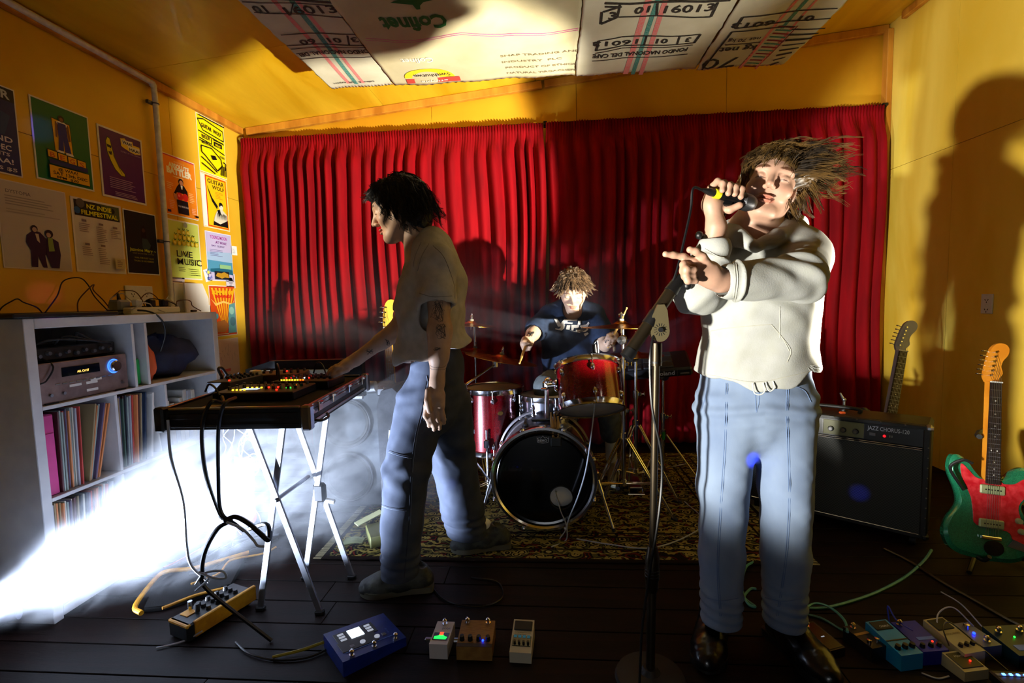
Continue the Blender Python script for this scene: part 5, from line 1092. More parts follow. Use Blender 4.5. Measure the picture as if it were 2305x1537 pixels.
cable('mic_cable', 'black cable looping from the vocal microphone down the stand', [e_, e_ - md_ * .03 + Vector((0, 0, -.004)), V3(1555, 470, 1.46), V3(1540, 540, 1.455), V3(1520, 620, 1.45), V3(1490, 690, 1.47), V3(1466, 780, 1.40), V3(1464, 860, 1.395), V3(1470, 930, 1.395), V3(1487, 1010, 1.40), V3(1490, 1080, 1.405), V3(1480, 1180, 1.40), V3(1462, 1290, 1.40), V3(1445, 1420, 1.38), (.22, 1.33, .02), (.15, 1.2, .006)], .0038, ck)

# ================================================================ AMPLIFIER
tolex = M('black_tolex', (.055, .055, .06), .5, bump=.5, bscale=400)
ax = Vector((1.30, 2.525, 0)); bx = Vector((1.640, 2.262, 0)); ux = (bx - ax).normalized(); AW = .76; ang = math.atan2(ux.y, ux.x)
ac = bx - ux * AW / 2
am = thing('guitar_amplifier', 'black combo guitar amplifier with chrome trimmed grille beside the singer', 'amplifier', tuple(ac), RZ(ang) @ RX(-.03))
W_ = lambda mb, n, m_, **k: mb.build(n, m_, am, world=False, **k)
W_(MB().box((0, .14, .045 + .255), (AW, .25, .51), b=.012), 'cabinet', tolex)
mb = MB().box((0, .006, .545), (AW, .02, .020), b=.004).box((0, .006, .055), (AW, .02, .020), b=.004).box((-AW / 2 + .014, .006, .30), (.026, .02, .50), b=.004).box((AW / 2 - .014, .006, .30), (.026, .02, .50), b=.004); W_(mb, 'front_frame', tolex)
grm = bpy.data.materials.new('grille_cloth'); grm.use_nodes = True; N = grm.node_tree.nodes; K = grm.node_tree.links; b = N['Principled BSDF']; b.inputs['Roughness'].default_value = .6
tc = N.new('ShaderNodeTexCoord'); ck_ = N.new('ShaderNodeTexChecker'); ck_.inputs['Scale'].default_value = 160; ck_.inputs['Color1'].default_value = lin((.16, .17, .16)) + (1,); ck_.inputs['Color2'].default_value = lin((.035, .04, .035)) + (1,)
mpg = N.new('ShaderNodeMapping'); mpg.inputs['Scale'].default_value = (1, 0, 1); K.new(tc.outputs['Object'], mpg.inputs[0]); K.new(mpg.outputs[0], ck_.inputs[0]); K.new(ck_.outputs[0], b.inputs['Base Color'])
W_(MB().box((0, .008, .2525), (AW - .05, .010, .385)), 'grille', grm)
for z in (.452, .444, .062): W_(MB().box((0, .0, z), (AW - .056, .006, .0038), b=.001), 'chrome_strip', chrome)
W_(MB().box((0, .006, .497), (AW - .054, .008, .078)), 'control_panel', M('panel_black', (.07, .08, .09), .35))
W_(MB().box((0, -.0005, .5385), (AW - .054, .004, .003)), 'chrome_strip', chrome)
W_(MB().box((.055, .0005, .497), (.165, .004, .070), b=.001), 'effect_panel', M('olive_panel', (.34, .34, .20), .5))
for i in range(12):
    x = -.345 + i * .0315
    if x > -.02: x = x + .03
    if i < 10: pass
ks = [-.335 + .0335 * i for i in range(9)] + [.005, .055, .105]
for x in ks:
    kb = W_(MB().lathe([(.0145, 0), (.0125, .004), (.011, .014), (.0, .016)], frame((x, .0005, .490), (1, 0, 0), (0, 0, 1)), 18), 'knob', black)
    kb2 = MB().lathe([(.0075, 0), (.0075, .0035), (0, .0035)], frame((x, -.0155, .490), (1, 0, 0), (0, 0, 1)), 14).build('knob_cap', chrome, kb, world=False)
    W_(MB().box((x, -.0005, .518), (.018, .001, .003)), 'control_mark', M('mark_grey', (.5, .52, .5), .5))
for x in (-.355, -.030, .138): W_(MB().box((x, 0, .497), (.0014, .003, .068)), 'divider', chrome)
W_(MB().text('JAZZ CHORUS-120', frame((.150, -.0005, .508), (1, 0, 0), (0, 0, 1)), .026, w=.155, bold=.01, ext=.0003), 'lettering', M('logo_grey', (1, 1, 1)))
W_(MB().box((.170, -.001, .488), (.024, .005, .014), b=.001), 'power_switch', M('grey_knob', (.3, .3, .3))); W_(MB().lathe([(.0055, 0), (.004, .004), (0, .005)], frame((.215, 0, .486), (1, 0, 0), (0, 0, 1)), 12), 'pilot_light', M('pilot_red', (1, .05, .08), .3, emit=5))
for x in (.235, .243): W_(MB().box((x, -.0005, .488), (.004, .001, .010)), 'control_mark', M('mark_grey', (1, 1, 1)))
for sx_ in (-1, 1):
    for z in (.545, .055):
        W_(MB().box((sx_ * (AW / 2 - .008), .012, z), (.03, .04, .03), b=.010), 'corner_protector', black if z < .1 else steel)
for i in range(9): W_(MB().ball((.372, -.006, .10 + i * .045), .0030, n=8, k=4), 'stud', steel)
for i in range(8): W_(MB().ball((-.34 + .09 * i, -.006, .550), .0032, n=8, k=4), 'stud', steel)
for x in (-.33, .33):
    for y in (.04, .23): W_(MB().cyl((x - .012, y, .023), (x + .012, y, .023), .0225, n=18).box((x, y, .045), (.03, .04, .008)), 'caster', blackrub)
W_(MB().tube(catmull([(-.10, .14, .555), (-.09, .14, .575), (.09, .14, .575), (.10, .14, .555)], 6), .009, 8), 'handle', blackrub)
AM = WM[am.name]
def on_amp(x, y, z=.5562): return AM @ Vector((x, y, z))
p = on_amp(-.10, .16)
cloth_t = M('tan_cloth', (.72, .55, .45), .9)
o = MB().at(T(p)).ball((-.12, .0, .010), (.10, .05, .010), n=20, k=8).build('folded_cloth', cloth_t, smooth=80); recenter(o, p); tag(o, 'tan cloth lying on the amplifier top beside the singer', 'cloth')
for x, c_, l in ((.04, (.85, .35, .15), 'orange cap on the amplifier top'), (-.06, (.8, .22, .12), 'red cap near the centre of the amplifier top')):
    p = on_amp(x, .06); o = MB().at(T(p)).box((0, 0, .006), (.025, .018, .010), b=.003).build('small_cap', M('cap_%d' % int(x * 100), c_, .5, emit=.25)); recenter(o, p); tag(o, l, 'cap')  # small caps; their weak glow is put into the material
p = on_amp(.03, .17); t = thing('mic_clip_stand', 'small dark metal figure-like clip standing on the amplifier', 'clip', tuple(p))
MB().cyl(p, p + Vector((0, 0, .05)), .006, n=8).cyl(p + Vector((0, 0, .05)), p + Vector((-.02, 0, .09)), .008, .004, n=8).ball(p + Vector((0, 0, .055)), .010).build('arm', steel, t); MB().cyl(p, p + Vector((0, 0, .006)), .02, n=14).build('base', black, t)
o = MB().tube([(1.36, 3.1, .02), (1.36, 3.1, .85)], .010, 10).build('wooden_pole', M('pole_wood', (.55, .50, .30), .5)); recenter(o, (1.36, 3.1, .0)); tag(o, 'thin pale pole standing behind the amplifier next to the singer', 'pole')

# ================================================================ GUITARS
def guitar(name, label, loc, rot, sc, outline, bodym, fretm, headm, guardm=None, guard=None, nl=.44, pick=None, nst=6, hs=1, bass=False):
    t = thing(name, label, 'guitar', loc, rot @ Matrix.Scale(sc, 4).to_3x3().to_4x4()); t.matrix_basis = T(loc) @ rot
    W = lambda mb, n, m_, p=None, **k: mb.build(n, m_, p or t, world=False, **k)
    cx = [(x * sc, y * sc) for x, y in outline]; P = catmull([(x, y, 0) for x, y in cx] + [(cx[0][0], cx[0][1], 0)], 5)[:-1]
    th = .040 * sc
    n = len(P); c0 = sum(P, Vector()) / n; rings = []
    for k, z in ((.93, -th / 2), (1, -th * .3), (1, th * .3), (.93, th / 2)): rings.append([(c0.x + (p.x - c0.x) * k, c0.y + (p.y - c0.y) * k, z) for p in P])
    mb = MB().grid(rings, True); mb.add(rings[3], [tuple(range(n))]); mb.add(rings[0], [tuple(range(n))[::-1]]); W(mb, 'body', bodym, smooth=50)
    if guard:
        g = catmull([(x * sc, y * sc, 0) for x, y in guard] + [(guard[0][0] * sc, guard[0][1] * sc, 0)], 4)[:-1]
        W(MB().prism([(p.x, p.y) for p in g], th / 2, th / 2 + .003), 'pickguard', guardm)
    y0 = max(y for x, y in cx) - .06 * sc; y0 = .335 * sc; y1 = y0 + (nl + .08) * sc; zt = th / 2 + .006
    W(MB().add([(-.028 * sc, y0, th * .1), (.028 * sc, y0, th * .1), (.021 * sc, y1, -.004), (-.021 * sc, y1, -.004), (-.028 * sc, y0, zt), (.028 * sc, y0, zt), (.021 * sc, y1, zt), (-.021 * sc, y1, zt)], [(3, 2, 1, 0), (4, 5, 6, 7), (0, 1, 5, 4), (1, 2, 6, 5), (2, 3, 7, 6), (3, 0, 4, 7)]), 'neck', headm)
    fb = W(MB().add([(-.027 * sc, y0 - .01, zt), (.027 * sc, y0 - .01, zt), (.021 * sc, y1, zt), (-.021 * sc, y1, zt), (-.027 * sc, y0 - .01, zt + .005), (.027 * sc, y0 - .01, zt + .005), (.021 * sc, y1, zt + .005), (-.021 * sc, y1, zt + .005)], [(3, 2, 1, 0), (4, 5, 6, 7), (0, 1, 5, 4), (1, 2, 6, 5), (2, 3, 7, 6), (3, 0, 4, 7)]), 'fretboard', fretm)
    sl = (y1 - y0) / (1 - 2 ** (-21 / 12)) if not bass else (y1 - y0) / (1 - 2 ** (-20 / 12))
    for k in range(1, 22):
        y = y1 - sl * (1 - 2 ** (-k / 12)); w_ = (.021 + .006 * (y1 - y) / (y1 - y0)) * sc
        if y > y0: W(MB().box((0, y, zt + .0057), (2 * w_, .0018, .0016)), 'fret', steel, fb)
        if k in (3, 5, 7, 9, 15, 17, 19): W(MB().lathe([(.003, 0), (0, .0008)], T(0, y + sl * (2 ** (-(k - 1) / 12) - 2 ** (-k / 12)) / 2, zt + .005), 8), 'dot', white, fb)
        if k == 12:
            for dx_ in (-.010, .010): W(MB().lathe([(.003, 0), (0, .0008)], T(dx_, y + .008, zt + .005), 8), 'dot', white, fb)
    # offset headstock
    H_ = [(-.021, 0), (.021, 0), (.026, .02), (.040, .045), (.034, .075), (.040, .105), (.058, .135), (.062, .165), (.048, .186), (.020, .188), (.0, .170), (-.012, .14), (-.022, .09), (-.030, .03)]
    H_ = [(x * sc * (hs if hs > 0 else 1) * (1 if hs > 0 else -1), y1 + y * sc * .92) for x, y in H_]
    if hs < 0: H_ = H_[::-1]
    hp = catmull([(x, y, 0) for x, y in H_] + [(H_[0][0], H_[0][1], 0)], 3)[:-1]
    hd = W(MB().prism([(p.x, p.y) for p in hp], -.010, .006), 'headstock', headm)
    W(MB().box((0, y1, zt + .006), (.044 * sc, .005, .006)), 'nut', white)
    pegs = []
    for k in range(nst):
        f = (k + .5) / nst; a_ = (-.024 + .022 * f) * sc * (1 if hs > 0 else -1); y = y1 + (.020 + .135 * f) * sc * .92
        pg = W(MB().cyl((a_ + .008 * hs * sc, y, .006), (a_ + .008 * hs * sc, y, .020), .004, n=10), 'tuning_post', chrome, hd)
        W(MB().cyl((a_, y, -.002), (a_ - .022 * sc * hs, y + .004, -.002), .0028, n=8).ball((a_ - .028 * sc * hs, y + .004, -.002), (.008, .0035, .007) if not bass else (.010, .004, .010), n=10, k=6), 'tuning_key', chrome, hd)
        pegs.append((a_ + .008 * hs * sc, y, .016))
    br = .10 * sc
    for k in range(nst):
        x = (-.022 + .044 * k / (nst - 1)) * sc; xn = (-.016 + .032 * k / (nst - 1)) * sc
        W(MB().tube([(x, br, th / 2 + .012), (xn, y1, zt + .010), pegs[k if hs > 0 else nst - 1 - k]], .0006 if not bass else .0011, 4), 'string', steel)
    W(MB().box((0, br, th / 2 + .008), (.075 * sc, .014, .012), b=.003), 'bridge', chrome)
    return t, th, W
off_outline = [(0, .0), (.10, .01), (.165, .06), (.175, .13), (.135, .195), (.118, .245), (.150, .305), (.165, .36), (.135, .405), (.095, .395), (.065, .36), (.03, .345), (-.03, .345), (-.065, .375), (-.105, .425), (-.145, .425), (-.155, .36), (-.125, .28), (-.118, .22), (-.155, .15), (-.165, .08), (-.12, .02)]
fret_d = M('rosewood', (.16, .10, .08), .5, c2=(.10, .06, .05), scale=20, stretch=(1, 1, 6)); head_o = M('amber_maple', (.90, .60, .18), .3, c2=(.82, .50, .12), scale=9, coat=.6)
green_g = M('sea_green_sparkle', (.10, .42, .30), .25, .2, c2=(.16, .55, .40), scale=300, coat=1)
redpg = M('red_tort_guard', (.80, .10, .16), .35, c2=(.92, .28, .32), scale=45, lo=.4, hi=.75, coat=.5)
guard = [(-.025, .338), (.03, .338), (.045, .33), (.085, .335), (.12, .36), (.14, .34), (.135, .30), (.10, .245), (.115, .18), (.148, .12), (.125, .075), (.085, .10), (.06, .135), (-.05, .145), (-.065, .20), (-.075, .26), (-.11, .34), (-.115, .395), (-.085, .37), (-.06, .345)]
gl = atZ(2206, 1288, .06)
gt, th, W = guitar('electric_guitar', 'green offset electric guitar with red pickguard on a stand by the right wall', (1.735, 2.08, .055), RZ(-.10) @ RX(PI / 2 - .18) @ RZ(-.10), .95, off_outline, green_g, fret_d, head_o, redpg, guard, .345)
for y in (.15, .285):
    pk = W(MB().box((0, y, th / 2 + .007), (.088, .036, .010), b=.004), 'pickup', M('aged_green_cover', (.62, .66, .50), .4))
    for k in range(6): W(MB().cyl((-.026 + .0104 * k, y, th / 2 + .011), (-.026 + .0104 * k, y, th / 2 + .0135), .0025, n=8), 'pole_piece', black, pk)
W(MB().prism([(.015 + .035 * math.cos(a) * (1.0), .055 + .030 * math.sin(a)) for a in [2 * PI * i / 20 for i in range(20)]], th / 2, th / 2 + .003), 'tremolo_plate', black)
W(MB().prism([(.06, .07), (.13, .055), (.155, .075), (.145, .12), (.12, .085), (.08, .10)], th / 2 + .003, th / 2 + .006), 'control_plate', M('plate_grey', (.42, .43, .50), .35, .6))
for x, y in ((.105, .135), (.095, .175)): W(MB().lathe([(.012, 0), (.010, .012), (0, .013)], T(x, y, th / 2 + .003), 16), 'knob', M('aged_green_cover', (.62, .66, .50)))
# its stand
t = thing('guitar_stand', 'black tubular guitar stand holding the green guitar', 'stand', (1.80, 2.2, 0))
MB().tube(catmull([(1.90, 2.30, .02), (1.915, 2.31, .30), (1.935, 2.32, .52), (1.90, 2.28, .545), (1.80, 2.22, .545)], 6), .010, 10).build('upright', black, t)
MB().tube(catmull([(1.80, 2.22, .545), (1.77, 2.19, .54), (1.745, 2.15, .545)], 5), .010, 10).build('neck_yoke', blackrub, t)
for a, b in (((1.90, 2.30, .06), (1.66, 2.06, .012)), ((1.90, 2.30, .06), (1.98, 2.03, .012)), ((1.90, 2.30, .06), (2.08, 2.42, .012))): MB().tube([a, b], .009, 8).build('leg', black, t)
MB().tube(catmull([(1.70, 2.12, .075), (1.70, 2.05, .070), (1.70, 2.02, .10)], 4), .008, 8).build('cradle_arm', blackrub, t); MB().tube(catmull([(1.86, 2.14, .075), (1.86, 2.06, .070), (1.86, 2.02, .10)], 4), .008, 8).build('cradle_arm', blackrub, t)
MB().tube(catmull([(1.655, 2.10, .34), (1.60, 2.10, .43), (1.63, 2.08, .47), (1.66, 2.07, .46)], 6), .006, 8).build('strap_hook', blackrub, t)
gg, th, W = guitar('electric_guitar', 'electric guitar with lavender grey headstock standing behind the amplifier', (1.70, 2.72, .10), RZ(-.05) @ RX(PI / 2 - .12) @ RZ(-.20), .97, off_outline, M('dark_blue_body', (.10, .12, .2), .3), fret_d, M('lavender_head', (.55, .56, .66), .3), None, None, .36)
# bass guitar behind the man
mus = [(0, 0), (.10, .02), (.16, .08), (.15, .16), (.11, .22), (.12, .29), (.17, .36), (.15, .42), (.10, .37), (.04, .345), (-.03, .345), (-.07, .38), (-.12, .46), (-.16, .44), (-.14, .35), (-.12, .26), (-.13, .18), (-.16, .10), (-.12, .02)]
bg, th, W = guitar('bass_guitar', 'bass guitar with butter yellow headstock standing behind the man', (-.97, 2.98, .06), RZ(.1) @ RX(PI / 2 - .08) @ RZ(.05), 1.0, mus, M('bass_black', (.03, .03, .035), .15, coat=1), M('bass_board', (.62, .48, .34), .45, c2=(.50, .36, .25), scale=12), M('butter_maple', (.93, .74, .28), .35, coat=.5), None, None, .53, nst=4, hs=1, bass=True)
t = thing('bass_stand', 'black stand arm curving around the neck of the bass guitar', 'stand', (-.97, 3.05, 0))
MB().tube([(-.96, 3.12, .04), (-.97, 3.06, .45)], .010, 10).build('upright', black, t); MB().tube(catmull([(-.97, 3.06, .45), (-1.06, 3.0, .44), (-1.06, 2.86, .43), (-.93, 2.84, .46)], 6), .008, 8).build('neck_yoke', steel, t)
for a in (.4, 2.5, 4.6): MB().tube([(-.96, 3.12, .10), (-.96 + .24 * math.cos(a), 3.12 + .24 * math.sin(a), .012)], .008, 8).build('leg', black, t)

# ================================================================ PEDALS ON THE FLOOR
def pedal(name, label, c, rz, w_, d_, h0, h1, body, cat='pedal'):
    """wedge: front height h0, rear h1; local x right, y away"""
    t = thing(name, label, cat, c, RZ(rz)); vs = [(-w_ / 2, -d_ / 2, 0), (w_ / 2, -d_ / 2, 0), (w_ / 2, d_ / 2, 0), (-w_ / 2, d_ / 2, 0), (-w_ / 2, -d_ / 2, h0), (w_ / 2, -d_ / 2, h0), (w_ / 2, d_ / 2, h1), (-w_ / 2, d_ / 2, h1)]
    MB().add(vs, [(3, 2, 1, 0), (4, 5, 6, 7), (0, 1, 5, 4), (1, 2, 6, 5), (2, 3, 7, 6), (3, 0, 4, 7)]).build('case', body, t, world=False)
    sl = T(0, 0, (h0 + h1) / 2) @ RX(math.atan2(h1 - h0, d_))
    def W(mb, n, m_, p=None): mb.v = [sl @ v for v in mb.v]; return mb.build(n, m_, p or t, world=False)
    return t, W
fsw = lambda x, y: MB().cyl((x, y, 0), (x, y, .006), .009, n=6).cyl((x, y, .006), (x, y, .014), .005, n=12).lathe([(.0075, .014), (.0075, .018), (.004, .022), (0, .023)], T(x, y, 0), 14)
blu = M('pedal_blue', (.06, .16, .52), .4, c2=(.05, .13, .44), scale=30)
t, W = pedal('multi_effects_pedal', 'blue multi-effects pedal with glowing white screen on the floor', (-.645, 1.54, .001), -.80, .175, .215, .050, .030, blu)
W(MB().box((-.03, -.02, .001), (.125, .055, .002), RZ(PI / 2), b=.001), 'display_frame', black)
sc_ = W(MB().box((-.03 + .0, -.02, .003), (.048, .044, .002), RZ(0)), 'screen', M('screen_lit', (.86, .93, 1), .4, emit=2.2))
W(MB().box((-.03, -.02, .0), (.06, .135, .0022), T(0, 0, .0008), b=.001), 'display_frame', black)
for i in range(3):
    for y in (-.02 + .046, -.02 - .046): W(MB().box((-.046 + .016 * i, y, .003), (.010, .020, .003), b=.001), 'key', M('key_white', (.75, .78, .85), .4, emit=.5))
for x, y in ((.03, .03), (.03, -.02)): W(MB().lathe([(.009, 0), (.009, .004), (0, .004)], T(x, y, .001), 16), 'ring_button', M('key_white', (1, 1, 1)))
for x, y in ((.03, .055), (.03, -.055)): W(MB().box((x, y, .001), (.014, .014, .003), b=.001), 'square_button', M('grey_knob', (1, 1, 1)))
for y in (-.075, 0, .075): W(fsw(.075, y), 'footswitch', chrome)
W(MB().box((.052, 0, .0015), (.002, .17, .001)), 'crease_line', M('pale_blue_line', (.30, .45, .8), .4))
W(MB().text('drive', T(.0, .07, .0008) @ RZ(0), .01, w=.03), 'lettering', M('pale_blue_line', (1, 1, 1)))
cable('plug_cable', 'yellowish coiled cable end beside the blue multi-effects pedal', [(-.74, 1.545, .03), (-.80, 1.52, .02), (-.85, 1.50, .012), (-.93, 1.47, .008)], .005, M('yellow_cord', (.55, .50, .12), .5))
t, W = pedal('tuner_pedal', 'white tuner pedal with green and red lit display', (-.383, 1.553, .001), -.02, .060, .115, .050, .050, M('pedal_white', (.78, .76, .76), .4))
W(fsw(0, .04), 'footswitch', chrome)
W(MB().text('polyt', T(-.004, .016, .0008) , .016, w=.028), 'lettering', M('print_navy', (.2, .25, .5), .5)); W(MB().box((0, -.020, .0008), (.050, .036, .0012)), 'window', M('dark_window', (.03, .04, .04), .2))
W(MB().prism([(-.021, -.034), (.018, -.034), (.022, -.024), (.012, -.020), (.008, -.014), (-.006, -.014), (-.010, -.020), (-.021, -.022)], .001, .0024), 'green_display', M('glow_green', (.08, .85, .25), .4, emit=3)); W(MB().box((.0, -.009, .0022), (.012, .014, .0012)), 'red_display', M('glow_red', (1, .2, .1), .4, emit=4))
MB().box((-.045, .0, .022), (.03, .014, .014), b=.003).build('jack_plug', steel, t, world=False)
t, W = pedal('overdrive_pedal', 'wooden topped pedal with two footswitches and a blue light', (-.268, 1.552, .001), .01, .115, .115, .045, .058, M('pedal_bronze', (.60, .44, .20), .45, c2=(.50, .35, .14), scale=40, stretch=(1, 6, 1)))
for x in (-.035, .035): W(fsw(x, .044), 'footswitch', chrome)
for x in (-.043, -.016, .012, .042): W(MB().lathe([(.0085, 0), (.007, .016), (0, .017)], T(x, -.028, 0), 12), 'knob', black)
W(MB().ball((.026, -.034, .004), .0035, n=10, k=6), 'led', led['blue'])
W(MB().box((0, -.050, .0004), (.115, .014, .001)), 'front_label', M('dark_walnut', (.15, .09, .05), .5))
MB().cyl((-.075, 0, .025), (-.058, 0, .025), .008, n=10).build('jack_plug', steel, t, world=False)
t, W = pedal('compact_pedal', 'cream edged compact pedal with black treadle and blue marks', (-.115, 1.553, .001), -.05, .070, .128, .035, .060, M('pedal_cream', (.72, .70, .62), .45))
W(MB().box((0, .038, .002), (.060, .038, .005), b=.002), 'treadle', blackrub); W(MB().box((0, -.022, .001), (.060, .040, .003), b=.001), 'knob_panel', M('dark_window', (1, 1, 1)))
for i in range(4): W(MB().box((-.022 + .0145 * i, -.006, .003), (.010, .010, .001)), 'blue_mark', M('mark_cyan', (.15, .5, .62), .5, emit=.15)); W(MB().cyl((-.022 + .0145 * i, -.030, .002), (-.022 + .0145 * i, -.030, .010), .004, n=10), 'knob', black)
W(MB().text('COMPRESSION', T(-.026, .009, .0008), .007, w=.052).text('SUSTAINER', T(-.026, .001, .0008), .006, w=.040), 'lettering', black)
# right hand cluster
t, W = pedal('black_tuner_pedal', 'slim black pedal lying by the teal cable next to the singer\'s boot', (.858, 1.612, .001), .35, .062, .120, .030, .040, M('pedal_charcoal', (.09, .09, .10), .35))
W(fsw(-.012, .045), 'footswitch', chrome); W(MB().box((0, 0, .0006), (.052, .110, .0012), b=.0005), 'face', M('dark_window', (1, 1, 1))); W(MB().box((.0, -.006, .002), (.012, .003, .001)), 'label_mark', M('key_white', (1, 1, 1)))
t, W = pedal('mini_pedal', 'small black pedal with gold band between the slim black and sky blue pedals', (.985, 1.600, .001), .30, .055, .105, .045, .048, M('pedal_charcoal', (1, 1, 1)))
W(fsw(-.006, .036), 'footswitch', chrome); W(MB().box((0, .010, .0008), (.053, .010, .001)), 'gold_band', M('gold_print', (.62, .46, .2), .5))
for x in (-.015, .015): W(MB().lathe([(.008, 0), (.007, .012), (0, .013)], T(x, -.030, 0), 12), 'knob', chrome)
sky = M('pedal_sky_blue', (.10, .50, .74), .4)
t, W = pedal('chorus_pedal', 'sky blue compact pedal with black treadle', (1.058, 1.578, .001), .22, .075, .130, .050, .072, sky)
W(MB().box((0, .045, .001), (.062, .034, .004), b=.002), 'treadle', blackrub); W(MB().text('CHORUS', T(-.012, .036, .0035), .010, w=.034), 'lettering', M('logo_grey', (1, 1, 1)))
for x in (-.025, 0, .025): W(MB().lathe([(.0085, 0), (.007, .013), (0, .014)], T(x, -.040, 0), 12), 'knob', black)
W(MB().box((0, -.012, .001), (.074, .004, .001)), 'groove', black)
t, W = pedal('delay_pedal', 'deep blue pedal wedged between the sky blue and beige pedals', (1.150, 1.600, .001), .15, .085, .120, .045, .060, M('pedal_deep_blue', (.09, .13, .58), .4))
W(fsw(-.028, .045), 'footswitch', chrome); W(MB().box((.01, -.012, .0008), (.055, .012, .001)), 'print_band', M('pale_blue_line', (1, 1, 1)))
for x in (-.028, .0, .026): W(MB().lathe([(.0075, 0), (.006, .012), (0, .013)], T(x, -.042, 0), 12), 'knob', black)
W(MB().ball((.018, -.028, .003), .0028, n=8, k=5), 'led', led['red'])
beige = M('pedal_beige', (.66, .62, .48), .45)
t, W = pedal('reverb_pedal', 'beige compact pedal with black treadle crossed by thin cables', (1.250, 1.598, .001), .25, .075, .130, .048, .072, beige)
W(MB().box((0, .040, .001), (.062, .042, .004), b=.002), 'treadle', blackrub); W(MB().text('DIGITAL REVERB', T(-.030, .0, .0012), .009, w=.058), 'lettering', black)
for x in (-.022, .0, .022): W(MB().lathe([(.0065, 0), (.0055, .011), (0, .012)], T(x, -.040, 0), 12), 'knob', black)
t, W = pedal('fuzz_pedal', 'beige framed black pedal with red light in the front row', (1.222, 1.515, .001), .20, .080, .070, .030, .040, beige)
W(MB().box((0, .002, .001), (.070, .054, .003), b=.001), 'top_plate', black); W(MB().ball((.010, -.006, .005), .0028, n=8, k=5), 'led', led['red']); W(MB().text('POWER', T(-.02, .012, .003), .009, w=.036), 'lettering', M('logo_grey', (1, 1, 1)))
t, W = pedal('boost_pedal', 'small silver pedal with blue light beside the beige pedal', (1.335, 1.622, .001), .20, .065, .105, .045, .050, M('pedal_silver', (.42, .45, .52), .35, .5))
W(fsw(0, -.035), 'footswitch', chrome); W(MB().ball((-.005, .0, .004), .004, n=10, k=6), 'led', led['blue']); W(MB().lathe([(.010, 0), (.008, .014), (0, .015)], T(.0, .028, 0), 12), 'knob', chrome)
t, W = pedal('looper_pedal', 'dark teal wide pedal with three footswitches at the right edge', (1.480, 1.605, .001), .12, .190, .115, .040, .055, M('pedal_teal', (.04, .16, .20), .4))
for x in (-.07, 0, .07): W(fsw(x, .030), 'footswitch', chrome)
W(MB().ball((-.040, .008, .003), .0028, n=8, k=5), 'led', led['green']); W(MB().box((0, -.03, .0008), (.15, .02, .001)), 'print_band', M('pale_blue_line', (1, 1, 1)))
t = thing('lit_controller', 'low black controller with a row of blue lights in the bottom right corner', 'controller', (1.36, 1.43, .001), RZ(-.02))
MB().box((.03, 0, .018), (.26, .10, .032), b=.004).build('case', black, t, world=False); MB().box((.03, .030, .0345), (.25, .010, .002), b=.0005).build('light_bar', M('bar_grey', (.4, .42, .48), .4), t, world=False)
for i in range(12): MB().box((-.075 + .019 * i, .030, .0365), (.007, .006, .003)).build('led', M('led_ice', (.25, .50, 1), .4, emit=10), t, world=False)
tl = M('teal_cable', (.30, .58, .54), .45, c2=(.26, .50, .48), scale=40); tl2 = M('teal_cable_dark', (.22, .42, .38), .5)
F = lambda px, py, z=.006: tuple(atZ(px, py, z))
cable('instrument_cable', 'teal cable sweeping from the amplifier to the singer\'s boots', [F(2097, 1238), F(2080, 1262), F(2040, 1297), F(1980, 1330), F(1920, 1352), F(1860, 1367), F(1815, 1368), F(1790, 1360)], .0055, tl)
cable('instrument_cable', 'teal cable arching in a loop above the slim black pedal', [F(1908, 1422, .05), F(1900, 1395, .03), F(1870, 1368, .02), F(1835, 1358, .015), F(1810, 1375, .01), F(1806, 1410, .01), F(1820, 1435, .02), F(1838, 1458, .02)], .0045, tl)
cable('instrument_cable', 'teal cable running behind the black pedals', [F(1812, 1382), F(1850, 1392), F(1890, 1415), F(1905, 1420, .04)], .0045, tl2)
cable('instrument_cable', 'teal cable coil visible between the singer\'s legs', [F(1695, 1265), F(1680, 1275, .02), F(1672, 1300, .03), F(1672, 1335, .02), F(1685, 1360), F(1700, 1365), F(1680, 1350), F(1676, 1340), F(1690, 1325), F(1702, 1325)], .0050, tl)
wirew = M('thin_wire', (.72, .72, .76), .4)
for k, (l, pts) in enumerate([('thin wire arcing up behind the beige pedal', [(1.22, 1.62, .05), (1.25, 1.66, .09), (1.31, 1.68, .10), (1.36, 1.66, .05)]), ('thin wire standing above the silver pedal', [(1.30, 1.72, .13), (1.35, 1.70, .10), (1.385, 1.66, .05)]),
        ('black patch lead looping over the beige pedal', [(1.21, 1.56, .05), (1.22, 1.60, .085), (1.26, 1.62, .085), (1.30, 1.56, .05), (1.33, 1.50, .02)]), ('blue tinted lead between the deep blue and sky pedals', [(1.10, 1.66, .05), (1.105, 1.68, .10), (1.115, 1.65, .07), (1.13, 1.60, .07)]),
        ('thin pale wire hanging down from the front of the sky blue pedal', [(1.09, 1.50, .004), (1.12, 1.48, .004), (1.16, 1.49, .004)]), ('dark lead crossing the teal looper pedal', [(1.40, 1.50, .02), (1.44, 1.56, .06), (1.50, 1.64, .08), (1.58, 1.66, .05)])]):
    cable('patch_lead', l, pts, .0022, [wirew, wirew, ck, M('blue_lead', (.12, .2, .7), .4), wirew, ck][k])
cable('floor_cable', 'dark cable running diagonally over the boards to the right wall', [F(1990, 1235), F(2050, 1265), F(2120, 1310), F(2200, 1355), F(2260, 1390), F(2300, 1410)], .006, ck)
cable('floor_cable', 'thin black cable curving over the boards left of the blue pedal', [F(530, 1445), F(560, 1470), F(620, 1485), F(690, 1480), F(740, 1460)], .0035, ck)
cable('floor_cable', 'black cable coiling on the boards behind the white tuner pedal', [F(960, 1300), F(1000, 1350), F(1080, 1365), F(1130, 1345), F(1120, 1310), F(1060, 1300)], .0035, ck)
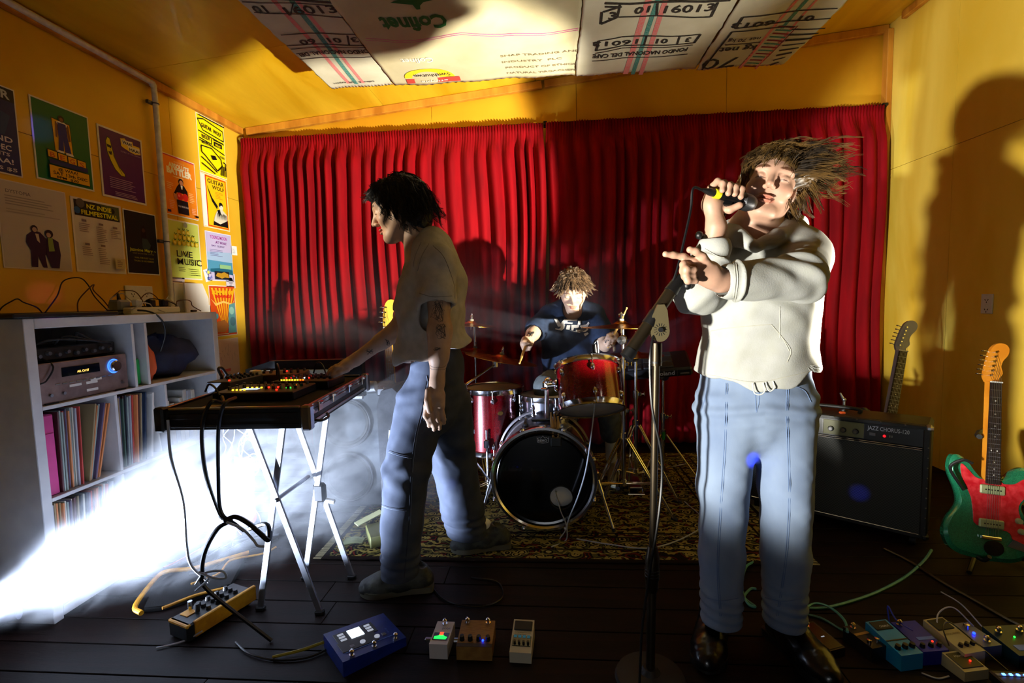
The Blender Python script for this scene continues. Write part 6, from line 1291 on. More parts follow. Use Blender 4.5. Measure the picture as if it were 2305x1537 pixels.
# black and yellow case at lower left
yl = M('yellow_trim', (.84, .60, .08), .5, c2=(.70, .46, .05), scale=25)
t = thing('yellow_trimmed_case', 'open black floor case edged with yellow tube at the lower left', 'case', (-1.48, 1.80, 0))
pp = [F(318, 1380, .03), F(305, 1362, .03), F(352, 1300, .03), F(380, 1285, .03), F(430, 1280, .03), F(475, 1268, .03), F(560, 1243, .03)]
MB().tube(catmull(pp, 6), .009, 10).build('yellow_tube', yl, t)
MB().tube(catmull([F(365, 1369, .03), F(440, 1340, .03), F(512, 1322, .03)], 6), .006, 8).build('yellow_tube', yl, t)
q = [F(325, 1380, 0), F(358, 1306, 0), F(430, 1288, 0), F(560, 1250, 0), F(520, 1325, 0), F(370, 1375, 0)]
MB().prism([(a[0], a[1]) for a in q], .002, .022).build('lining', M('foam_black', (1, 1, 1)), t)
c0 = (-1.27, 1.66, 0)
t = thing('yellow_mixer', 'black and yellow stage box with knobs on the floor at the lower left', 'stage box', c0, RZ(-.35))
MB().box((0, 0, .035), (.105, .25, .062), b=.006).build('case', case_blk, t, world=False)
MB().box((.050, .02, .040), (.014, .24, .058), b=.003).build('yellow_side', yl, t, world=False); MB().box((0, -.118, .060), (.105, .016, .012), b=.003).build('yellow_edge', yl, t, world=False); MB().box((-.018, -.075, .068), (.04, .035, .003)).build('yellow_plate', yl, t, world=False)
for i in range(3):
    for j in range(4): MB().lathe([(.009, 0), (.007, .014), (0, .015)], T(-.03 + .028 * i, -.03 + .035 * j, .066), 10).build('knob', black, t, world=False)
for x in (-.03, .01): MB().cyl((x, -.06, .07), (x, -.06, .10), .008, n=10).build('plug', chrome if x < 0 else black, t, world=False)
cable('white_lead', 'short white lead trailing left from the yellow and black stage box', [F(455, 1420, .03), F(420, 1440, .01), F(380, 1452), F(352, 1458)], .003, wirew)
r = random.Random(8)
for k in range(4):
    pts = [F(430 + 50 * i + r.uniform(-14, 14), 1270 - 22 * i + k * 14 + r.uniform(-8, 8), .01 + .01 * k) for i in range(5)]
    cable('floor_cable', ['pale', 'grey', 'black', 'yellow'][k] + ' cable in the floor pile beneath the folding stand', pts, .0045, [cg, M('dull_grey', (.45, .46, .5), .5), ck, yl][k])
terra = M('terracotta_cloth', (.72, .34, .22), .8, c2=(.62, .26, .17), scale=12, bump=.2, bscale=80)
P = []
for i, (px, py, Y, hw) in enumerate([(548, 1030, 2.20, .05), (548, 1080, 2.19, .05), (546, 1130, 2.17, .05), (548, 1170, 2.14, .06), (520, 1205, 2.10, .08), (470, 1238, 2.06, .10), (420, 1262, 2.02, .09)]):
    c = Vector(atY(px, py, Y)); c.z = max(c.z, .012); s_ = Vector((1, 0, 0)) if i < 4 else Vector((.55, .8, 0)); P.append([tuple(c + s_.normalized() * hw * k / 3 + Vector((0, .012 * math.sin(k * 2 + i), .006 * abs(k % 2)))) for k in (-3, -2, -1, 0, 1, 2, 3)])
P = [[tuple(v) for v in catmull([Vector(P[i][j]) for i in range(len(P))], 5)] for j in range(7)]
o = MB().grid(P).build('terracotta_cloth', terra, smooth=80); recenter(o, (-1.45, 2.1, 0)); tag(o, 'terracotta cloth hanging behind the wires and trailing on the floor', 'cloth'); md = o.modifiers.new('thick', 'SOLIDIFY'); md.thickness = .004
o = MB().box((0, 0, .030), (.10, .16, .058), T(-.86, 2.28, .0) @ RZ(.5), b=.004).build('floor_box', M('olive_box', (.42, .42, .22), .6)); recenter(o, (-.86, 2.28, 0)); tag(o, 'olive pedal box on the floor behind the left shoe', 'box')
o = MB().box((0, 0, .02), (.05, .14, .006), T(-.93, 2.36, .06) @ RZ(-.8) @ RX(.2), b=.001).build('wood_strip', M('pale_strip', (.66, .66, .48), .6)); recenter(o, (-.93, 2.36, .07)); tag(o, 'pale strip lying behind the man\'s front shoe', 'strip')
mb = MB()
for i in range(7): mb.tube(catmull([(-1.02, 2.20 + .012 * i, .012), (-.97, 2.21 + .01 * i, .022), (-.92, 2.225 + .006 * i, .018)], 4), .004, 6)
o = mb.build('cable_bundle', M('olive_cord', (.50, .52, .36), .6), kind='stuff'); recenter(o, (-.97, 2.24, 0)); o['label'] = 'fan of pale cords on the floor by the olive box'; o['category'] = 'cords'
# ================================================================ SCULPTING TOOL (smooth blended volumes -> one surface)
import openvdb
from mathutils.bvhtree import BVHTree
A_ = lambda v: np.array(tuple(v), float)
class Sculpt:
    def __init__(s): s.p = []
    def _add(s, f, k, sub): s.p.append((f, k, sub)); return s
    def cone(s, a, b, ra, rb=None, k=.02, flat=None, sub=False):
        a, b = A_(a), A_(b); rb = ra if rb is None else rb; n = None
        if flat: n = A_(Vector(flat[0]).normalized()); fk = flat[1]
        def f(P):
            q = P - a; d = b - a
            if n is not None:
                dn = n - d * (n @ d) / max(d @ d, 1e-9); dn = dn / max(np.linalg.norm(dn), 1e-6)
                q = q + np.outer(q @ dn, dn) * (1 / fk - 1)
            h = np.clip(q @ d / max(d @ d, 1e-9), 0, 1)
            r = np.linalg.norm(q - np.outer(h, d), axis=1) - (ra + (rb - ra) * h)
            return r * (fk if n is not None else 1) if n is not None else r
        return s._add(f, k, sub)
    def ell(s, c, r, rot=None, k=.015, sub=False):
        c = A_(c); r = np.array(r, float); R = np.array(rot if rot is not None else np.eye(3), float)   # rows: local axes
        def f(P):
            q = (P - c) @ R.T; k0 = np.linalg.norm(q / r, axis=1); k1 = np.linalg.norm(q / r ** 2, axis=1)
            return k0 * (k0 - 1) / np.maximum(k1, 1e-6)
        return s._add(f, k, sub)
    def fn(s, f, k=.004, sub=True): return s._add(f, k, sub)
    def chain(s, pts, rs, k=.02, flat=None):
        for i in range(len(pts) - 1): s.cone(pts[i], pts[i + 1], rs[i], rs[i + 1], k if i else k, flat)
        return s
    def ev(s, P, act=None):
        d = np.full(len(P), 1.0)
        for i, (f, k, sub) in enumerate(s.p):
            if act is not None and not act[i]: continue
            e = f(P)
            if sub: e = -e; h = np.maximum(k - np.abs(d - e), 0) / k; d = np.maximum(d, e) + h * h * k * .25
            else: h = np.maximum(k - np.abs(d - e), 0) / k; d = np.minimum(d, e) - h * h * k * .25
        return d
    def mesh(s, lo, hi, h=.003):
        B = 16; lo = A_(lo); n = np.ceil((A_(hi) - lo) / (h * B)).astype(int); R = h * B * .87; bg = 3 * h
        ii = np.stack(np.meshgrid(*[np.arange(q) for q in n], indexing='ij'), -1).reshape(-1, 3)
        C = lo + (ii + .5) * B * h
        D = np.stack([f(C) for f, k, sub in s.p]); kk = np.array([k for _, k, _ in s.p])[:, None]
        near = D < R * 1.6 + kk + bg; dc = s.ev(C)
        g = openvdb.FloatGrid(bg); off = np.stack(np.meshgrid(*[np.arange(B)] * 3, indexing='ij'), -1).reshape(-1, 3)
        sub = np.array([q[2] for q in s.p])
        for b in np.where(np.abs(dc) < R * 1.6 + bg)[0]:
            if not near[~sub, b].any(): continue
            d = s.ev(lo + (ii[b] * B + off) * h, near[:, b])
            if d.min() > bg or d.max() < -bg:
                if d.max() < -bg: g.fill(tuple(int(x) for x in ii[b] * B), tuple(int(x) for x in ii[b] * B + B - 1), -bg, False)
                continue
            g.copyFromArray(np.clip(d, -bg, bg).reshape(B, B, B).astype(np.float32), ijk=tuple(int(x) for x in ii[b] * B))
        for b in np.where(dc <= -(R * 1.6 + bg))[0]: g.fill(tuple(int(x) for x in ii[b] * B), tuple(int(x) for x in ii[b] * B + B - 1), -bg, False)
        p, q = g.convertToQuads(0.0)
        return p * h + lo, q[:, ::-1]
def vnormals(V, Q):
    n = np.cross(V[Q[:, 2]] - V[Q[:, 0]], V[Q[:, 3]] - V[Q[:, 1]]); N = np.zeros_like(V)
    for i in range(4): np.add.at(N, Q[:, i], n)
    return N / np.maximum(np.linalg.norm(N, axis=1), 1e-9)[:, None]
def sculpt_obj(name, V, Q, m, parent=None, col=None, label=None):
    c = V.mean(0); t = V[Q[:, 0]] - c; vol = np.einsum('ij,ij->i', t, np.cross(V[Q[:, 1]] - c, V[Q[:, 2]] - c)).sum()
    if vol < 0: Q = Q[:, ::-1]
    me = bpy.data.meshes.new(name); o = bpy.data.objects.new(name, me); COL.objects.link(o)
    if parent is not None: o.parent = parent; V = V - A_(WM[parent.name].translation)
    WM[o.name] = WM[parent.name].copy() if parent is not None else Matrix.Identity(4)
    me.vertices.add(len(V)); me.vertices.foreach_set('co', V.astype(np.float32).ravel())
    me.loops.add(len(Q) * 4); me.loops.foreach_set('vertex_index', Q.astype(np.int32).ravel())
    me.polygons.add(len(Q)); me.polygons.foreach_set('loop_start', np.arange(0, len(Q) * 4, 4, dtype=np.int32))
    me.update(calc_edges=True); me.validate(); me.materials.append(m)
    me.polygons.foreach_set('use_smooth', np.ones(len(me.polygons), bool))
    if col is not None:
        a = me.color_attributes.new('Col', 'FLOAT_COLOR', 'POINT'); a.data.foreach_set('color', np.concatenate([col, np.ones((len(col), 1))], 1).astype(np.float32).ravel())
    if label: o['label'] = label
    return o
def nz(P, f, seed=0):       # cheap smooth pseudo noise in -1..1
    r = np.random.RandomState(seed); d = np.zeros(len(P))
    for i in range(6):
        w = r.normal(size=3); w = w / np.linalg.norm(w) * f * (1 + .35 * i); d += np.sin(P @ w + r.uniform(0, 6) + 1.3 * np.sin(P @ r.normal(size=3) * f * .25)) / (1 + .3 * i)
    return d / 3.2
def bvh(V, Q): return BVHTree.FromPolygons([tuple(v) for v in V], [tuple(int(i) for i in q) for q in Q])
def sight(tree, px, py, off=.001):
    d = ray(px, py).normalized(); h = tree.ray_cast(EYE, d)
    return None if h[0] is None else h[0] - d * off
def seams(tree, lines, r, name, m, parent, off=.0004, n=6, step=6):
    """stitch lines laid on cloth along sight lines"""
    mb = MB()
    for L in lines:
        pts = [q for q in (sight(tree, p.x, p.y, off) for p in catmull([(x, y, 0) for x, y in L], step)) if q is not None]
        run = [pts[0]] if pts else []
        for q in pts[1:]:
            if (q - run[-1]).length > .05:
                if len(run) > 2: mb.tube(run, r, n)
                run = [q]
            else: run.append(q)
        if len(run) > 2: mb.tube(run, r, n)
    return mb.build(name, m, parent, smooth=60, kind='stuff')
def head(S, m, mouth=.002, w=1.0, jaw=1.0):
    """m: 4x4 with axes x (person's left... image right when facing camera), y forward, z up"""
    R = np.array([list(m.col[i][:3]) for i in range(3)]); g = lambda x, y, z: m @ Vector((x, y, z)); e = lambda c, r, k=.012, sub=False: S.ell(g(*c), r, R, k, sub)
    e((0, -.016, .032), (.073 * w, .094, .080)); S.cone(g(0, .022, .0), g(0, .042, -.080), .062 * w, .036 * jaw, .03); e((0, .064, -.099), (.022, .018, .016), .018)
    for x in (-1, 1):
        e((x * .036, .050, -.028), (.028, .026, .026), .02); S.cone(g(x * .052 * w, -.004, -.045), g(x * .022, .046, -.094), .021, .018, .025)
    e((0, .064, .026), (.050, .020, .016), .016)
    for x in (-1, 1): e((x * .031, .088, .003), (.017, .014, .0105), .010, True)
    for x in (-1, 1): e((x * .031, .0655, .001), (.0155, .0150, .0130), .004)
    S.cone(g(0, .078, .014), g(0, .101, -.028), .0075, .0105, .014)
    for x in (-1, 1): e((x * .0105, .090, -.034), (.0075, .009, .0065), .006)
    for x in (-1, 1): e((x * .006, .099, -.041), (.0032, .005, .003), .003, True)
    e((0, .0815, -.0585), (.0195, .010, .0042), .005); e((0, .0800, -.0700), (.0170, .0105, .0050), .005); e((0, .094, -.0640), (.0205, .012, mouth), .003, True)
    for x in (-1, 1):
        e((x * .076 * w, -.006, -.008), (.0085, .017, .029), .006); e((x * .084 * w, -.002, -.004), (.006, .009, .017), .004, True)
    return g, R
def skin_cols(V, m, base_red=.14):
    iv = np.array(m.inverted()); L = V @ iv[:3, :3].T + iv[:3, 3]; c = np.ones((len(V), 3))
    def blend(mask, col): 
        k = np.clip(mask, 0, 1)[:, None]; c[:] = c * (1 - k) + np.array(col) * k
    front = (L[:, 1] > .055) & (np.abs(L[:, 2]) < .12)
    blend(front * (1.25 - ((L[:, 0] / .024) ** 2 + ((L[:, 2] + .0642) / .0115) ** 2)) * 2, (.80, .50, .47))
    for x in (-1, 1):
        arch = .027 + .004 * np.cos((L[:, 0] - x * .032) * 70)
        blend(front * (1.3 - (((L[:, 0] - x * .033) / .020) ** 2 + ((L[:, 2] - arch + .002) / .0048) ** 2)) * 2, (.22, .15, .11))
        blend(front * (1.2 - (((L[:, 0] - x * .031) / .016) ** 2 + ((L[:, 2] + .004 - .0004 * 0 + 6 * (L[:, 0] - x * .031) ** 2) / .0017) ** 2)) * 2, (.15, .10, .09))
        blend(front * (1 - (((L[:, 0] - x * .045) / .025) ** 2 + ((L[:, 2] + .03) / .022) ** 2)) * .35, (1, .72, .66))
    blend(front * (1 - ((L[:, 0] / .016) ** 2 + ((L[:, 2] + .032) / .014) ** 2)) * .3, (1, .72, .66))
    return c
skinm = lambda n, c: M(n, c, .5, attr='Col', c2=tuple(x * .93 for x in c), scale=30, bump=.05, bscale=250, spec=.4)
def finger(S, pts, r, k=.006):
    rs = [r * q for q in (1.08, 1.0, .92, .80, .74)][:len(pts)]; S.chain(pts, rs, k)
    S.ell(A_(pts[-1]), (r * .78,) * 3, None, .003)
def hair_obj(parent, m, mat_, cap_r, cap_k, strands, name='hair', h=.0045, seed=1, capn=.004):
    g = lambda x, y, z: m @ Vector((x, y, z)); R = np.array([list(m.col[i][:3]) for i in range(3)])
    S = Sculpt()
    for c, r in cap_r: S.ell(g(*c), r, R, .02)
    for c, r in cap_k: S.ell(g(*c), r, R, .012, True)
    o = g(0, 0, 0); V, Q = S.mesh(A_(o) - .2, A_(o) + .2, h); N = vnormals(V, Q); V = V + N * (capn * nz(V, 90, seed) + capn * .7 * nz(V, 210, seed + 1))[:, None]
    cap = sculpt_obj(name, V, Q, mat_, parent)
    mb = MB()
    for pts, r in strands:
        n = len(pts); mb.tube(pts, [r * (1 - .75 * (i / (n - 1)) ** 1.5) for i in range(n)], 4)
    mb.build('hair_strands', mat_, cap, smooth=80, kind='stuff')
    return cap
def strand_set(m, seed, n, region, flow, length, curl=.0, r=.0026, npt=8, lift=.02, world=True, droop=0, clump=7):
    """locks of hair: roots on the skull where region(unit dir) holds, combed along flow (world direction)"""
    rr = random.Random(seed); out = []; c = Vector((0, -.018, .032)); rad = Vector((.084, .106, .090)); R3 = m.to_3x3(); dn_ = R3.inverted() @ Vector((0, 0, -1))
    def path(p, d, f, L, ph, cu):
        pts = [p]; dirv = (d * .22 + f).normalized(); sx_ = f.orthogonal().normalized()
        for i in range(1, npt):
            t_ = i / (npt - 1); fi = (f + dn_ * droop * t_ * t_).normalized(); dirv = dirv.lerp(fi, .34).normalized(); q = pts[-1] + dirv * L / (npt - 1)
            e = Vector(((q.x - c.x) / rad.x, (q.y - c.y) / rad.y, (q.z - c.z) / rad.z))
            if e.length < 1.06: e = e.normalized() * 1.07; q = Vector((c.x + e.x * rad.x, c.y + e.y * rad.y, c.z + e.z * rad.z))
            pts.append(q)
        return [q + (sx_ * math.sin(ph + i * 1.1) + sx_.cross(f) * math.cos(ph + i * .9)) * cu * (i / npt) for i, q in enumerate(pts)]
    while len(out) < n:
        d = Vector((rr.gauss(0, 1), rr.gauss(0, 1), rr.gauss(0, 1))).normalized()
        if not region(d): continue
        p = Vector((c.x + d.x * rad.x, c.y + d.y * rad.y, c.z + d.z * rad.z)) * 1.0; L = length(d) * rr.uniform(.65, 1.25)
        f = flow(p, d); f = (R3.inverted() @ Vector(f)) if world else Vector(f)
        f = (f + Vector((rr.gauss(0, .12), rr.gauss(0, .12), rr.gauss(0, .12)))).normalized(); G = path(p, d, f, L, rr.uniform(0, 6), curl)
        for k in range(clump):
            j = Vector((rr.gauss(0, 1), rr.gauss(0, 1), rr.gauss(0, 1))) * .0055; cut_ = rr.uniform(.8, 1)
            pts = [q + j * (1 - .75 * i / (npt - 1)) for i, q in enumerate(G)][:max(4, int(npt * cut_))]
            out.append(([m @ q for q in pts], r * rr.uniform(.6, 1.3)))
    return out
def hm(c, fwd, up):
    y = Vector(fwd).normalized(); z = Vector(up); x = y.cross(z).normalized(); z = x.cross(y)
    m = Matrix((x, y, z)).transposed().to_4x4(); m.translation = Vector(c); return m
def shoe(parent, name, heel, toe, w, mat_, solem, hgt=.075, label=None, lace=None, ank=None):
    heel, toe = Vector(heel), Vector(toe); d = (toe - heel); L = d.length; d.normalize(); sd = Vector((-d.y, d.x, 0)); z = Vector((0, 0, 1)); at = lambda f, s_=0, h_=0: heel + d * L * f + sd * s_ + z * h_
    S = Sculpt(); S.chain([at(.12, 0, .038), at(.45, 0, .036), at(.72, 0, .030), at(.90, 0, .026)], [w * .40, w * .42, w * .46, w * .36], .03)
    S.cone(at(.16, 0, .05), at(.20, 0, hgt + .02), w * .38, w * .36, .02); S.cone(at(.30, 0, hgt * .85), at(.62, 0, .042), w * .33, w * .34, .03)
    S.ell(at(.17, 0, hgt + .045), (w * .30, w * .30, .035), None, .01, True)
    S.fn(lambda P: P[:, 2] - (heel.z + .014))
    V, Q = S.mesh(A_(at(.5)) - .24, A_(at(.5)) + .24, .004); N = vnormals(V, Q); V = V + N * (.0012 * nz(V, 120, 5))[:, None]
    o = sculpt_obj(name, V, Q, mat_, parent, label=label)
    out = [(-.02, 0), (.0, .40), (.12, .46), (.35, .42), (.6, .50), (.75, .54), (.9, .42), (1.0, .12), (1.0, -.12), (.9, -.42), (.75, -.52), (.6, -.46), (.35, -.40), (.12, -.46), (.0, -.40)]
    P = catmull([heel + d * L * f + sd * w * s_ for f, s_ in out] + [heel + d * L * out[0][0]], 4)[:-1]
    MB().prism([(p.x, p.y) for p in P], heel.z + .001, heel.z + .024).build('sole', solem, o, smooth=30)
    if lace:
        for i in range(5):
            f = .36 + i * .065; top = hgt * .85 + w * .30 - (f - .30) * (hgt * .85 - .042) / .32
            MB().tube(catmull([at(f, -w * .26, top - .012), at(f + .01, 0, top + .003), at(f + .02, w * .26, top - .012)], 4), .0025, 6).build('lace', lace, o)
    return o
PX = lambda px, py, Y: atY(px, py, Y)

# ================================================================ SINGER
S0 = (.62, 1.60, 0)
hS = hm(PX(1735, 420, 1.60), (-.33, -.93, .16), (.33, .08, .94))
B = Sculpt(); g, R = head(B, hS, .0045, .90, .84)
B.cone(g(0, -.028, -.05), PX(1694, 540, 1.625), .048, .058, .03); B.cone(PX(1694, 545, 1.63), PX(1705, 700, 1.63), .10, .12, .04, ((0, 1, 0), .7)); B.cone(PX(1705, 700, 1.63), PX(1700, 870, 1.63), .11, .13, .04, ((0, 1, 0), .7))
B.chain([PX(1672, 575, 1.62), PX(1575, 655, 1.53), PX(1612, 512, 1.495)], [.045, .036, .0255], .03)     # right arm
B.chain([PX(1812, 578, 1.62), PX(1792, 628, 1.40), PX(1622, 632, 1.335)], [.045, .036, .0265], .03)      # left arm
# right hand round the microphone
u_ = Vector((0, 0, 1)) - md_ * md_.z; u_.normalize(); bk = u_.cross(md_); bk = bk if bk.y > 0 else -bk
mc = lambda t_, a, b: mp_ + md_ * t_ + u_ * a + bk * b
wr = PX(1612, 508, 1.495)
B.cone(wr, mc(.012, -.030, .024), .025, .024, .02); B.cone(mc(.008, -.018, .030), mc(.052, -.010, .030), .024, .024, .02); B.cone(mc(.006, .006, .030), mc(.055, .012, .028), .018, .018, .015)
for i in range(4):
    t_ = -.006 + .0205 * i; finger(B, [mc(t_, .020, .026), mc(t_ + .002, .034, -.002), mc(t_ + .003, .022, -.026), mc(t_ + .003, .002 - .003 * (i % 2), -.030)], .0092 - .0006 * (i == 0))
finger(B, [mc(.035, -.030, .020), mc(.052, -.034, -.002), mc(.068, -.020, -.018)], .0105)
# left hand pointing
hw = PX(1622, 632, 1.335); pc = PX(1585, 612, 1.315)
B.cone(hw, PX(1600, 622, 1.325), .0265, .026, .02); B.cone(PX(1598, 608, 1.318), PX(1560, 596, 1.300), .0235, .0185, .02); B.cone(PX(1600, 628, 1.318), PX(1562, 618, 1.300), .0215, .0180, .02)
finger(B, [PX(1560, 590, 1.298), PX(1538, 578, 1.29), PX(1516, 574, 1.285), PX(1498, 572, 1.28)], .0088)
for i, (kx, ky_) in enumerate([(1553, 600), (1552, 614), (1556, 626)]):
    finger(B, [PX(kx + 4, ky_, 1.300), PX(kx - 14, ky_ - 4, 1.280), PX(kx - 8, ky_ + 6, 1.262), PX(kx + 10, ky_ + 7, 1.270)], .0094 - .0004 * i)
finger(B, [PX(1596, 596, 1.305), PX(1582, 578, 1.290), PX(1566, 566, 1.283), PX(1553, 562, 1.282)], .0098)
V, Q = B.mesh((.2, 1.15, .8), (1.05, 1.85, 1.75), .0025)
skS = skinm('skin_singer', (.72, .56, .47))
pS = sculpt_obj('person', V, Q, skS, None, skin_cols(V, hS)); recenter(pS, S0)
tag(pS, 'person in a white hoodie and pale wide jeans singing with one arm pointing across', 'person')
# hoodie
Hd = Sculpt(); YF_ = ((0, 1, 0), .66)
Hd.cone(PX(1740, 600, 1.63), PX(1716, 700, 1.63), .150, .158, .04, YF_); Hd.cone(PX(1716, 700, 1.63), PX(1703, 850, 1.63), .158, .196, .04, YF_)
Hd.cone(PX(1680, 575, 1.63), PX(1800, 572, 1.64), .062, .066, .05); Hd.ell(PX(1700, 690, 1.60), (.15, .11, .12), None, .05)
Hd.cone(PX(1665, 580, 1.63), PX(1572, 656, 1.53), .062, .062, .035); Hd.cone(PX(1572, 656, 1.53), PX(1606, 560, 1.500), .066, .048, .03); Hd.ell(PX(1566, 662, 1.52), (.060, .055, .052), None, .03)
Hd.cone(PX(1815, 578, 1.63), PX(1797, 622, 1.42), .066, .062, .04); Hd.cone(PX(1797, 624, 1.42), PX(1645, 634, 1.338), .060, .050, .03); Hd.ell(PX(1815, 640, 1.44), (.04, .045, .05), None, .03)
Hd.ell(PX(1730, 545, 1.74), (.11, .06, .06), None, .03)
Hd.cone(PX(1714, 460, 1.585), PX(1704, 536, 1.60), .062, .044, .008, None, True)     # neck opening
Hd.chain([PX(1648, 512, 1.70), PX(1646, 520, 1.63), PX(1662, 534, 1.55), PX(1694, 552, 1.505)], [.030, .030, .026, .018], .007, None)
Hd.chain([PX(1796, 506, 1.72), PX(1790, 514, 1.63), PX(1750, 534, 1.55), PX(1702, 555, 1.505)], [.032, .031, .027, .018], .007, None)
Hd.cone(g(0, -.02, -.04), PX(1704, 528, 1.59), .056, .046, .005, None, True)
Hd.cone(PX(1608, 505, 1.497), PX(1606, 562, 1.500), .036, .034, .006, None, True); Hd.cone(PX(1590, 634, 1.318), PX(1650, 634, 1.340), .038, .036, .006, None, True)
zl, zr_ = PX(1563, 842, 1.60), PX(1845, 832, 1.60); cS = PX(1704, 850, 1.6)
hemS = lambda P: P[:, 2] - (zl.z + (zr_.z - zl.z) * (P[:, 0] - zl.x) / (zr_.x - zl.x) - .045 * np.clip(1 - ((P[:, 0] - cS.x) / .13) ** 2, 0, 1) * (P[:, 1] < 1.62) + .006 * np.sin(P[:, 0] * 60))
Hd.fn(hemS, .006)
Hd.cone(PX(1705, 790, 1.63), PX(1703, 900, 1.63), .14, .190, .01, ((0, 1, 0), .64), True)
V, Q = Hd.mesh((.2, 1.2, .75), (1.10, 1.90, 1.55), .0036); N = vnormals(V, Q)
x, y, z = V.T; zz = (z - .92) / .55
d = .0030 * nz(V, 26, 3) + .0016 * nz(V, 60, 4)
body = np.clip((1.22 - z) / .25, 0, 1); d += body * (.006 * np.sin(34 * x + 5 * z + 2.0 * np.sin(9 * z)) * np.clip((z - .86) / .1, 0, 1) * .8)
el = np.linalg.norm(V - A_(PX(1797, 630, 1.42)), axis=1); d += .006 * np.exp(-(el / .11) ** 2) * np.sin(90 * (x * .4 + z + y * .8))
el = np.linalg.norm(V - A_(PX(1575, 650, 1.53)), axis=1); d += .006 * np.exp(-(el / .10) ** 2) * np.sin(95 * (x * .7 - z * .8))
for cf, ax_ in ((PX(1650, 634, 1.34), Vector((1, 0, 0))), (PX(1606, 572, 1.5), Vector((-.3, 0, -1)))):      # cuffs
    s_ = (V - A_(cf)) @ A_(ax_.normalized()); rr_ = np.linalg.norm(V - A_(cf), axis=1); d -= .006 * np.exp(-((s_ - .012) / .006) ** 2) * (rr_ < .09)
    rib = (rr_ < .085) & (s_ < .008); d += rib * .001
pk_ = [(1600, 742), (1672, 736), (1736, 730), (1778, 786), (1766, 836), (1590, 840), (1585, 800)]
pkw = [PX(a, b, 1.50) for a, b in pk_]; inside = np.ones(len(V), bool) & (N[:, 1] < -.15) & (z < 1.12)
for a, b in zip(pkw, pkw[1:] + pkw[:1]): inside &= ((b.x - a.x) * (z - a.z) - (b.z - a.z) * (x - a.x)) < 0
d += inside * .006
V = V + N * d[:, None]
hoodm = M('hoodie_white', (.66, .66, .645), .9, c2=(.64, .64, .61), scale=25, bump=.35, bscale=260, sheen=.2, spec=.15)
hd = sculpt_obj('hoodie', V, Q, hoodm, pS); tr = bvh(V, Q); stitch = M('hoodie_stitch', (.66, .65, .60), .9)
seams(tr, [[(1600, 745), (1640, 738), (1736, 730)], [(1600, 745), (1588, 790), (1583, 836)], [(1736, 730), (1758, 756), (1780, 788), (1772, 815)], [(1740, 734), (1762, 762), (1777, 790)], [(1756, 690), (1755, 760)],
           [(1652, 592), (1656, 632), (1650, 676)], [(1657, 592), (1661, 632), (1655, 678)], [(1587, 560), (1612, 575), (1630, 580)], [(1566, 838), (1620, 848), (1700, 860), (1780, 846), (1843, 830)]], .0013, 'stitching', stitch, hd)
mb = MB(); r = random.Random(3)
for i in range(26): px = 1812 + i * 1.4; q = sight(tr, px, 826 - (i * .1), .0); 
for i in range(22):
    q = sight(tr, 1826 + r.uniform(-10, 17), 824 + r.uniform(-2, 4), 0)
    if q is not None: mb.tube([q, q + Vector((r.uniform(.004, .014), -.002, r.uniform(-.016, .0)))], .0006, 4)
mb.build('frayed_hem', hoodm, hd, kind='stuff')
for (a, b_, c_) in (((1694, 862), (1712, 888), (1718, 862)), ((1724, 860), (1735, 880), (1740, 858))):
    MB().tube(catmull([PX(a[0], a[1], 1.50), PX(a[0] + 4, b_[1] - 4, 1.492), PX(b_[0], b_[1], 1.49), PX(c_[0] + 3, b_[1] - 8, 1.492), PX(c_[0], c_[1], 1.50)], 6), .0018, 6).build('drawstring', M('cord_white', (.8, .8, .76), .8), hd)
# jeans
J = Sculpt(); J.cone(PX(1700, 848, 1.63), PX(1700, 905, 1.63), .168, .190, .03, ((0, 1, 0), .62))
kL = [PX(1640, 920, 1.62), PX(1628, 1100, 1.60), PX(1624, 1250, 1.58), PX(1624, 1390, 1.57)]; kR = [PX(1765, 920, 1.62), PX(1768, 1100, 1.60), PX(1768, 1250, 1.58), PX(1766, 1390, 1.57)]
J.chain(kL, [.096, .078, .068, .062], .02); J.chain(kR, [.094, .078, .070, .064], .02)
J.fn(lambda P: P[:, 2] - .105, .003)
for k_ in (kL, kR): J.cone(k_[2].lerp(k_[3], .7), k_[3] + Vector((0, 0, -.03)), .050, .056, .004, None, True)
V, Q = J.mesh((.30, 1.35, .05), (1.05, 1.85, 1.02), .0038); N = vnormals(V, Q); x, y, z = V.T
d = .0024 * nz(V, 30, 11) + .0012 * nz(V, 75, 12) + .003 * np.exp(-((z - .17) / .06) ** 2) * np.sin(z * 190 + 30 * x) + .004 * np.exp(-((z - .80) / .05) ** 2) * np.sin(z * 130 + 18 * np.abs(x - .63)) + .003 * np.exp(-((z - .5) / .1) ** 2) * np.sin(40 * z + 30 * x)
V = V + N * d[:, None]
denim = M('pale_denim', (.50, .56, .65), .85, c2=(.39, .45, .56), scale=8, stretch=(1, 1, .5), lo=.3, hi=.75, bump=.3, bscale=420, spec=.2)
jn = sculpt_obj('jeans', V, Q, denim, pS); tr = bvh(V, Q); seamm = M('denim_seam', (.36, .44, .58), .85)
for sh_ in (0, 4): seams(tr, [[(1638 - sh_, 862), (1634 - sh_, 1000), (1624 - sh_, 1150), (1618 - sh_, 1280), (1624 - sh_, 1386)], [(1772 + sh_, 862), (1770 + sh_, 940), (1775 + sh_, 1100), (1768 + sh_, 1250), (1748 + sh_, 1386)]], .0012, 'seam', seamm, jn)
seams(tr, [[(1588, 1345), (1625, 1352), (1662, 1346)], [(1722, 1345), (1765, 1353), (1808, 1346)], [(1700, 870), (1701, 900), (1702, 925)], [(1708, 870), (1709, 900), (1703, 928)], [(1592, 872), (1586, 900), (1578, 925)], [(1790, 868), (1812, 880), (1826, 905)]], .0012, 'hem_stitch', seamm, jn)
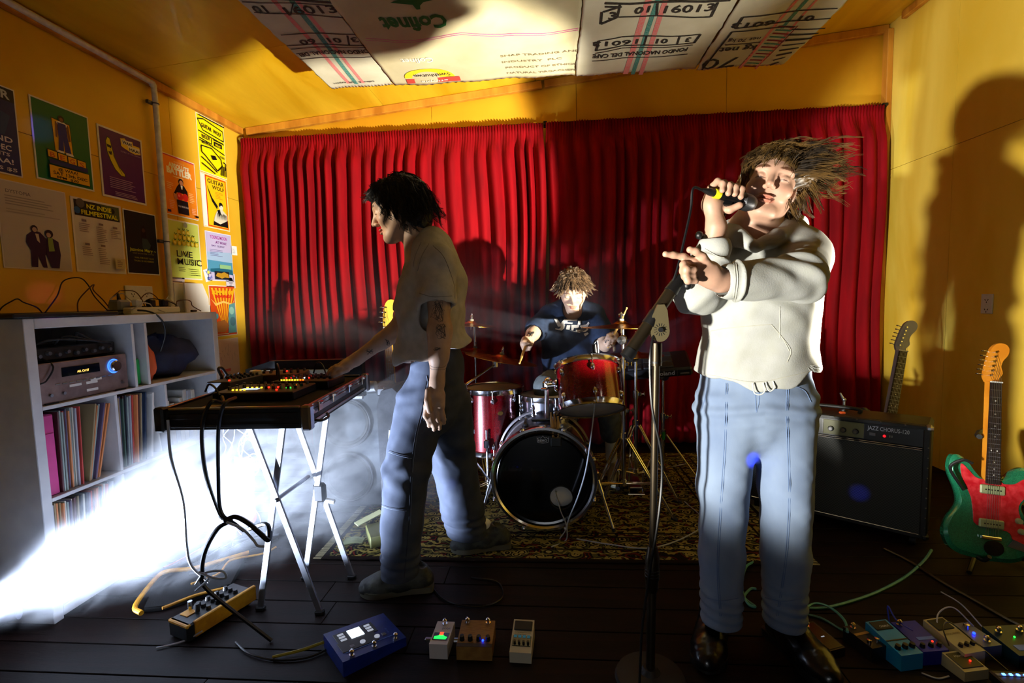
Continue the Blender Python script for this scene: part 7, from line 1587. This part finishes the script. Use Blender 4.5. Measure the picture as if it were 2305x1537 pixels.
boot = M('black_leather', (.035, .035, .04), .3, coat=.3, bump=.1, bscale=60); bsole = M('boot_sole', (.05, .045, .04), .5)
for nm, h_, t_ in (('boot', (.545, 1.70, .001), (.450, 1.47, .001)), ('boot', (.735, 1.68, .001), (.800, 1.42, .001))): shoe(pS, nm, h_, t_, .105, boot, bsole, .10)
# hair thrown to the side
hairS = M('hair_sandy', (.40, .29, .13), .45, c2=(.13, .09, .045), scale=14, dist=.5, spec=.5)
reg = lambda d: (d.z > -.15 and d.y < .55) or d.z > .55
ln = lambda d: .15 if d.z > .2 else .11
st = strand_set(hS, 4, 1100, lambda d: d.z > -.05 and d.y < .85, lambda p, d: (1.0, -.15, .06 - .14 * (1 - d.z)), lambda d: .10 + .05 * max(0, .5 - d.x), .007, .0013, npt=10, droop=.35)
st += strand_set(hS, 5, 420, lambda d: d.z < .35 and d.y < .35 and d.x < .2, lambda p, d: (.40, -.05, -.95), lambda d: .10, .007, .0013, droop=.2)
st += strand_set(hS, 6, 420, lambda d: d.z > .40 and d.y > .15 and d.x > -.4, lambda p, d: (-.85, -.50, -.45), lambda d: .085, .005, .0013, droop=.7)
st += strand_set(hS, 10, 260, lambda d: d.z > .30 and d.y > .55 and d.x > -.5, lambda p, d: (-.55, -.25, -.70), lambda d: .055, .004, .0012, droop=.5)
st += strand_set(hS, 7, 520, lambda d: d.x < -.1 and d.z > .0 and d.y < .5, lambda p, d: (1, 0, -.06 + .10 * d.z), lambda d: .125, .016, .0011, npt=11, droop=.45)
st += strand_set(hS, 9, 160, lambda d: d.x > .4 and d.y < .4, lambda p, d: (-.10, .1, -.95), lambda d: .06, .003, .0013)
st += strand_set(hS, 11, 420, lambda d: d.x > .15 and d.z > -.3 and d.y < .5, lambda p, d: (-.15, -.1, -.95), lambda d: .075, .006, .0013, droop=.2)
hair_obj(pS, hS, hairS, [((0, -.024, .040), (.082, .102, .086)), ((-.040, -.03, .058), (.080, .085, .058)), ((-.03, -.07, -.02), (.06, .045, .06))], [((.0, .105, -.045), (.095, .075, .085))], st, seed=3)
# hoop earring
MB().torus(T(hS @ Vector((-.080, -.004, -.047))) @ RX(PI / 2), .008, .0008, 20, 6).build('earring', M('gold', (.9, .7, .3), .2, 1), pS)
MB().torus(along(PX(1551, 607, 1.292), PX(1540, 603, 1.285)), .0105, .0011, 20, 6).build('ring', M('gold', (1, 1, 1)), pS)

# ================================================================ MAN AT THE TABLE
M0 = (-.62, 1.98, 0)
hM = hm(PX(893, 472, 1.93), (-.955, -.10, -.27), (-.25, 0, .96))
B = Sculpt(); g, R = head(B, hM, .0030, .97)
B.cone(g(0, -.030, -.045), PX(958, 572, 1.95), .050, .058, .03); B.cone(PX(962, 590, 1.95), PX(968, 700, 1.96), .12, .13, .04, ((1, 0, 0), .7)); B.cone(PX(968, 700, 1.96), PX(985, 850, 1.96), .12, .13, .04, ((1, 0, 0), .75))
B.chain([PX(985, 606, 1.82), PX(990, 742, 1.765), PX(984, 862, 1.74)], [.048, .038, .0255], .03)
B.cone(PX(990, 748, 1.765), PX(988, 800, 1.752), .040, .036, .02)
B.chain([PX(935, 615, 2.08), PX(900, 738, 2.09), PX(800, 810, 2.02)], [.046, .036, .0265], .03); B.cone(PX(896, 742, 2.08), PX(860, 768, 2.06), .037, .034, .02)
# hanging hand
hx0 = PX(984, 862, 1.74); B.cone(hx0, PX(980, 885, 1.735), .0260, .030, .02, ((1, 0, 0), .8)); B.cone(PX(972, 890, 1.728), PX(966, 912, 1.722), .020, .019, .015); B.cone(PX(990, 890, 1.742), PX(990, 912, 1.735), .020, .019, .015)
for i, (a, b_, c_) in enumerate([((960, 915), (958, 936), (966, 958)), ((971, 918), (970, 942), (977, 966)), ((982, 918), (984, 942), (989, 964)), ((993, 915), (997, 936), (999, 952))]):
    Y_ = 1.718 + .006 * i; finger(B, [PX(*a, Y_), PX(*b_, Y_ - .003), PX(c_[0], c_[1] - 8, Y_ + .004), PX(*c_, Y_ + .012)], .0092 - .0005 * (i == 3))
finger(B, [PX(964, 880, 1.715), PX(962, 902, 1.700), PX(967, 925, 1.700)], .0108)
# reaching hand on the machine
B.cone(PX(800, 810, 2.02), PX(782, 820, 2.005), .0265, .030, .02, ((0, 0, 1), .75)); B.cone(PX(784, 822, 1.985), PX(766, 832, 1.965), .021, .018, .015); B.cone(PX(784, 818, 2.015), PX(764, 827, 2.00), .021, .018, .015)
for i, (px, py, Y_) in enumerate([(752, 842, 1.945), (745, 840, 1.965), (744, 836, 1.99), (748, 832, 2.01)]):
    k0 = PX(768, 829, Y_ + .010); t1 = PX(px, py, Y_); t1.z = max(t1.z, .863); finger(B, [k0, k0.lerp(t1, .5) + Vector((0, 0, .012)), t1 + Vector((0, 0, .006)), t1 + Vector((-.006, -.004, -.004))], .0090)
a = PX(782, 832, 1.97); finger(B, [a, a + Vector((-.022, -.022, -.008)), a + Vector((-.045, -.028, -.020))], .0105)
V, Q = B.mesh((-1.10, 1.60, .55), (-.15, 2.25, 1.75), .0026)
skM = skinm('skin_man', (.76, .61, .50)); cM = skin_cols(V, hM)
pM = sculpt_obj('person', V, Q, skM, None, cM); recenter(pM, M0); tag(pM, 'person in a grey-white tee and dark trousers leaning over the synth table', 'person'); trb = bvh(V, Q)
ink_ = M('tattoo_ink', (.10, .11, .12), .6); mb_l = []; r = random.Random(5)
def scrib(cx, cy, w_, h_, n, seed):
    rr = random.Random(seed); return [[(cx + rr.uniform(-w_, w_), cy + rr.uniform(-h_, h_)) for _ in range(5)] for _ in range(n)]
L_ = scrib(832, 792, 9, 7, 5, 1) + scrib(872, 770, 6, 8, 4, 2) + scrib(985, 700, 16, 22, 9, 3) + scrib(992, 745, 12, 18, 9, 4) + scrib(985, 785, 9, 6, 3, 6) + [[(968, 822), (975, 826), (998, 826), (1004, 822)], [(968, 828), (975, 832), (998, 832), (1004, 828)]]
seams(trb, L_, .0007, 'tattoo', ink_, pM, -.0003, 5)
# tee
Tm = Sculpt(); XF = ((1, 0, 0), .66)
Tm.cone(PX(972, 588, 1.95), PX(968, 690, 1.96), .135, .182, .04, XF); Tm.cone(PX(968, 690, 1.96), PX(984, 815, 1.96), .180, .212, .04, XF)
Tm.cone(PX(985, 592, 1.84), PX(950, 590, 2.08), .070, .070, .04); Tm.cone(PX(975, 560, 1.96), PX(1005, 640, 1.97), .055, .085, .05)
Tm.cone(PX(986, 612, 1.82), PX(984, 668, 1.785), .062, .070, .03); Tm.cone(PX(935, 625, 2.08), PX(918, 690, 2.10), .060, .066, .03)
Tm.ell(PX(935, 800, 1.93), (.085, .14, .075), None, .04); Tm.cone(PX(1040, 780, 1.96), PX(1056, 815, 1.95), .04, .055, .04)
Tm.cone(PX(915, 500, 1.94), PX(955, 566, 1.95), .062, .060, .008, None, True)
Tm.fn(lambda P: P[:, 2] - (.902 + np.clip((P[:, 0] + .62) * .28, -.03, .14) + .008 * np.sin(P[:, 0] * 40 + P[:, 1] * 20)), .006)
Tm.cone(PX(985, 672, 1.785), PX(984, 712, 1.77), .056, .066, .006, None, True); Tm.cone(PX(916, 695, 2.10), PX(906, 735, 2.10), .052, .06, .006, None, True)
Tm.cone(PX(978, 790, 1.96), PX(984, 870, 1.96), .165, .20, .008, ((1, 0, 0), .64), True)
V, Q = Tm.mesh((-1.0, 1.55, .78), (-.12, 2.32, 1.60), .0036); N = vnormals(V, Q); x, y, z = V.T
d = .0022 * nz(V, 24, 21) + .0014 * nz(V, 55, 22) + .006 * np.sin(46 * x - 16 * z + 3 * np.sin(8 * z)) * np.clip((1.32 - z) / .3, 0, 1) * np.clip((z - .9) / .1, .3, 1) + .004 * np.sin(60 * (x + .5 * z)) * np.exp(-((z - 1.28) / .06) ** 2)
V = V + N * d[:, None]
teem = M('tee_offwhite', (.74, .72, .70), .9, c2=(.68, .66, .64), scale=30, bump=.25, bscale=300, spec=.15)
tm = sculpt_obj('tshirt', V, Q, teem, pM); trt = bvh(V, Q); ts = M('tee_stitch', (.50, .47, .43), .9)
seams(trt, [[(948, 545), (935, 575), (930, 600)], [(966, 548), (950, 575), (940, 610)], [(975, 553), (1000, 580), (1022, 640), (1024, 672)], [(944, 660), (975, 668), (1018, 666)]], .0012, 'stitching', ts, tm)
# trousers
J = Sculpt(); J.cone(PX(985, 835, 1.96), PX(978, 890, 1.955), .150, .165, .03, ((1, 0, 0), .70))
fL = [PX(948, 905, 1.90), PX(915, 1060, 1.84), PX(905, 1180, 1.835), PX(900, 1316, 1.84)]; rL = [PX(1008, 905, 2.02), PX(1022, 1040, 2.12), PX(1040, 1140, 2.16), PX(1056, 1225, 2.19)]
J.chain(fL, [.098, .088, .080, .072], .02); J.chain(rL, [.098, .098, .094, .088], .02)
hf, hr_ = fL[3], rL[3]
def cut(p, n_): p = A_(p); n_ = A_(Vector(n_).normalized()); return lambda P: np.where(np.linalg.norm(P - p, axis=1) < .22, (P - p) @ n_, 1.0)
J.fn(lambda P: np.where(P[:, 1] < 2.02, P[:, 2] - .085, 1.0), .003); J.fn(lambda P: np.where(P[:, 1] >= 2.02, (P[:, 2] - .085 + .10 * (P[:, 0] + .36)), 1.0), .003)
V, Q = J.mesh((-.85, 1.65, .02), (-.08, 2.36, 1.06), .004); N = vnormals(V, Q); x, y, z = V.T
d = .0022 * nz(V, 26, 31) + .0012 * nz(V, 60, 32) + .004 * np.exp(-((z - .16) / .05) ** 2) * np.sin(z * 150 + 20 * x) + .004 * np.exp(-((z - .52) / .08) ** 2) * np.sin(60 * z + 40 * x) + .003 * np.exp(-((z - .80) / .05) ** 2) * np.sin(110 * z - 30 * x)
V = V + N * d[:, None]
trm = M('work_trousers_slate', (.27, .29, .34), .85, c2=(.21, .23, .28), scale=10, bump=.3, bscale=420, spec=.2)
jm = sculpt_obj('trousers', V, Q, trm, pM); trt = bvh(V, Q); sm_ = M('trouser_seam', (.12, .14, .19), .85); sm2 = M('trouser_stitch', (.50, .55, .64), .85)
seams(trt, [[(960, 858), (950, 920), (935, 980), (925, 1060), (920, 1180), (910, 1300)], [(876, 1014), (900, 1022), (928, 1028)], [(856, 1134), (880, 1142), (916, 1146)]], .0013, 'seam', sm_, jm)
seams(trt, [[(964, 858), (954, 920), (939, 980), (929, 1060), (924, 1180)], [(875, 1018), (900, 1026), (927, 1032)], [(856, 1138), (880, 1146), (915, 1150)], [(960, 846), (962, 862), (956, 888)]], .0008, 'stitching', sm2, jm)
shm = M('trail_shoe', (.24, .25, .22), .6, c2=(.12, .13, .12), scale=22, lo=.42, hi=.56, bump=.4, bscale=90); sol = M('trail_sole', (.34, .33, .27), .6); lc = M('lace_grey', (.6, .6, .56), .8)
a = shoe(pM, 'shoe', (-.50, 1.90, .001), (-.775, 1.835, .001), .100, shm, sol, .070, lace=lc); b = shoe(pM, 'shoe', (-.215, 2.235, .012), (-.475, 2.165, .009), .100, shm, sol, .070, lace=lc)
S = Sculpt(); S.cone(PX(1092, 1185, 2.23), PX(1094, 1222, 2.235), .036, .036, .01); V, Q = S.mesh((-.36, 2.10, .05), (-.14, 2.36, .25), .004); sculpt_obj('sock', V, Q, M('sock_white', (.86, .86, .82), .9, bump=.3, bscale=200), pM)
hairM = M('hair_dark', (.055, .040, .032), .6, c2=(.03, .02, .018), scale=60, spec=.6)
st = strand_set(hM, 14, 2000, lambda d: d.z > -.35 and d.y < .55, lambda p, d: (.30 + .25 * (d.y < .2) - .25 * d.y, .35 * d.x, -.75 - .2 * (d.z < .5)), lambda d: .10 - .02 * d.z + .02 * (d.y < 0), .010, .0013, droop=.8, npt=10)
st += strand_set(hM, 15, 220, lambda d: d.z > .45 and d.y > .30, lambda p, d: (-.75, -.15, -.55), lambda d: .050, .009, .0012, droop=1.0)
st += strand_set(hM, 16, 560, lambda d: d.y < .1 and d.z < .3, lambda p, d: (.22, .3 * d.x, -.95), lambda d: .10, .011, .0013, npt=10)
hair_obj(pM, hM, hairM, [((0, -.028, .040), (.088, .108, .090)), ((0, -.070, -.035), (.078, .060, .080)), ((0, .03, .078), (.06, .065, .034))], [((0, .115, -.045), (.11, .078, .090))], st, seed=8, capn=.006)

# ================================================================ DRUMMER
D0 = (.12, 3.12, 0)
hD = hm(PX(1290, 656, 3.02), (-.06, -.88, -.46), (-.02, -.42, .90))
B = Sculpt(); g, R = head(B, hD, .0022, .98)
B.cone(g(0, -.030, -.045), PX(1290, 712, 3.14), .050, .060, .03); B.cone(PX(1288, 722, 3.14), PX(1278, 850, 3.12), .12, .125, .04, ((0, 1, 0), .7))
B.chain([PX(1232, 712, 3.12), PX(1199, 752, 2.98), PX(1186, 770, 2.83)], [.045, .037, .027], .03)
B.chain([PX(1342, 712, 3.12), PX(1362, 776, 3.06), PX(1374, 770, 2.90)], [.045, .036, .027], .03)
def fist(c, ax_, f_, s=1):   # hand closed round a stick along ax_; f_: towards the knuckles
    c = Vector(c); ax_ = Vector(ax_).normalized(); f_ = (Vector(f_) - ax_ * Vector(f_).dot(ax_)).normalized(); u2 = ax_.cross(f_) * s
    B.cone(c - ax_ * .026 + f_ * -.012, c + ax_ * .026 + f_ * -.012, .025, .025, .015)
    for i in range(4):
        o = c + ax_ * (-.032 + .0205 * i); finger(B, [o + u2 * .018 - f_ * .006, o + u2 * .024 + f_ * .018, o + u2 * .002 + f_ * .028, o - u2 * .014 + f_ * .014], .0100)
    finger(B, [c + ax_ * .030 - u2 * .012 - f_ * .012, c + ax_ * .036 - u2 * .020 + f_ * .008, c + ax_ * .028 - u2 * .014 + f_ * .022], .0108)
s1a, s1b = PX(1196, 742, 2.96), PX(1176, 800, 2.58); s2a, s2b = PX(1362, 786, 2.90), PX(1399, 708, 2.72)
fist(PX(1185, 773, 2.79), s1b - s1a, (.2, -.6, -.5)); fist(PX(1377, 764, 2.855), s2b - s2a, (-.3, -.9, .1), -1)
V, Q = B.mesh((-.35, 2.65, .55), (.60, 3.35, 1.50), .0034)
pD = sculpt_obj('person', V, Q, skinm('skin_drummer', (.76, .62, .52)), None, skin_cols(V, hD)); recenter(pD, D0); tag(pD, 'person in a navy tee looking down and playing the drum kit', 'person'); trb = bvh(V, Q)
seams(trb, scrib(1196, 752, 8, 6, 6, 9) + scrib(1366, 768, 5, 4, 3, 8), .0013, 'tattoo', ink_, pD, -.0003, 5)
c_ = PX(1185, 773, 2.79); dd = (s1b - s1a).normalized(); stick('drumstick gripped in the drummer\'s fist at the picture\'s left', c_ - dd * .10, c_ + dd * .28)
c_ = PX(1377, 764, 2.855); dd = (s2b - s2a).normalized(); stick('drumstick raised behind the tall ride cymbal', c_ - dd * .07, c_ + dd * .25)
Tm = Sculpt(); YF2 = ((0, 1, 0), .68)
Tm.cone(PX(1287, 722, 3.13), PX(1280, 770, 3.12), .150, .158, .04, YF2); Tm.cone(PX(1280, 770, 3.12), PX(1277, 842, 3.08), .156, .160, .04, YF2); Tm.cone(PX(1240, 706, 3.13), PX(1335, 706, 3.13), .062, .062, .04)
Tm.cone(PX(1234, 712, 3.12), PX(1207, 742, 3.03), .064, .072, .03); Tm.cone(PX(1340, 714, 3.12), PX(1357, 752, 3.08), .064, .076, .03)
Tm.cone(PX(1289, 640, 3.02), PX(1288, 702, 3.07), .055, .060, .008, None, True); Tm.cone(PX(1204, 746, 3.01), PX(1195, 757, 2.97), .055, .066, .006, None, True); Tm.cone(PX(1358, 756, 3.075), PX(1361, 770, 3.06), .058, .066, .006, None, True)
Tm.fn(lambda P: P[:, 2] - (.715 + .03 * np.sin(P[:, 0] * 14)), .006)
V, Q = Tm.mesh((-.30, 2.80, .62), (.62, 3.40, 1.30), .0042); N = vnormals(V, Q); x, y, z = V.T
V = V + N * (.003 * nz(V, 26, 41) + .005 * np.sin(40 * x + 8 * np.sin(7 * z)) * np.clip((1.0 - z) / .25, 0, 1))[:, None]
tm = sculpt_obj('tshirt', V, Q, M('tee_navy', (.13, .18, .27), .85, c2=(.10, .14, .22), scale=30, bump=.3, bscale=260, spec=.2), pD); trt = bvh(V, Q)
seams(trt, [[(1268, 690), (1278, 702), (1290, 706), (1304, 700), (1314, 688)]], .0015, 'collar', M('tee_navy', (1, 1, 1)), tm)
mb = MB()   # printed shirt logo laid on the chest
def chest(poly, off=.0035):
    pts = [sight(trt, a, b, off) for a, b in poly]
    if all(q is not None for q in pts): mb.add(pts, [tuple(range(len(pts)))])
G_ = [[(1247, 717), (1254, 717), (1262, 728), (1270, 718), (1274, 719), (1264, 735), (1256, 735)], [(1273, 718), (1300, 719), (1299, 722), (1278, 722), (1277, 725), (1290, 726), (1288, 729), (1272, 728), (1268, 735), (1264, 735)],
      [(1262, 737), (1266, 731), (1272, 731), (1270, 739), (1264, 744), (1256, 742)], [(1276, 732), (1284, 732), (1282, 742), (1274, 741)], [(1286, 731), (1304, 732), (1302, 738), (1292, 738), (1290, 744), (1286, 743)], [(1302, 722), (1308, 722), (1306, 731), (1300, 731)],
      [(1306, 733), (1320, 730), (1324, 724), (1327, 727), (1322, 737), (1308, 739)], [(1296, 742), (1318, 742), (1322, 738), (1324, 742), (1318, 747), (1296, 746)], [(1314, 751), (1323, 748), (1325, 751), (1317, 757)], [(1250, 739), (1290, 745), (1306, 747), (1306, 749), (1288, 747), (1250, 741)]]
for p in G_:
    for q in range(1): chest(p)
mb.build('shirt_print', M('shirt_print', (.80, .81, .84), .6), tm, smooth=0, kind='stuff')
J = Sculpt(); J.cone(PX(1255, 852, 3.14), PX(1315, 852, 3.14), .10, .10, .03)
J.chain([PX(1256, 850, 3.12), PX(1232, 872, 2.90), PX(1236, 990, 3.00)], [.090, .078, .062], .02); J.chain([PX(1316, 850, 3.12), PX(1366, 880, 2.92), PX(1375, 975, 3.06)], [.090, .076, .064], .02)
V, Q = J.mesh((-.30, 2.70, .12), (.62, 3.40, .85), .005); N = vnormals(V, Q); V = V + N * (.005 * nz(V, 40, 51) + .003 * nz(V, 80, 52))[:, None]
sculpt_obj('trousers', V, Q, M('grey_trousers', (.36, .38, .38), .85, c2=(.26, .28, .28), scale=20, bump=.3, bscale=250), pD)
for q in (((1376, 975, 3.06), (1376, 1030, 3.10)), ((1236, 985, 3.0), (1236, 1040, 3.05))):
    S = Sculpt(); S.cone(PX(*q[0]), PX(*q[1]), .040, .034, .01); c_ = A_(PX(*q[0])); V, Q = S.mesh(c_ - .25, c_ + .12, .005); sculpt_obj('sock', V, Q, M('sock_white', (1, 1, 1)), pD)
bs = M('suede_beige', (.66, .60, .44), .8, c2=(.55, .50, .36), scale=20)
shoe(pD, 'shoe', (.385, 3.17, .012), (.375, 2.94, .012), .100, bs, sol, .085, lace=lc); shoe(pD, 'shoe', (-.02, 3.12, .012), (-.04, 2.90, .012), .100, bs, sol, .085)
hairD = M('hair_brown', (.46, .36, .26), .45, c2=(.22, .16, .11), scale=70, spec=.5)
st = strand_set(hD, 24, 1000, lambda d: d.z > -.1 and d.y < .75, lambda p, d: (-d.x * .8, -.25 - .2 * d.y, -.75 if d.z < .8 else -.2), lambda d: .060, .007, .0016)
st += strand_set(hD, 25, 500, lambda d: d.z > .35 and d.y > .2, lambda p, d: (.25 - d.x, -.35, -.8), lambda d: .085, .006, .0016)
st += strand_set(hD, 26, 200, lambda d: d.z > .7, lambda p, d: (-d.x, .2 * d.y, .5), lambda d: .03, .005, .0014)
hair_obj(pD, hD, hairD, [((0, -.024, .044), (.086, .104, .088)), ((0, -.06, -.01), (.080, .06, .06))], [((0, .115, -.045), (.10, .072, .090))], st, seed=13, capn=.006)
# throne
t = thing('drum_throne', 'round black drum stool under the drummer', 'stool', (.10, 3.22, 0))
MB().lathe([(0, .47), (.16, .47), (.175, .49), (.175, .53), (.16, .55), (0, .555)], T(.10, 3.22, 0), 36).build('seat', M('black_vinyl', (.05, .05, .05), .4), t)
MB().cyl((.10, 3.22, .2), (.10, 3.22, .48), .014, n=12).build('post', chrome, t)
for a in (.5, 2.6, 4.7): MB().tube([(.10, 3.22, .30), (.10 + .24 * math.cos(a), 3.22 + .24 * math.sin(a), .014)], .008, 8).build('leg', chrome, t)
